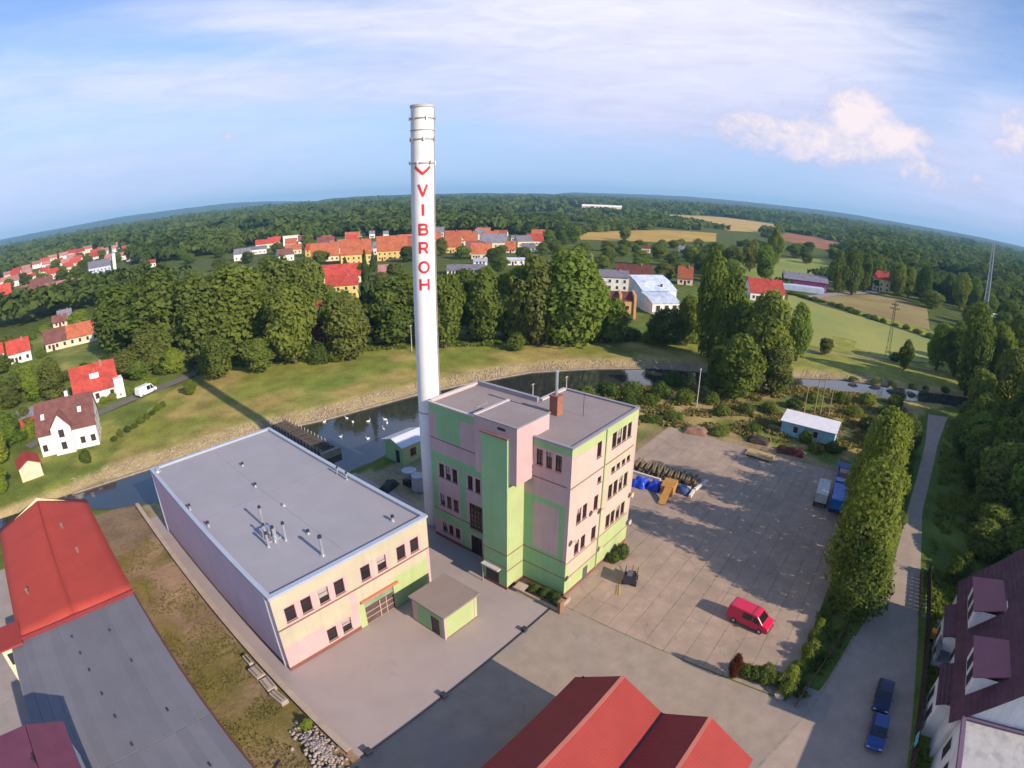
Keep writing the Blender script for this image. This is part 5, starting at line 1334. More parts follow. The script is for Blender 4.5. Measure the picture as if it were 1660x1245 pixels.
for l in [('cottage', 'tiny white cottage with slate roof behind the long orange roof', -12.1, 260.9, -5, 7.2, 7, 2.3, 4.8, 'white', 'slate'), ('cottage', 'small cream cottage with mauve roof behind the long orange roof', -16.5, 245.0, -5, 6.8, 6, 2.5, 5.1, 'cream', 'mauve'),
          ('cottage', 'white cottage with red roof cut by the left picture edge', -47.0, 196.6, 1, 5.5, 7, 3.9, 6.9, 'white', 'red'), ('cottage', 'white cottage with steep red roof near the left picture edge', -38.5, 190.2, 0, 8.7, 7, 3.9, 7.6, 'white', 'red'),
          ('house', 'yellow house with mauve roof at the left edge of the village', -26.6, 387.4, -2, 12.2, 10, 7.2, 10.9, 'yellow', 'mauve'), ('house', 'large cream house with mauve roof behind the yellow one', -12.2, 402.7, -3, 17, 12, 6.3, 12.5, 'cream', 'mauve'), ('house', 'pink house with rose roof right of the mauve roofs', -7.0, 344.6, -5, 14, 10.5, 6.6, 12.0, 'pink', 'rose'),
          ('house', 'low house with rose hipped roof before the tall willows', 12.1, 394.7, -7, 12.8, 9.6, 2.9, 8.0, 'rose', 'rose'), ('house', 'cream house with bright red roof at the left picture edge', -40.6, 442.5, 0, 11.1, 8.3, 4.5, 11.5, 'cream', 'red'), ('house', 'pale blue villa with slate roof above the willows', 45.1, 476.3, -10, 19.7, 12, 7.1, 11.9, 'paleblue', 'slate')]:
    house(*l)
ch_t = MB().box(-1.5, 1.5, -1.5, 1.5, 0, 13.5).box(-1.7, 1.7, -1.7, 1.7, 13.5, 14.0).build('church_tower', pal_wall('white'), loc=(64, 505, 0)); tag(ch_t, 'slim white tower beside the pale blue villa', 'tower')
slant = MB().tube([(-3, 0, 0), (-1, 0, 4), (2.5, 0, 7)], [0.06] * 3, 5)
lamp_row = None
ROW = [(-33.6,706.4,0,11.1,8.3,4.9,8.3,'cream','rose'),(-21.3,742.8,-1,11.6,8.7,5.2,8.7,'white','red'),(-8.3,751.2,-2,11.8,8.8,5.3,8.9,'white','rose'),(-10.4,583.0,-3,9.2,7,4.2,6.9,'cream','red'),(9.4,800.6,-3,12.5,9.4,5.7,9.5,'white','rose'),(24.7,834.3,-4,13,9.8,5.9,10,'white','red'),(40.3,880.6,-5,13.8,10.3,6.3,10.5,'cream','rose'),(36,744.5,-6,11.7,8.8,5.3,9,'white','red'),(58.9,886.5,-6,13.9,10.4,6.3,10.7,'white','rose'),(75.6,915.6,-7,14.3,10.8,6.6,11.1,'cream','red'),(52,699,-7,11,8.3,5.1,8.5,'white','rose'),(87.8,899.5,-8,14.1,10.6,6.5,11,'white','red'),(109.5,959.9,-9,15.1,11.3,6.9,11.7,'cream','rose'),(91.8,777.8,-9,12.3,9.2,5.7,9.6,'white','red'),(150,876.7,-12,13.9,10.5,6.5,11,'white','rose'),(129.1,742.9,-12,11.9,8.9,5.6,9.4,'cream','red'),(97,616.4,-12,9.9,7.4,4.6,7.8,'white','rose'),(96.1,575.1,-13,9.3,7,4.4,7.3,'white','red'),(89,486.8,-14,8,7,3.8,6.2,'cream','rose'),(86.8,455,-15,7.5,7,3.6,5.9,'white','red')]
for r_ in ROW:
    house('row_house', 'small %s house with %s roof in the far row at left' % (r_[7], r_[8]), *r_, group='far %s houses with %s roofs at left' % (r_[7], r_[8]), detail=1, chimney=False, nwin=3)
CENTRE = [('white long house with slate roof left of the village', 168.7,412.4,-25,14.1,10.6,4.1,6.2,'white','slate'), ('cream house with red roof at the left end of the village', 197.8,457.2,-26,17.4,12,4.5,8.1,'cream','red'), ('white house with red roof next to the white modern block', 210.5,462.6,-27,12.4,9.3,4.6,8.9,'white','red'), ('low cream house with orange roof under the white modern block', 179.1,369.5,-29,12.6,9.5,3.8,7.3,'cream','orange'), ('white gabled house with mauve roof right of the modern block', 226.2,430.6,-30,13.1,9.8,4.5,9.2,'white','mauve'), ('cream house with mauve roof behind the first big orange roof', 218.6,383.4,-32,14.6,10.9,5.1,8.9,'cream','mauve'),
 ('first of the three big orange roofs left of the chimney, cream walls', 162.0,295.9,-32,18.3,12,4.0,11.6,'cream','orange'), ('middle of the three big orange roofs, yellow walls', 160.0,257.3,-35,18.6,12,7.0,15.0,'yellow','orange'), ('big orange hipped roof next to the chimney, yellow walls', 187.0,255.8,-39,19.0,12,6.6,15.0,'yellow','orange'), ('far cream house with orange roof behind the big orange roofs', 264.2,409,-35,13.7,10.3,3.4,8.7,'cream','orange'), ('small white gable, left of three in front of the woods', 304.7,449,-36,5.1,7,3.8,6.7,'white','slate'), ('small white gable, middle of three in front of the woods', 297.3,423.1,-37,5.5,7,4.2,7,'white','slate'), ('small white gable, right of three in front of the woods', 300.3,405.1,-38,5.4,7,4.2,6.9,'white','slate'),
 ('wide red roof behind the yellow house in the tree line', 113.2,203.9,-34,18.3,12,3.8,8.7,'cream','red'), ('yellow house with red roof rising above the tree line', 89.1,168.1,-34,13,9.8,5.8,9.1,'yellow','red'), ('dark red house with red roof half hidden by trees', 44.3,109.9,-32,7.5,7,7.4,11.6,'darkred','red'), ('low rose coloured shed left of the chimney', 137.5,196.7,-39,11.6,8.7,2.2,6.0,'rose','rose'),
 ('pale blue house peeking out right of the chimney', 313.3,345.2,-44,8.8,7,7.2,10.9,'paleblue','slate'), ('cream house with orange roof touching the chimney on the right', 277.8,309.5,-44,6,7,4,9.7,'cream','orange'), ('yellow house with tall orange roof right of the chimney', 237.1,251.4,-45,11,8.2,5.1,15.0,'yellow','orange'), ('white house with orange roof in the village centre', 284.4,279.6,-47,10.6,7.9,4.3,10.8,'white','orange'), ('cream house with orange roof at the back of the village', 346,321.3,-48,12.3,9.2,4.5,9.2,'cream','orange'), ('long cream house with slate grey roof right of the orange roofs', 281.5,253.5,-49,20.1,12,4.6,10.1,'cream','slate'), ('cream house with orange roof in front of the slate roof', 221.6,211.4,-48,12.5,9.4,3.8,9.5,'cream','orange'), ('flat slate grey shed above the tree line right of the chimney', 166.3,172,-46,18.7,12,2.5,4.6,'white','slate'), ('small shed with pale blue roof behind the slate shed', 197.8,190.7,-48,7.6,7,2.2,3.4,'white','paleblue'),
 ('small cream house with orange roof at the right end of the village', 260.4,220,-51,7.1,7,2.5,7.7,'cream','orange'), ('white house with slate roof at the right end of the village', 273.7,214.9,-52,9.4,7.1,3,5.7,'white','slate'), ('white house with red roof right of the village', 317.6,242.2,-53,12.5,9.4,3.9,8.8,'white','red'), ('tiny white hut right of the red roof', 343.2,247.2,-55,3.6,7,3.1,4.3,'white','slate'), ('tiny white hut left of the red roof', 335.3,276.9,-52,5.2,7,3.1,4.9,'white','slate'), ('flat white shed with pale blue roof left of the tall willow', 210.7,175.6,-51,9.7,7.3,3.1,3.9,'white','paleblue'),
 ('apricot house with dark brown roof and white chimneys', 191.2,91.2,-63,16.1,12,5,9.6,'apricot','brown'), ('white house with violet grey roof beside the tall willow', 174.2,92.4,-61,12.6,9.5,6.1,8.4,'white','slate'), ('cream block with orange roof right of the modern house', 216.6,76.2,-68,7.2,7,3.6,8.5,'cream','orange'), ('tiny cream garden house with brown roof', 339.8,157.1,-64,6.4,7,3.6,5.2,'cream','brown'), ('tiny white garden house with slate roof', 369.8,140.9,-68,4.8,7,2.8,5.4,'white','slate')]
for l in CENTRE:
    hp = 4.0 if l[8] in ('orange',) and l[4] > 17 else 0.0
    house('house', *l, hip=hp)
o = house('barn', 'long cream hall with pale roof in the far woods', 1278.7, 741.8, -60, 105, 14, 12, 16, 'cream', 'white', detail=1, chimney=False, cat='barn', nwin=9)
house('barn', 'distant white building on the wooded skyline', 1724, 1247, -54, 37.7, 12, 8, 13, 'white', 'white', detail=1, chimney=False, cat='building', nwin=5)
# right-hand side
house('barn', 'white walled barn with red roof right of the tall trees', 209.1, 34.7, -77 + 18, 15.9, 11.9, 3.8, 8.9, 'white', 'red', cat='barn')
vb = house('barn', 'long violet barn with grey roof beyond the meadow', 266.8, 26.4, -80 + 8, 24, 11, 5.0, 8.0, 'violet', 'slate', cat='barn', chimney=False)
MB().box(-13, 9, -13.5, -6.2, 0, 2.6).build('annex', pal_wall('paleblue'), vb)
house('villa', 'slim lemon yellow villa with red hipped roof', 318.5, -13.6, -88, 11.2, 8.4, 7.7, 11.8, 'lemon', 'red', hip=2.5)
house('warehouse', 'long white flat hall at the right picture edge', 348.8, -112, -102, 30, 14, 6.9, 8.6, 'white', 'white', cat='hall', chimney=False)
house('warehouse', 'low slate hall with white roof beside the mast', 258, -78, -99, 10, 9, 6.0, 7.2, 'slate', 'white', cat='hall', chimney=False)
house('cottage', 'narrow white cottage between the poplars', 386.9, -65.4, -95, 5.6, 7, 6.8, 9.6, 'white', 'white')
# the white modern house with stepped roof wings
mo = thing('modern_house', 'white modern house with two stepped blue grey roofs', 'house', (150, 60, 0), RAD(-38))
bg = pal_roof('paleblue')
q90 = math.pi / 2
def slab_house(x0, x1, y0, y1, zf, zb, nm, rn):
    # wall body and roof plate of one wing: zf high at the front, zb at the back, slightly bowed
    ym = (y0 + y1) / 2; zm = (zf + zb) / 2 + 0.55
    m = MB()
    for a_, b_ in (((y0, zf), (ym, zm)), ((ym, zm), (y1, zb))):
        m.quad((x0 - .3, a_[0] - (.3 if a_[0] == y0 else 0), a_[1]), (x1 + .12, a_[0] - (.3 if a_[0] == y0 else 0), a_[1]), (x1 + .12, b_[0], b_[1]), (x0 - .3, b_[0], b_[1]))
    w = MB()
    w.quad((x0, y0, -0.1), (x1, y0, -0.1), (x1, y0, zf - .05), (x0, y0, zf - .05)).quad((x1, y1, -0.1), (x0, y1, -0.1), (x0, y1, zb - .05), (x1, y1, zb - .05))
    for x_ in (x0, x1):
        w.quad((x_, y0, -0.1), (x_, y1, -0.1), (x_, y1, zb - .05), (x_, ym, zm - .05), (x_, y0, zf - .05))
    w.build(nm, wp, mo)
    o = m.build(rn, bg, mo); sd = o.modifiers.new('solid', 'SOLIDIFY'); sd.thickness = 0.2; sd.offset = 1
slab_house(-7.0, 7.0, -1.0, 11.0, 6.6, 10.6, 'wall', 'roof')
slab_house(-7.6, 3.4, -10.5, -1.02, 3.9, 6.2, 'wing', 'wing_roof')
for xv in (-5.4, -2.0, 1.2):
    far_window(mo, xv, -10.53, 1.1, 0, True, 1.6)
for yv in (1.5, 5.0, 8.5):
    far_window(mo, 7.03, yv, 2.2, math.pi / 2, True, 1.5); far_window(mo, 7.03, yv, 5.2, math.pi / 2, True, 1.2)
for yv in (-8, -4.5):
    far_window(mo, 3.43, yv, 1.4, math.pi / 2, True, 1.5)
far_window(mo, 1.5, 1.0, 7.6, 0, True, 1.0)
# apricot row with stepped fire walls
bk = thing('terrace', 'apricot terrace with stepped fire walls and brown roof', 'house', (126.5, 66.5, 0), RAD(-58))
MB().box(-7.5, 7.5, -5, 5, -0.1, 6.0).build('wall', pal_wall('apricot'), bk)
MB().quad((-7.4, -5.2, 6.02), (7.4, -5.2, 6.02), (7.4, 5, 7.6), (-7.4, 5, 7.6)).build('roof', pal_roof('brown'), bk)
for xv in (-7.4, -2.4, 2.6, 7.4):
    MB().box(xv - 0.4, xv + 0.4, -5.5, 5.2, 0, 8.1).build('fire_wall', pal_wall('apricot'), bk)
for xv in (-5, 0, 5):
    far_window(bk, xv, -5.03, 3.2, 0); far_window(bk, xv, -5.03, 0.9, 0)
wb = thing('modern_block', 'flat roofed white modern block among the red roofs', 'house', (222.3, 450.4, 0), RAD(-29))
MB().box(-7.6, 7.6, -5.5, 5.5, -0.1, 8.6).build('wall', wp, wb)
MB().box(-7.8, 7.8, -5.7, 5.7, 8.603, 8.9).build('roof', pal_wall('white'), wb)
for xv in (-5, -2, 2, 5):
    far_window(wb, xv, -5.53, 1.2, 0, False, 1.3); far_window(wb, xv, -5.53, 5.0, 0, False, 1.3)

# ------------------------------------------------------------------ works buildings in the foreground
red_sheet = sheet_lines('red_sheet_roof', (0.315, 0.044, 0.036), 0.65, 0, 0.30, 0.12, 0.07, 0.2, 0.5, stain=0.15, rnd=0.0)
lh = thing('red_roof_hall', 'hall with broad plain red gable roof left of the dirt strip', 'hall', (-42.2, 40.0, 0))
MB().quad((6.6, 13.0, -0.1), (-6.6, 13.0, -0.1), (-6.6, 13.0, 4.6), (0, 13.0, 7.5), (6.6, 13.0, 4.6)).box(-6.6, 6.6, -11.3, 12.9, -0.1, 4.5).build('wall', pal_wall('cream'), lh)
m = MB()
A_, B_, Cc, Dd, R0, R1 = (7.0, -11.6, 4.55), (7.0, 13.4, 4.55), (-7.0, 13.9, 4.55), (-7.0, -11.6, 4.55), (-0.2, -11.7, 4.85), (0.0, 13.7, 7.0)
VV, FF = [], []
for k_, (P_, Q_, S_, T_) in enumerate(((A_, B_, R1, R0), (R0, R1, Cc, Dd))):
    for j in range(17):
        for i in range(7):
            u, v = i / 6, j / 16
            VV.append(tuple((Vector(P_) * (1 - u) + Vector(T_) * u) * (1 - v) + (Vector(Q_) * (1 - u) + Vector(S_) * u) * v))
    I = np.arange(119).reshape(17, 7) + 119 * k_
    FF.append(np.stack([I[:-1, :-1], I[1:, :-1], I[1:, 1:], I[:-1, 1:]], -1).reshape(-1, 4))
lr_ = obj('roof', raw_mesh('roof', np.array(VV), np.vstack(FF)), sheet_lines('red_sheet_bright', (0.40, 0.058, 0.040), 0.65, 0, 0.30, 0.10, 0.07, 0.2, 0.5, stain=0.15, rnd=0.0), lh); sd = lr_.modifiers.new('solid', 'SOLIDIFY'); sd.thickness = 0.14; sd.offset = 1
m = MB()
for (x, y) in ((2.2, 4.5), (3.0, -1.5), (-4.6, -5.0)):
    z = (5.15 + (y + 11.7) * 0.1) * (1 - abs(x) / 7) + 4.55 * abs(x) / 7 + 0.1
    MB().tube([(x, y, z), (x, y, z + 0.55)], 0.16, 10).tube([(x, y, z + 0.57), (x, y, z + 0.72)], [0.26, 0.2], 10).build('roof_vent', material('vent_rust', (0.22, 0.12, 0.10), 0.7), lh)
MB().box(-6.95, 6.95, -11.95, -11.72, 4.2, 4.85).build('fire_wall', paint('red_edge', (0.22, 0.035, 0.04)), lh)
cb = MB().box(-9.4, -6.75, -12.4, -9.0, 0, 4.6).build('side_tower', pal_wall('cream'), lh)
MB().box(-9.0, -7.2, -12.43, -12.403, 2.6, 4.0).build('opening', dark, cb)
MB().box(-9.7, -6.7, -12.7, -8.7, 4.603, 4.8).build('roof', red_sheet, cb)
gh_ = thing('grey_roof_hall', 'long low hall with grey striped sheet roof at lower left', 'hall')
MB().box(-50.3, -35.5, -30, 28.2, -0.1, 4.25).build('wall', material('plinth_brown', (0.16, 0.055, 0.055), 0.8), gh_)
MB().box(-50.4, -35.35, -30, 28.22, 4.253, 4.36).build('roof_base', material('roof_joint_grey', (0.24, 0.235, 0.25), 0.8), gh_)
sheet_m = material('grey_roof_sheet', (0.165, 0.160, 0.178), 0.65, 0.09, 0.35, 0.04, 6, rnd=0.07, stain=0.4, stain_scale=0.3, stain_col=(0.145, 0.14, 0.155))
for k, (ya, yb) in enumerate(((-30, -11.9), (-11.8, 8.4), (8.5, 28.2))):
    for i in range(13):
        xa = -50.3 + i * 1.148
        MB().box(xa, xa + 1.115, ya, yb, 4.362, 4.40 + 0.004 * ((i * 7 + k) % 3)).build('roof_sheet', sheet_m, gh_)
for (x, y) in ((-43.5, 25.5), (-43.3, 22.6), (-43.1, 19.8), (-42.9, 16.2), (-42.7, 13.0), (-42.5, 9.4), (-42.3, 5.6), (-42.1, 2.0), (-45.0, 6.2), (-39.5, 24.0), (-38.9, 18.5), (-38.3, 11.0), (-37.9, 4.0)):
    MB().box(x - 0.10, x + 0.10, y - 0.22, y + 0.22, 4.405, 4.45).build('roof_clip', dark, gh_)
MB().box(-35.34, -35.15, -30, 28.2, 4.1, 4.5).build('gutter', material('gutter_brown', (0.13, 0.045, 0.045), 0.6), gh_)
ph = thing('purple_roof_house', 'taller house with dark purple roof and white gable at lower left', 'house', (-49.6, 4.6, 0))
MB().extrude_y([(-3.0, -0.1), (2.6, -0.1), (2.6, 7.9), (-0.2, 8.9), (-3.0, 8.9)], -9.5, 6.2).build('wall', wp, ph)
m = MB(); m.quad((-3.4, -9.9, 9.0), (0.1, -9.9, 9.0), (0.1, 6.5, 9.0), (-3.4, 6.5, 9.0)).quad((0.1, -9.9, 9.0), (3.0, -9.9, 7.85), (3.0, 6.5, 7.85), (0.1, 6.5, 9.0))
pr2 = m.build('roof', material('purple_roofing', (0.15, 0.045, 0.075), 0.6, 0.15, 0.8), ph); sd = pr2.modifiers.new('solid', 'SOLIDIFY'); sd.thickness = 0.16; sd.offset = 1
MB().tube([(0, 2.5, 9.16), (0, 2.5, 9.7)], 0.12, 8).build('roof_vent', dark, ph)
# double gabled red hall under the camera
rr = thing('twin_gable_hall', 'twin gabled red roofed hall at the lower edge', 'hall')
m = MB(); EX = -11.75
prof = [(-9.5, 4.1), (-13.3, 6.7), (-17.1, 4.6), (-20.7, 6.5), (-24.6, 4.0)]
m.quad(*[(EX - 0.3, y, z) for y, z in [(-9.5, -0.1)] + prof + [(-24.6, -0.1)]])
m.quad((EX - 0.3, -9.5, -0.1), (-48, -9.5, -0.1), (-48, -9.5, 4.1), (EX - 0.3, -9.5, 4.1)).quad((EX - 0.3, -24.6, -0.1), (EX - 0.3, -24.6, 4.0), (-48, -24.6, 4.0), (-48, -24.6, -0.1))
m.build('wall', pal_wall('cream'), rr)
cols = [red_sheet] * 4
for i, ((ya, za), (yb, zb)) in enumerate(zip(prof[:-1], prof[1:])):
    o_ = 0.35 if i == 0 else 0
    p_ = 0.35 if i == 3 else 0
    ya2, za2 = (ya + o_, za - o_ * (zb - za) / (ya - yb)) if i == 0 else (ya, za)
    yb2, zb2 = (yb - p_, zb - p_ * (za - zb) / (ya - yb)) if i == 3 else (yb, zb)
    mm_ = MB(); mm_.quad((EX, ya2, za2 + .05), (-48, ya2, za2 + .05), (-48, yb2, zb2 + .05), (EX, yb2, zb2 + .05))
    so = mm_.build('roof_slope', red_sheet, rr); sd = so.modifiers.new('solid', 'SOLIDIFY'); sd.thickness = 0.12; sd.offset = 0
for (y, z) in ((-13.3, 6.78), (-20.7, 6.58)):
    MB().box(-48, EX + 0.02, y - 0.14, y + 0.14, z + 0.03, z + 0.11).build('ridge_cap', material('ridge_pale', (0.50, 0.17, 0.12), 0.5), rr)
MB().tube([(EX - 0.1, -9.9, 3.8), (EX - 0.1, -9.9, 4.6)], 0.10, 8).build('stub_pipe', dark, rr)
MB().box(-48, EX, -17.25, -16.95, 4.70, 4.76).build('valley_gutter', dark, rr)

# ------------------------------------------------------------------ dormer house on the right
dh = thing('dormer_house', 'white house with dark purple roof and rosy dormers at lower right', 'house')
prf = sheet_lines('purple_tiles', (0.115, 0.048, 0.062), 0.7, 1, 0.38, 0.6, 0.3, 0.2, 0.9)
rosy = material('dormer_roof_rose', (0.30, 0.10, 0.115), 0.6, 0.12, 0.8)
whs = pal_wall('white')
DX0, DX1, DYF, DYR, DYB, EZ, RZ = -2.3, 18.5, -40.2, -46.0, -51.8, 5.4, 11.3
m = MB()
m.quad((DX1, DYF, -0.1), (DX0, DYF, -0.1), (DX0, DYF, EZ), (DX1, DYF, EZ)).quad((DX0, DYB, -0.1), (DX1, DYB, -0.1), (DX1, DYB, EZ), (DX0, DYB, EZ))
m.quad((DX1, DYB, -0.1), (DX1, DYF, -0.1), (DX1, DYF, EZ), (DX1, DYR, RZ), (DX1, DYB, EZ)).quad((DX0, DYF, -0.1), (DX0, DYB, -0.1), (DX0, DYB, EZ), (DX0, DYR, RZ), (DX0, DYF, EZ))
m.build('wall', whs, dh)
dro = roof_slabs(DX1 - DX0, DYF - DYB, EZ, RZ, 0.5).build('roof', prf, dh, loc=((DX0 + DX1) / 2, DYR, 0.05))
for xc, hw_ in ((12.2, 2.7), (2.6, 2.5)):
    m = MB()
    m.v += [(xc + hw_, -40.6, 4.4), (xc - hw_, -40.6, 4.4), (xc - hw_, -40.6, 8.3), (xc + hw_, -40.6, 8.3), (xc + hw_, -45.0, 8.3), (xc - hw_, -45.0, 8.3), (xc + hw_, -44.0, 4.4), (xc - hw_, -44.0, 4.4)]
    m.f += [(0, 1, 2, 3), (1, 7, 5, 2), (6, 0, 3, 4)]; m.mi += [0] * 3
    dmr = m.build('dormer', whs, dh)
    q = MB().quad((xc + hw_ + .3, -40.2, 8.3), (xc - hw_ - .3, -40.2, 8.3), (xc - hw_ + .2, -45.4, 9.4), (xc + hw_ - .2, -45.4, 9.4)); q.f[0] = q.f[0][::-1] if False else q.f[0]
    rd = q.build('roof', rosy, dmr); sd = rd.modifiers.new('solid', 'SOLIDIFY'); sd.thickness = 0.14; sd.offset = 0
    far_window(dh, xc - 1.0, -40.57, 6.2, math.pi, True, 1.3); far_window(dh, xc + 1.0, -40.57, 6.2, math.pi, True, 1.3)
for xv in (1.0, 4.0, 8.5, 12.0, 16.0):
    far_window(dh, xv, DYF + 0.03, 2.6, math.pi)
for xc in (12.2, 2.6):
    by = MB().box(xc - 2.4, xc + 2.4, DYF + 0.005, DYF + 1.3, -0.1, 4.3).build('bay', whs, dh)
    q = MB().quad((xc + 2.7, DYF + 1.7, 4.25), (xc - 2.7, DYF + 1.7, 4.25), (xc - 2.7, DYF - 0.2, 5.15), (xc + 2.7, DYF - 0.2, 5.15))
    rb_ = q.build('roof', prf, by); sd = rb_.modifiers.new('solid', 'SOLIDIFY'); sd.thickness = 0.14; sd.offset = 0
    for dx in (-1.2, 1.2):
        far_window(by, xc + dx, DYF + 1.33, 1.0, math.pi, True, 1.2)
bal = MB().box(8.0, 11.0, DYF + 0.01, DYF + 1.6, 2.3, 2.5).box(8.0, 11.0, DYF + 1.5, DYF + 1.6, 2.5, 3.4).build('balcony', material('balcony_grey', (0.16, 0.15, 0.17), 0.7), dh)
an = MB().box(-9.0, -2.36, -49, -40.6, -0.1, 5.9).build('flat_wing', whs, dh)
MB().box(-8.7, -2.8, -48.7, -40.9, 5.903, 5.95).build('roof', material('wing_roof_pale', (0.46, 0.44, 0.42), 0.85, 0.12, 1.5, stain=0.5, stain_scale=0.8), an)
MB().box(-9.15, -8.72, -49.1, -40.5, 5.903, 6.15).box(-2.78, -2.4, -49.1, -40.5, 5.903, 6.15).box(-8.7, -2.8, -40.88, -40.45, 5.903, 6.15).build('coping', material('coping_purple', (0.16, 0.10, 0.15), 0.6), an)
far_window(an, -6.5, -40.57, 2.5, math.pi, True, 1.3); far_window(an, -3.8, -40.57, 2.5, math.pi, True, 1.3)
MB().box(17.3, 17.9, -47.2, -46.6, 9.5, 12.2).build('chimney', pal_wall('cream'), dro if False else dh)
MB().tube([(9.4, -43.5, 8.9), (9.4, -43.5, 9.5), (9.9, -43.3, 9.9)], 0.07, 6).build('aerial', steel, dh)
# more of the village and the far-left streets: small houses between the gardens
MORE = []
rv_ = random.Random(12)
def far_street(pts, walls, roofs, tagname, label, n=None):
    for (x, y) in pts:
        w_ = rv_.uniform(9, 13); he = rv_.uniform(4.2, 6.0)
        wl_, rf_ = rv_.choice(walls), rv_.choice(roofs)
        MORE.append((x, y))
        house('house', label % (wl_, rf_), x, y, math.degrees(math.atan2(y - CAM.y, x - CAM.x)) - 90 + rv_.uniform(-25, 25), w_, 8.5, he, he + rv_.uniform(3.2, 4.6), wl_, rf_, group=tagname % (wl_, rf_), detail=1, chimney=False, nwin=3)
far_street([(-30, 560), (-12, 640), (5, 610), (18, 660), (8, 540), (30, 590), (45, 640), (62, 740), (75, 690), (20, 760), (-25, 660), (70, 820), (100, 840), (118, 880), (60, 800), (-40, 600), (110, 800), (80, 610), (130, 820), (40, 700)], ['white', 'cream', 'white', 'lemon'], ['red', 'rose', 'red', 'orange'], 'far %s houses with %s roofs before the left woods', 'small %s house with %s roof in the far left settlement')
far_street([(230, 400), (250, 390), (205, 420), (240, 300), (262, 330), (300, 300), (320, 290), (330, 310), (360, 270), (345, 300), (255, 270), (205, 290), (215, 270), (300, 240), (230, 225), (190, 330), (205, 345), (175, 330), (150, 330), (140, 380)], ['white', 'cream', 'yellow', 'white'], ['orange', 'red', 'orange', 'mauve', 'slate'], 'village %s houses with %s roofs', 'small %s house with %s roof inside the village')
# ------------------------------------------------------------------ walls, kerbs and rails of the works
rw = thing('retaining_wall', 'long low pale wall between the dirt strip and the hall', 'wall')
cap_m = material('wall_coping', (0.42, 0.33, 0.25), 0.85, 0.15, 0.8, 0.2, 8, stain=0.5, stain_scale=0.5, stain_col=(0.33, 0.22, 0.19))
for k in range(18):
    ya, yb = 1.0 + k * 3.0, 1.0 + k * 3.0 + 2.96
    MB().box(-28.05, -27.46, ya, yb, 0.52, 0.62).build('coping_slab', cap_m, rw)
MB().box(-27.98, -27.5, 1.0, 55, -0.3, 0.52).build('wall_body', material('wall_redbrown', (0.20, 0.11, 0.10), 0.9, 0.2, 0.8), rw)
rl_ = thing('gate_rail', 'dark sliding gate rail across the concrete', 'rail')
MB().box(-27.4, -2.3, -0.02, 0.14, 0.0, 0.07).build('track', dark, rl_)
for (x, w_) in ((-6.6, 0.5), (-17.9, 0.5), (-26.6, 0.6)):
    MB().box(x - w_ / 2, x + w_ / 2, -0.15, 0.32, 0.0, 0.42).build('stop_block', dark, rl_)
bd = thing('planting_bed', 'walled planting bed at the foot of the tower', 'planter')
MB().box(-2.2, -0.02, -0.9, -0.72, 0, 0.55).box(-2.2, -2.02, -0.72, 5.2, 0, 0.35).build('edging', cap_m, bd)
MB().box(-2.0, -0.02, -0.71, 5.25, 0, 0.22).build('soil', material('soil', (0.075, 0.055, 0.035), 0.95, 0.3, 2.0, 0.4, 8), bd)
pl = MB().box(-2.45, -1.75, -1.25, -0.92, 0, 1.5).box(-2.5, -1.7, -1.30, -0.87, 1.5, 1.6).build('gate_pillar', material('pillar_brown', (0.27, 0.15, 0.085), 0.85, 0.15, 1.0)); tag(pl, 'stout brown pillar at the corner of the planting bed', 'pillar')
for i, (x, y, h, r) in enumerate(((-1.1, 0.3, 1.2, 0.75), (-1.0, 1.6, 1.0, 0.8), (-1.1, 2.9, 0.9, 0.7), (-1.2, -0.3, 0.8, 0.6))):
    tree(x, y, h, r, 'u', 'dark shrub in the planting bed, %s from the brown pillar' % ORD[(3 if i == 2 else 2 if i == 1 else 1 if i == 0 else 0)], 'shrubs in the planting bed', 'leaf_dark', 0.2)
tree(8.8, -1.0, 1.5, 0.85, 'u', 'grey green shrub at the tower wall, nearer the corner', 'shrubs at the sunlit tower wall', 'leaf_dark')
tree(10.4, -1.3, 1.9, 1.05, 'u', 'larger grey green shrub at the tower wall, farther from the corner', 'shrubs at the sunlit tower wall', 'leaf_dark')
sk_ = MB().box(-2.0, -0.9, 3.8, 5.0, 0.5, 0.62).build('leaning_slab', cap_m); sk_.rotation_euler = (0.05, -0.08, 0.1); tag(sk_, 'pale concrete slab leaning beside the stair shaft', 'slab')

# stacked concrete blocks and rubble in the dirt strip
cbm = material('block_concrete', (0.40, 0.32, 0.25), 0.9, 0.2, 1.2, 0.3, 8)
for i, (x, y, rz, w_, d_) in enumerate(((-28.75, 13.9, 0.05, 1.0, 1.7), (-28.7, 11.9, -0.04, 1.0, 1.7), (-28.8, 9.9, 0.12, 0.8, 1.9), (-28.6, 15.9, 0.0, 0.5, 1.5))):
    o = thing('concrete_block', ['pale concrete block beside the wall, second from the top', 'pale concrete block beside the wall, third from the top', 'longest concrete block beside the wall, nearest the rubble', 'narrow concrete block beside the wall, farthest from the rubble'][i], 'block', (x, y, 0), rz, 'concrete blocks beside the wall')
    MB().box(-w_ / 2, w_ / 2, -d_ / 2, d_ / 2, 0, 0.5).build('block', cbm, o, bevel=0.05)
    MB().box(-w_ / 2 + .15, -w_ / 2 + .3, -d_ / 2 + .2, d_ / 2 - .2, 0.5, 0.56).box(w_ / 2 - .3, w_ / 2 - .15, -d_ / 2 + .2, d_ / 2 - .2, 0.5, 0.56).build('lifting_rib', material('rib', (0.20, 0.15, 0.12), 0.9), o)
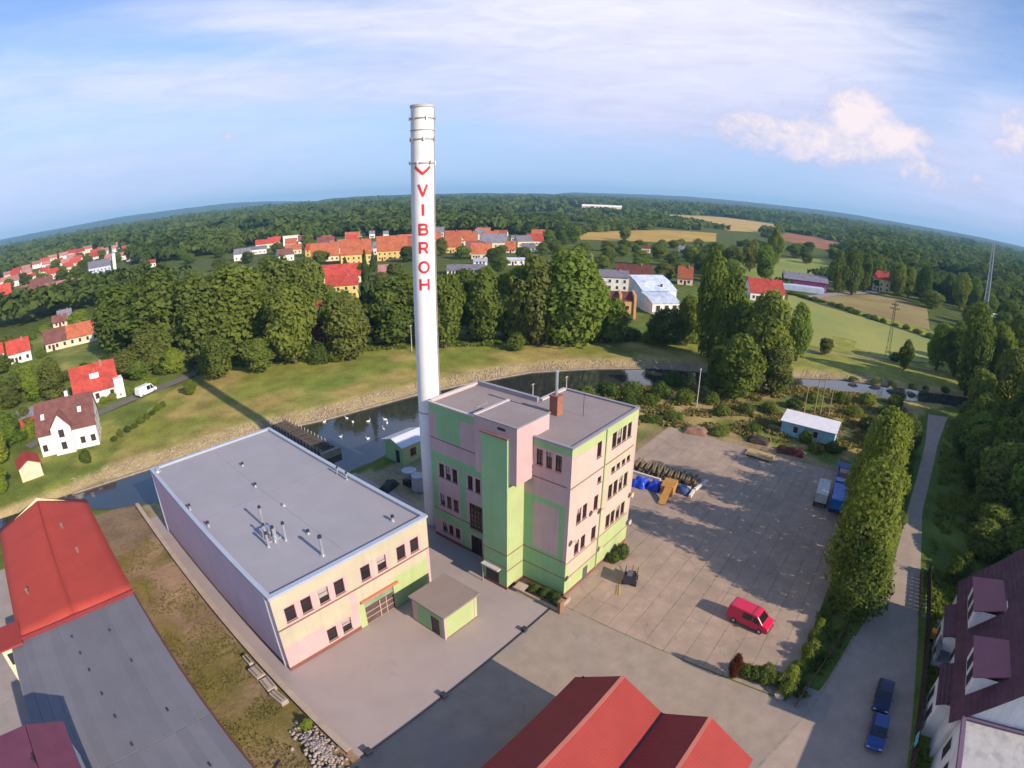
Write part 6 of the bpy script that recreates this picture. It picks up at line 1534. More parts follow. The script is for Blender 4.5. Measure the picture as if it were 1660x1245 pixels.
tag(stones('rubble_heap', 300, lambda n: np.column_stack([rng.normal(-29.4, 0.6, n), rng.normal(3.0, 1.3, n)]), 0.14, material('rubble', (0.36, 0.29, 0.255), 0.9, 0.25, 1.5), lambda x, y: 0.06 + 0.45 * math.exp(-((x + 29.6) ** 2 + ((y - 2.8) / 2) ** 2) * 0.8)), 'heap of pale broken stones by the corner of the wall', 'rubble', kind='stuff')
tree(-28.7, 5.6, 1.2, 0.6, 'u', 'bright green bush beside the rubble heap', None, 'leaf_light')
tag(MB().tube([(-35.1, 3.0, 0.05), (-32.6, 4.1, 0.12)], 0.08, 6).build('pole_on_ground', dark), 'dark pole lying on the ground of the dirt strip', 'pole')

# ------------------------------------------------------------------ vehicles
def wheel(par, x, y, r=0.32, w_=0.2):
    o = MB().tube([(x, y - w_ / 2, r), (x, y + w_ / 2, r)], r, 16).build('wheel', material('tyre', (0.02, 0.02, 0.022), 0.8), par)
    MB().tube([(x, y - w_ / 2 - 0.01, r), (x, y + w_ / 2 + 0.01, r)], r * 0.58, 12).build('rim', steel, o)
def shell(prof, hw_, tumble, belt):
    """side profile (x, z) extruded, narrowing above the belt line"""
    m = MB(); n = len(prof)
    for s in (-1, 1):
        for x, z in prof:
            k = hw_ - max(0, z - belt) * tumble
            m.v.append((x, s * k, z))
    m.f.append(tuple(range(n))); m.f.append(tuple(range(2 * n - 1, n - 1, -1)))
    m.f += [((i + 1) % n, i, n + i, n + (i + 1) % n) for i in range(n)]
    m.mi += [0] * (n + 2)
    return m
def side_glass(m, pts, hw_, tumble, belt, s):
    off = 0.012
    q = [(x, s * (hw_ - max(0, z - belt) * tumble + off), z) for x, z in pts]
    m.quad(*(q if s < 0 else q[::-1]))
def van(label, x, y, rz, L, Wd, H, col, hood=True, name='van', z=0.03):
    v = thing(name, label, 'van', (x, y, z), rz)
    p = material('paint_' + label[:9].replace(' ', '_'), col, 0.28, 0.03, 1.0, spec=0.55)
    hw_ = Wd / 2
    prof = [(-L / 2, 0.42), (-L / 2, 1.0), (-L / 2 + 0.10, H - 0.12), (-L / 2 + 0.28, H), (L / 2 - 1.75, H), (L / 2 - 1.45, H - 0.08), (L / 2 - 0.72, 1.22), (L / 2 - 0.12, 1.0), (L / 2, 0.78), (L / 2, 0.42), (L / 2 - 0.2, 0.30), (-L / 2 + 0.1, 0.30)]
    body = shell(prof, hw_, 0.11, 1.0).build('body', p, v, bevel=0.05)
    for s in (-1, 1):
        g2 = MB()
        side_glass(g2, [(L / 2 - 1.9, 1.12), (L / 2 - 0.98, 1.12), (L / 2 - 1.52, H - 0.2), (L / 2 - 1.9, H - 0.2)], hw_, 0.11, 1.0, s)
        g2.build('side_window', glass, v); g2 = MB()
        side_glass(g2, [(L / 2 - 3.1, 1.12), (L / 2 - 2.0, 1.12), (L / 2 - 2.0, H - 0.2), (L / 2 - 3.1, H - 0.2)], hw_, 0.11, 1.0, s)
        g2.build('side_window', glass, v)
    a = Vector((L / 2 - 1.40, 0, H - 0.14)); b_ = Vector((L / 2 - 0.78, 0, 1.26)); nn = Vector((H - 1.4, 0, 0.62)).normalized() * 0.015
    w1, w2 = hw_ - 0.28, hw_ - 0.14
    MB().quad(a + nn + Vector((0, -w1, 0)), b_ + nn + Vector((0, -w2, 0)), b_ + nn + Vector((0, w2, 0)), a + nn + Vector((0, w1, 0))).build('windscreen', glass, v)
    MB().box(-L / 2 - 0.03, -L / 2 + 0.1, -hw_ + 0.05, hw_ - 0.05, 0.4, 0.58).build('bumper', dark, v)
    MB().box(L / 2 - 0.1, L / 2 + 0.05, -hw_ + 0.05, hw_ - 0.05, 0.36, 0.56).build('bumper', dark, v)
    for s in (-1, 1):
        MB().box(L / 2 - 0.05, L / 2 + 0.02, s * hw_ * 0.74 - 0.14, s * hw_ * 0.74 + 0.14, 0.66, 0.84).build('headlight', steel, v)
        MB().box(L / 2 - 1.1, L / 2 - 1.0, s * (hw_ + 0.10) - 0.09, s * (hw_ + 0.10) + 0.09, 1.15, 1.38).build('mirror', dark, v)
        wheel(v, L / 2 - 0.85, s * (hw_ - 0.08)); wheel(v, -L / 2 + 1.0, s * (hw_ - 0.08))
    return v
rv = van('red van parked on the slab yard', 7.35, -18.4, RAD(-97), 4.9, 1.9, 2.0, (0.58, 0.018, 0.065))
MB().box(0.3, 0.36, -0.80, 0.80, 2.0, 2.03).build('roof_seam', dark, rv)
van('white van parked on the narrow lane', -10.6, 107.7, RAD(25), 5.6, 2.0, 2.3, (0.80, 0.80, 0.82), z=0.22)
def car(label, x, y, rz, col, L=4.2, Wd=1.72, H=1.42):
    v = thing('car', label, 'car', (x, y, 0.02), rz, 'cars parked in the shaded street')
    p = material('paint_' + label[:12].replace(' ', '_'), col, 0.25, 0.03, 1.0, spec=0.6)
    hw_ = Wd / 2
    prof = [(-L / 2, 0.38), (-L / 2 + 0.03, 0.85), (-L / 2 + 0.25, 0.98), (L / 2 - 1.15, 0.92), (L / 2 - 0.18, 0.74), (L / 2, 0.55), (L / 2, 0.36), (L / 2 - 0.2, 0.25), (-L / 2 + 0.15, 0.25)]
    shell(prof, hw_, 0.12, 0.6).build('body', p, v, bevel=0.06)
    cab = [(-L / 2 + 0.22, 0.95), (-L / 2 + 0.62, H - 0.04), (-L / 2 + 1.0, H), (L / 2 - 2.0, H - 0.02), (L / 2 - 1.15, 0.92)]
    shell(cab, hw_ - 0.05, 0.30, 0.92).build('cabin', glass, v, bevel=0.03)
    rfp = [(-L / 2 + 0.66, H - 0.02), (-L / 2 + 1.0, H + 0.012), (L / 2 - 2.02, H - 0.005), (L / 2 - 2.0, H - 0.05), (-L / 2 + 0.66, H - 0.05)]
    shell(rfp, hw_ - 0.04, 0.30, 0.92).build('roof', p, v)
    for s in (-1, 1):
        for xa, xb in ((-L / 2 + 0.55, -L / 2 + 0.60), (L / 2 - 2.6, L / 2 - 2.55)):
            MB().box(xa, xb + 0.05, s * (hw_ - 0.06) - 0.02, s * (hw_ - 0.06) + 0.02, 0.93, 1.05).build('pillar', p, v)
        MB().box(L / 2 - 0.1, L / 2 + 0.01, s * hw_ * 0.72 - 0.16, s * hw_ * 0.72 + 0.16, 0.58, 0.70).build('headlight', steel, v)
        MB().box(L / 2 - 1.45, L / 2 - 1.35, s * (hw_ + 0.06) - 0.08, s * (hw_ + 0.06) + 0.08, 0.92, 1.05).build('mirror', p, v)
        wheel(v, L / 2 - 0.8, s * (hw_ - 0.1), 0.30, 0.18); wheel(v, -L / 2 + 0.75, s * (hw_ - 0.1), 0.30, 0.18)
    return v
car('dark navy car parked in the shaded street, farther one', 3.0, -34.3, RAD(180), (0.010, 0.012, 0.055))
car('bright blue car parked in the shaded street, nearer one', -1.6, -34.6, RAD(181), (0.02, 0.06, 0.22))
# lorries under the trees
tb = material('lorry_blue', (0.02, 0.13, 0.45), 0.4, 0.15, 1.0)
lo = thing('lorry', 'blue lorry standing under the yard trees', 'lorry', (38.6, -22.4, 0.03), RAD(4))
MB().box(-3.4, 2.2, -1.1, 1.1, 0.9, 2.5).build('cargo_box', tb, lo, bevel=0.05)
MB().extrude_y([(2.6, 0.5), (4.6, 0.5), (4.6, 1.5), (4.2, 2.5), (2.6, 2.6)], -1.1, 1.1).build('cab', tb, lo, bevel=0.06)
MB().quad((4.61, -0.95, 1.55), (4.61, 0.95, 1.55), (4.26, 0.95, 2.4), (4.26, -0.95, 2.4)).build('windscreen', glass, lo)
MB().box(-3.4, 4.2, -0.5, 0.5, 0.55, 0.88).build('chassis', dark, lo)
for s in (-1, 1):
    for xv in (-2.4, -1.3, 3.5):
        wheel(lo, xv, s * 1.0, 0.48, 0.3)
tr_ = thing('box_trailer', 'pale box trailer beside the blue lorry', 'trailer', (38.6, -19.8, 0.03), RAD(4))
MB().box(-2.6, 2.6, -0.9, 0.9, 0.9, 2.3).build('box', material('trailer_pale', (0.50, 0.52, 0.50), 0.5, 0.2, 0.8, stain=0.4, stain_scale=0.5), tr_, bevel=0.04)
MB().box(-2.5, 3.6, -0.4, 0.4, 0.6, 0.88).build('chassis', dark, tr_)
for s in (-1, 1):
    for xv in (-2.0, -0.9):
        wheel(tr_, xv, s * 0.85, 0.42, 0.25)
ft = thing('flat_trailer', 'blue flat trailer with mixed load behind the lorry', 'trailer', (48.6, -21.8, 0.03), RAD(6))
MB().box(-3.4, 3.4, -1.2, 1.2, 0.8, 1.0).box(-3.4, 3.4, -1.2, -1.12, 1.0, 1.6).box(-3.4, 3.4, 1.12, 1.2, 1.0, 1.6).build('bed', tb, ft)
MB().box(-2.6, -1.0, -0.9, 0.8, 1.0, 1.9).build('load_crate', material('crate_pink', (0.40, 0.26, 0.24), 0.8), ft)
MB().box(-0.4, 2.2, -0.8, 0.9, 1.0, 1.7).build('load_tarp', material('tarp_navy', (0.02, 0.06, 0.20), 0.5), ft, bevel=0.15)
for s in (-1, 1):
    for xv in (-0.8, 0.8):
        wheel(ft, xv, s * 0.95, 0.42, 0.25)
# small dark handcart with shadow by the tower
ct = thing('handcart', 'dark cart standing near the shrubs on the slabs', 'cart', (6.6, -4.4, 0.03), RAD(20))
MB().box(-1.0, 1.0, -0.7, 0.7, 0.5, 0.6).box(-1.0, 1.0, -0.7, -0.64, 0.6, 1.5).box(-1.0, 1.0, 0.64, 0.7, 0.6, 1.5).box(-1.0, -0.94, -0.64, 0.64, 0.6, 1.5).build('tray', dark, ct)
MB().tube([(1.0, 0, 0.55), (2.0, 0, 0.9)], 0.04, 6).build('drawbar', dark, ct)
MB().box(-0.6, 0.5, -0.5, 0.4, 0.6, 1.25).build('load_box', material('box_grey', (0.12, 0.11, 0.11), 0.8), ct)
for s in (-1, 1):
    for xv in (-0.6, 0.6):
        wheel(ct, xv, s * 0.75, 0.3, 0.12)
tag(MB().box(-0.9, 0.9, -0.08, 0.08, 0, 0.1).box(-0.9, 0.9, 0.2, 0.3, 0, 0.06).build('yellow_plank', material('plank_yellow', (0.45, 0.34, 0.10), 0.8), loc=(4.6, -4.2, 0.03), rz=0.5), 'short yellow plank lying on the slabs', 'plank')

# ------------------------------------------------------------------ yard stores
lg = thing('log_stack', 'row of short logs stacked along the edge of the yard', 'log stack', (0, 0, 0.03))
lmat = material('log_wood', (0.185, 0.135, 0.075), 0.9, 0.3, 1.5, 0.3, 8)
lme = [MB().tube([(-1.35, 0, 0), (1.35, 0, 0)], [0.19, 0.16], 7).mesh('log') for _ in range(1)]
lme[0].materials.append(lmat)
for k in range(34):
    y = 8.6 - k * 0.32
    for lay in range(3 if k % 3 else 2):
        child('log', lme[0], None, lg, (31.8 + 0.10 * (8.6 - y) * 0.4 + rng.uniform(-.12, .12), y + lay * 0.05, 0.2 + lay * 0.34), (rng.uniform(-.1, .1), rng.uniform(-.08, .08), rng.uniform(-.14, .14) + 0.25), (rng.uniform(.75, 1.1), 1, 1))
bm_ = thing('concrete_border', 'white concrete beams edging the log stack', 'beams', (0, 0, 0.03))
for (xa, ya, xb, yb) in ((29.7, 8.6, 29.9, 3.2), (29.9, 2.6, 30.2, -1.6), (30.3, -2.2, 33.9, -2.8), (28.0, -2.4, 30.0, -2.2)):
    d = Vector((xb - xa, yb - ya, 0)); L_ = d.length; d.normalize()
    MB().obox(((xa + xb) / 2, (ya + yb) / 2, 0.22), d * L_ / 2, Vector((-d.y, d.x, 0)) * 0.18, (0, 0, 0.22)).build('beam', material('beam_white', (0.62, 0.57, 0.52), 0.85, 0.15, 1.2), bm_)
blue = material('tarpaulin_blue', (0.015, 0.055, 0.50), 0.4, 0.25, 1.2, 0.5, 3, spec=0.5)
def tarp(label, x, y, w_, d_, h, mt, name='tarpaulin', rz=0.0, cat='tarpaulin'):
    n = 12; V = []; r = np.random.default_rng(int(abs(x * 10 + y)))
    for j in range(n + 1):
        for i in range(n + 1):
            u, v = i / n * 2 - 1, j / n * 2 - 1
            e = (1 - abs(u) ** 5) * (1 - abs(v) ** 5)
            V.append((u * w_ / 2 * (1.0 + 0.05 * r.normal()), v * d_ / 2 * (1.0 + 0.05 * r.normal()), max(0.02, h * e * (0.85 + 0.25 * math.sin(u * 5 + x) * math.cos(v * 4)) + 0.04 * r.normal())))
    I = np.arange((n + 1) ** 2).reshape(n + 1, n + 1)
    o = obj(name, raw_mesh(name, np.array(V), np.stack([I[:-1, :-1], I[:-1, 1:], I[1:, 1:], I[1:, :-1]], -1).reshape(-1, 4)), mt)
    o.location = (x, y, 0.03); o.rotation_euler.z = rz
    return tag(o, label, cat)
tarp('bright blue tarpaulin over stores, nearest the tower', 27.2, 5.2, 2.4, 2.2, 1.3, blue)
tarp('bright blue tarpaulin over stores, beside the orange boards', 27.6, 2.9, 2.2, 1.9, 1.2, blue)
tarp('dark blue sheet over stores right of the orange boards', 29.2, -0.6, 2.0, 2.4, 0.9, material('tarp_dark', (0.03, 0.05, 0.14), 0.5, 0.3, 2.0))
ob = thing('board_stack', 'stack of orange boards, top one leaning down', 'boards', (27.9, 0.9, 0.03), RAD(8))
om = material('board_orange', (0.46, 0.22, 0.055), 0.8, 0.2, 1.5)
for k in range(6):
    MB().box(-1.3, 1.3, -0.95, 0.95, 0.05 + k * 0.24, 0.25 + k * 0.24).build('board', om, ob)
lb = MB().box(-1.7, 1.7, -0.5, 0.5, 0, 0.14).build('leaning_board', om, ob, loc=(-2.5, -0.2, 0.72)); lb.rotation_euler = (0, RAD(-24), 0)
pa = thing('timber_pallet', 'pale yellow timber pallet lying at the far yard edge', 'pallet', (47.8, -7.2, 0.03), RAD(-2))
for k in range(7):
    MB().box(-1.35 + k * 0.39, -1.02 + k * 0.39, -2.4, 2.4, 0.32, 0.40).build('plank', material('pallet_wood', (0.48, 0.34, 0.16), 0.85, 0.15, 1.5), pa)
for yv in (-2.2, 0, 2.2):
    MB().box(-1.35, 1.35, yv - 0.1, yv + 0.1, 0, 0.318).build('bearer', material('pallet_wood', (0, 0, 0)), pa)
o = tarp('rust red scrap pile behind the pallet', 52.6, -11.5, 2.4, 5.0, 1.0, material('scrap_red', (0.13, 0.035, 0.03), 0.9, 0.4, 2.5, 0.6, 4), 'scrap_pile', 0.1, 'scrap')
o = tarp('dark brown branch pile left of the pallet', 53.6, -5.2, 2.4, 4.0, 1.1, material('scrap_dark', (0.06, 0.045, 0.035), 0.95, 0.4, 2.5, 0.6, 4), 'branch_pile', 0.1, 'branches')
o = tarp('heap of reddish earth at the yard edge', 50.5, 6.0, 3.0, 4.4, 1.0, material('earth_red', (0.26, 0.14, 0.085), 0.95, 0.3, 1.5, 0.6, 4), 'earth_heap', 0.3, 'earth')
# machine and tarpaulin behind the hall
mc = thing('grey_hopper', 'grey hopper and tank behind the chimney foot', 'hopper', (6.0, 29.4, 0.02))
mg = material('machine_grey', (0.42, 0.43, 0.46), 0.6, 0.2, 1.0)
MB().tube([(0, -0.6, 0.1), (0, -0.6, 2.4)], [0.95, 0.95], 16).build('tank', mg, mc)
MB().tube([(0.3, 1.6, 0.9), (0.3, 1.6, 1.5), (0.3, 1.6, 2.3)], [0.35, 0.6, 1.1], 12).build('funnel', mg, mc)
MB().box(-0.5, 1.1, 0.9, 2.3, 0, 0.9).build('stand', dark, mc)
MB().box(0.6, 1.4, -0.6, 0.4, 0, 1.7).build('switch_box', mg, mc)
tarp('dark green sheet over a long heap behind the hall', 3.6, 32.6, 3.4, 1.8, 0.9, material('sheet_dark', (0.035, 0.05, 0.045), 0.7, 0.3, 1.5), rz=0.3)
# the blue shed with its poles
sb = thing('blue_shed', 'pale blue shed with white roof at the far end of the yard', 'shed', (62.2, -13.0, 0))
bs = material('shed_blue', (0.30, 0.52, 0.60), 0.7, 0.1, 0.8, stain=0.3, stain_scale=0.6)
MB().extrude_y([(-2.2, -0.1), (2.2, -0.1), (2.2, 3.15), (-2.2, 2.6)], -5.2, 5.2).build('wall', bs, sb)
MB().extrude_y([(-2.6, 2.62), (2.6, 3.25), (2.6, 3.37), (-2.6, 2.74)], -5.5, 5.5).build('roof', material('shed_roof_white', (0.70, 0.68, 0.70), 0.6, 0.1, 0.8), sb)
for yv in (2.4, -1.5):
    far_window(sb, -2.24, yv, 0.9, math.pi / 2, True, 0.9)
wood = material('weathered_wood', (0.33, 0.24, 0.15), 0.9, 0.2, 2.0)
for i, (x, y, h) in enumerate(((73.0, -9.8, 6.4), (74.4, -11.8, 8.6), (75.2, -13.0, 9.0), (75.6, -14.8, 6.4))):
    o = thing('timber_pole', 'bare timber pole behind the blue shed, %s from the left' % ORD[i], 'pole', (x, y, 0), 0, 'poles behind the blue shed')
    MB().tube([(0, 0, -0.1), (0.05, 0, h)], [0.14, 0.10], 8).build('shaft', wood, o)
    MB().box(-0.5, 0.5, -0.05, 0.05, h - 0.5, h - 0.38).build('cross_arm', wood, o)
for (x, y, h, lab) in ((60.9, 9.9, 8.9, 'slim utility pole at the edge of the river scrub'), (53.0, 83.5, 7.4, 'lamp post at the far edge of the meadow beside the chimney'), (44, 37.5, 4.2, 'short white post between the tower and the river'), (52, 35, 4.2, 'second short white post between the tower and the river')):
    o = thing('utility_pole', lab, 'pole', (x, y, -0.3))
    MB().tube([(0, 0, 0), (0, 0, h)], [0.12, 0.08], 8).build('shaft', material('pole_concrete', (0.50, 0.45, 0.40), 0.85), o)
    MB().box(-0.45, 0.45, -0.06, 0.06, h - 0.25, h - 0.15).build('cross_arm', material('pole_concrete', (0, 0, 0)), o)
def lattice(name, label, x, y, h, b0, b1, mt, sections, arms=(), lean=0.0):
    o = thing(name, label, 'mast', (x, y, 0))
    c = lambda k, z: ((-1, -1), (1, -1), (1, 1), (-1, 1))[k]
    def pt(k, z):
        hw_ = (b0 + (b1 - b0) * z / h) / 2; s = c(k, z); return (s[0] * hw_ + lean * z, s[1] * hw_, z)
    for k in range(4):
        MB().tube([pt(k, 0), pt(k, h)], 0.07 if h < 25 else 0.13, 5).build('leg', mt, o)
    br = MB()
    for i in range(sections):
        za, zb = h * i / sections, h * (i + 1) / sections
        for k in range(4):
            j = (k + 1) % 4
            br.tube([pt(k, za), pt(j, zb)], 0.035 if h < 25 else 0.07, 4); br.tube([pt(k, zb), pt(j, zb)], 0.03 if h < 25 else 0.06, 4)
    br.build('bracing', mt, o)
    for z, L_ in arms:
        MB().box(-0.08, 0.08, -L_, L_, z - 0.08, z + 0.08).build('cross_arm', mt, o)
        for s in (-1, -0.5, 0.5, 1):
            MB().tube([(0, s * L_ * 0.95, z + 0.08), (0, s * L_ * 0.95, z + 0.5)], 0.08, 6).build('insulator', mt, o)
    return o
lattice('lattice_mast', 'tall grey lattice mast at the right picture edge', 267.6, -72.5, 39.5, 2.6, 1.0, material('mast_grey', (0.50, 0.50, 0.55), 0.6), 18)
lattice('timber_pylon', 'dark narrow pylon standing on the mown meadow', 134.9, -24.4, 18.0, 1.5, 0.4, material('pylon_dark', (0.07, 0.06, 0.05), 0.8), 8, ((16.2, 1.5), (17.3, 1.0)))
# ------------------------------------------------------------------ weir rack in the river and the birds
we = thing('weir_rack', 'dark timber rack reaching out into the river', 'weir', (4.9, 58.8, -1.2))
wd = material('weir_timber', (0.10, 0.080, 0.066), 0.9, 0.3, 1.5)
MB().box(-1.5, -1.3, -9, 9, 0, 0.9).box(1.3, 1.5, -9, 9, 0, 0.75).build('beam', wd, we)
bar_me = MB().box(-1.65, 1.65, -0.11, 0.11, 0.902, 1.0).mesh('plank'); bar_me.materials.append(wd)
post_me = MB().box(-0.07, 0.07, -0.07, 0.07, 0.0, 1.5).mesh('post'); post_me.materials.append(material('post_pale', (0.36, 0.31, 0.27), 0.9))
for k in range(30):
    child('plank', bar_me, None, we, (rng.uniform(-.06, .06), -8.7 + k * 0.6, rng.uniform(-.03, .03)))
for k in range(16):
    child('post', post_me, None, we, (1.6, -8.6 + k * 1.15, 0)); child('post', post_me, None, we, (-1.6, -8.6 + k * 1.15, 0))
MB().box(-1.9, 1.9, -9.6, -8.9, -0.3, 1.2).build('pier', stone, we)
bird_m = material('bird_white', (0.80, 0.78, 0.75), 0.7)
bm = MB()
bm.tube([(-0.42, 0, 0.16), (-0.28, 0, 0.12), (0, 0, 0.13), (0.22, 0, 0.14), (0.32, 0, 0.2)], [0.02, 0.13, 0.19, 0.14, 0.05], 8)
bm.tube([(0.26, 0, 0.18), (0.34, 0, 0.34), (0.32, 0, 0.50), (0.38, 0, 0.56)], [0.06, 0.045, 0.04, 0.055], 6).tube([(0.38, 0, 0.56), (0.50, 0, 0.53)], [0.05, 0.01], 6)
bme = bm.mesh('swan'); bme.materials.append(bird_m)
for i, (x, y) in enumerate(((12.4, 63.0), (16.4, 61.2), (16.1, 58.7), (18.3, 56.7), (18.0, 51.7), (13.4, 50.4), (10.5, 54.8), (20.2, 53.4), (21.0, 55.0))):
    o = obj('swan', bme, None); o.location = (x, y, -1.2); o.rotation_euler.z = i * 1.9
    tag(o, 'small white bird floating on the dark water behind the hall', 'bird', 'white birds on the river')
# ------------------------------------------------------------------ right edge: hedge, fence, street things
for i in range(9):
    tree(-0.2 + i * 1.25, -25.0 - 0.12 * i + 0.3 * math.sin(i), 1.5 + 0.6 * math.sin(i * 1.7), 0.95 + 0.25 * math.sin(i * 2.9), 'u', 'green hedge bush along the street side of the yard, %s from the gate' % ORD[i], 'hedge bushes along the street', ('leaf_mid', 'leaf_light')[i % 4 == 2])
for i in range(6):
    tree(0.1 + 0.1 * i, -20.6 - i * 0.85, 1.5, 0.95, 'u', 'dark hedge bush along the gate side of the yard, %s from the red cypress' % ORD[i], 'hedge bushes at the gate', 'leaf_dark')
tree(-0.9, -19.7, 3.4, 0.62, 'p', 'slim reddish brown cypress at the hedge corner', None, 'leaf_red', name='cypress')
tree(0.6, -22.6, 2.2, 0.9, 'u', 'dark rounded bush rising out of the gate hedge', None, 'leaf_dark')
fe = thing('yard_fence', 'low dark fence between the hedge and the street', 'fence')
for k in range(14):
    x = -1.5 + k * 1.0
    MB().box(x - 0.04, x + 0.04, -26.4 - k * 0.17, -26.32 - k * 0.17, 0, 1.1).build('post', dark, fe)
MB().obox((5.0, -27.45, 0.55), (6.6, -1.12, 0), (0.004, 0.024, 0), (0, 0, 0.45)).build('panel', material('fence_rust', (0.20, 0.10, 0.055), 0.9), fe)
f2 = thing('street_fence', 'dark wooden fence along the garden side of the street', 'fence')
fb = material('fence_dark', (0.060, 0.036, 0.030), 0.9, 0.2, 1.0)
for k in range(46):
    x = -9 + k * 0.8
    MB().box(x, x + 0.74, -38.75 + 0.035 * (x + 9), -38.70 + 0.035 * (x + 9), 0.1, 1.5).build('board', fb, f2)
f3 = thing('rail_fence', 'rust red rail fence beside the pale path', 'fence')
rr_ = material('fence_rust', (0, 0, 0))
MB().obox((22.5, -36.6, 0.8), (4.2, 0.1, 0), (0, 0.03, 0), (0, 0, 0.04)).obox((22.5, -36.6, 0.4), (4.2, 0.1, 0), (0, 0.03, 0), (0, 0, 0.04)).build('rail', rr_, f3)
for k in range(6):
    MB().box(18.3 + k * 1.65, 18.4 + k * 1.65, -36.75 + k * 0.04, -36.65 + k * 0.04, 0, 1.0).build('post', rr_, f3)
bx = MB().box(-0.35, 0.35, -0.3, 0.3, 0, 0.8).box(-0.4, 0.4, -0.35, 0.35, 0.8, 0.95).build('orange_box', material('box_orange', (0.70, 0.30, 0.05), 0.6), loc=(14.0, -38.6, 0.6)); tag(bx, 'small orange box on the garden fence', 'box')
sg = thing('street_sign', 'small turquoise board on a post by the garden fence', 'sign', (-2.0, -38.2, 0))
MB().tube([(0, 0, 0), (0, 0, 2.0)], 0.04, 6).build('post', steel, sg)
MB().box(-0.7, 0.7, -0.03, 0.03, 1.2, 1.9).build('board', material('sign_turquoise', (0.16, 0.52, 0.60), 0.5), sg)
tag(MB().tube([(0, 0, 0.06), (0, 0, 0.32)], [0.5, 0.5], 16).tube([(0, 0, 0.325), (0, 0, 0.34)], 0.3, 16).build('concrete_ring', cap_m, loc=(-1.0, -24.6, 0.0)), 'pale concrete ring beside the hedge corner', 'ring')
# ------------------------------------------------------------------ scrub on the near bank and hedges on the lawns
SCR = [(20, 36.5, 2.2, 2.2), (26, 36, 2.0, 2.2), (34, 36, 2.0, 2.0), (40, 34, 2.4, 2.4), (47, 33, 2.6, 2.6), (52, 30, 3.0, 2.8), (57, 28, 3.2, 2.8), (60, 24, 3.4, 2.8), (63, 19, 3.6, 2.6), (58, 19, 2.4, 2.2), (55, 22, 2.2, 2.0), (64, 14, 3.0, 2.4), (67, 9, 2.6, 2.2), (62, 5, 2.2, 2.0), (66, 1, 2.4, 2.0), (70, -3, 2.4, 2.2), (76, -7, 2.2, 2.2), (82, -10, 2.6, 2.4), (86, -16, 3.0, 2.4), (90, -22, 3.0, 2.6), (94, -29, 2.8, 2.4), (80, -20, 2.4, 2.4), (74, -24, 3.0, 2.6), (68, -26, 3.0, 2.4), (84, -27, 2.6, 2.4), (58, -3, 1.6, 1.8), (58, -18.5, 2.2, 1.6), (56, -15.5, 1.8, 1.5), (59.0, -13, 2.6, 1.6), (54, 12, 1.6, 2.2), (50, 15, 1.5, 2.0), (46, 20, 1.8, 2.2), (42, 25, 1.8, 2.2), (53, 2, 1.2, 2.2), (72, 20, 3.4, 2.8), (77, 12, 3.0, 2.6), (30, 30, 2.0, 2.0), (36, 28, 2.0, 2.0)]
for (x, y, h, r) in SCR:
    tree(x, y, h, r, 'u', 'rough green bush in the scrub between yard and river', 'scrub bushes on the near bank')
for i, (x, y) in enumerate(((-24.4, 84.9), (-22.6, 86.0), (-20.8, 87.2), (-18.9, 88.3), (-17.0, 89.6), (-15.2, 91.2), (-13.4, 92.8), (-11.6, 94.3), (-10.0, 95.6))):
    tree(x, y, 1.0 + 0.4 * ((i * 5) % 3), 0.9, 'u', 'low shrub of the loose garden hedge, %s from the house' % ORD[i], 'shrubs of the loose garden hedge')
tree(-31.4, 79.0, 2.6, 1.5, 'u', 'dark ball shaped shrub in front of the mauve roofed house', None, 'leaf_dark')
for i, (x, y) in enumerate(((-21, 111.4), (-18.6, 112.0), (-16.2, 112.8), (-13.8, 113.6), (-11.4, 114.4), (-9.0, 115.3), (-6.6, 116.0))):
    tree(x, y, 1.7, 1.5, 'u', 'bright green hedge bush beyond the lane, %s from the red roofed house' % ORD[i], 'hedge bushes beyond the lane', 'leaf_light')
for i in range(16):
    t_ = i / 15
    tree(239 - 45 * t_ + rng.uniform(-1.5, 1.5), 24 - 66 * t_ + 3 + rng.uniform(-1.5, 1.5), rng.uniform(1.0, 2.4), rng.uniform(1.8, 3.4), 'u', 'dark bush in the ditch crossing the meadow', 'ditch bushes', 'leaf_dark')
for i in range(0, 12, 2):
    tree(110.5 + 0.81 * i + rng.uniform(-.8, .8), -16.5 - 2.6 * i + rng.uniform(-1.2, 1.2), rng.uniform(0.7, 1.9), rng.uniform(0.8, 1.9), 'u', 'dark reed clump along the far edge of the right river arm', 'reed clumps on the right river arm', 'leaf_dark', -0.6)
# grass tufts and weeds along edges: uncountable
def tufts(name, label, n, sampler, size, mat_, zf=lambda P: 0.0):
    P2 = sampler(n); k = 5; r = np.random.default_rng(5)
    P = np.repeat(np.column_stack([P2, np.zeros(len(P2))]), k, 0) + r.normal(0, size * 0.8, (len(P2) * k, 3)) * [1, 1, 0]
    P[:, 2] = np.abs(r.normal(size * 0.5, size * 0.3, len(P))) + zf(P)
    v, f = leaf_quads(P, r.normal(0, 1, (len(P), 3)) + [0, 0, 0.4], size, r)
    return tag(obj(name, raw_mesh(name, v, f), MATS[mat_]), label, 'weeds', kind='stuff')
def in_poly(poly, n):
    p = np.array(poly); r = np.random.default_rng(17); out = []
    while sum(map(len, out)) < n:
        q = r.uniform(p.min(0), p.max(0), (n * 2, 2)); q = q[inside(q, p)]; q = q[vnoise(q, 2.5, 77) > 0.45]; out.append(q)
    return np.vstack(out)[:n]
foliage('weed', (0.15, 0.145, 0.045), (0.25, 0.20, 0.075), 0.25)
tufts('weeds', 'olive weeds growing over the dirt strip', 2400, lambda n: in_poly([(-35.3, -8), (-28.2, -8), (-28.2, 46), (-35.3, 46)], n), 0.085, 'weed')
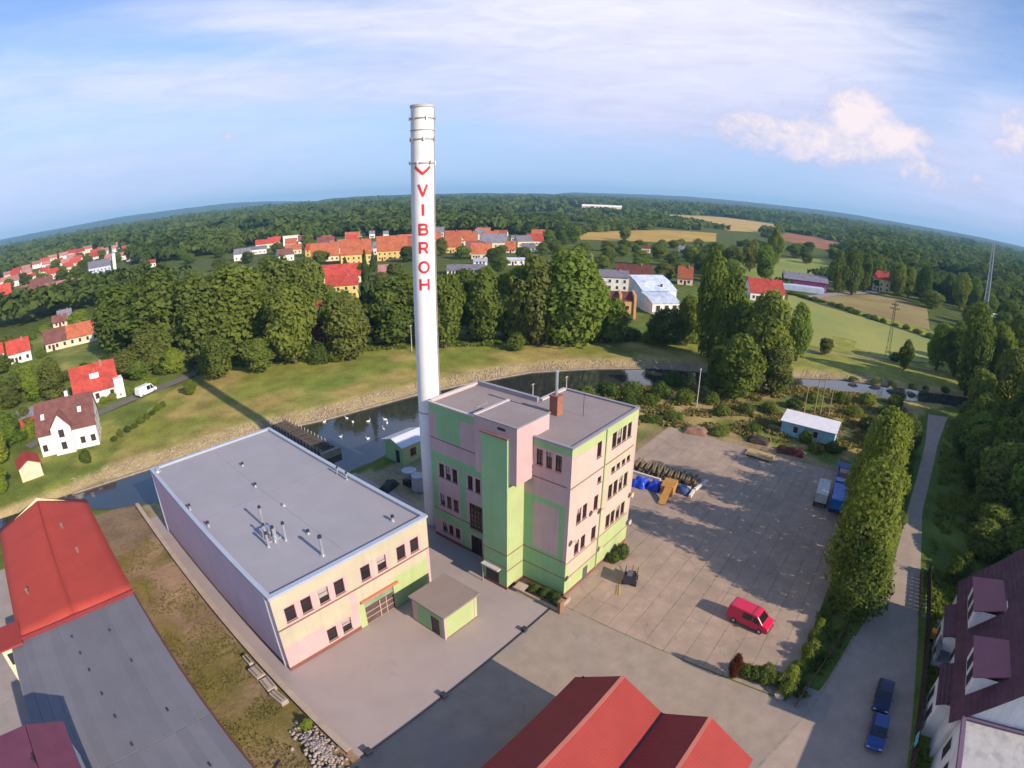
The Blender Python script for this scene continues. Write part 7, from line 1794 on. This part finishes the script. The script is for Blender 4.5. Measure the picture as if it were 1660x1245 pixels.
tufts('weeds', 'rough grass and weeds between yard and river', 5200, lambda n: in_poly([(16, 30), (30, 18), (48, 16), (54, 0), (58, -20), (75, -30), (95, -34), (100, -28), (92, -6), (70, 22), (56, 33), (20, 37)], n), 0.34, 'weed')
def joints(n):
    r = np.random.default_rng(23); k = r.integers(0, 17, n); x = np.where(r.random(n) < 0.75, r.uniform(0, 49, n), -1.05 + 3.0 * r.integers(0, 17, n)); y = -25.1 + 2.115 * k + r.normal(0, 0.04, n); q = np.column_stack([x, y]); return q[(vnoise(q, 5.0, 8) > 0.5) & ((y < -1.0) | (x > 20))]
tufts('weeds', 'small weeds in the joints of the slab yard', 900, joints, 0.05, 'weed')
tufts('weeds', 'weeds under the tree row beside the yard', 2200, lambda n: in_poly([(0, -25.2), (12, -25.2), (52, -25.4), (92, -35.5), (42, -32.8), (14, -29.2), (0, -27.5)], n), 0.26, 'leaf_mid')
tufts('weeds', 'tall grass in the garden right of the street', 3000, lambda n: in_poly([(-8, -39.4), (28, -37.6), (76, -40), (94, -43), (95, -50), (20, -50), (20, -41), (-8, -40.2)], n), 0.3, 'leaf_mid')
tufts('weeds', 'grass fringe at the foot of the trees beyond the meadow', 2600, lambda n: in_poly([(5, 112), (30, 103), (50, 90), (78, 64), (100, 44), (116, 22), (119, 26), (102, 50), (80, 72), (52, 97), (32, 110), (8, 118)], n), 0.5, 'leaf_mid')

# trees of the gardens and the village: say which house each stands by
HOUSES = [o for o in COL.objects if o.parent is None and o.get('category') in ('house', 'barn', 'hall', 'garage') and o.get('group') is None and o.type == 'EMPTY']
for o in COL.objects:
    if o.parent is None and o.get('group') in ('village trees', 'garden trees on the left', 'allotment trees', 'trees before the far houses'):
        best = min(HOUSES, key=lambda h: (h.location - o.location).length)
        dv = o.location - best.location
        if dv.length > 70:
            continue
        vd = Vector((best.location.x - CAM.x, best.location.y - CAM.y, 0)).normalized(); rt = Vector((vd.y, -vd.x, 0))
        a_, b_ = dv.dot(vd), dv.dot(rt)
        rel = ('behind' if a_ > 0 else 'in front of') if abs(a_) > abs(b_) else ('right of' if b_ > 0 else 'left of')
        lab = '%s %s the %s' % (o['label'].split(' in the ')[0].split(' among ')[0].split(' before ')[0], rel, best['label'])
        if sum(1 for q in COL.objects if q.parent is None and q.get('label') == lab and q.get('group') != o.get('group')):
            lab = 'young ' + lab
        if len(lab.split()) <= 16:
            o['label'] = lab

# ------------------------------------------------------------------ air
hz = bpy.data.materials.new('haze_air'); hz.use_nodes = True; hz.cycles.homogeneous_volume = True
t = hz.node_tree; t.nodes.clear()
pv = t.nodes.new('ShaderNodeVolumePrincipled')
pv.inputs['Color'].default_value = (0.36, 0.70, 1.0, 1)
pv.inputs['Density'].default_value = 0.00011
pv.inputs['Anisotropy'].default_value = 0.0
o_ = t.nodes.new('ShaderNodeOutputMaterial'); t.links.new(pv.outputs[0], o_.inputs['Volume'])
tag(MB().box(-9900, 9900, -9900, 9900, -4, 190).build('haze', hz), kind='stuff')
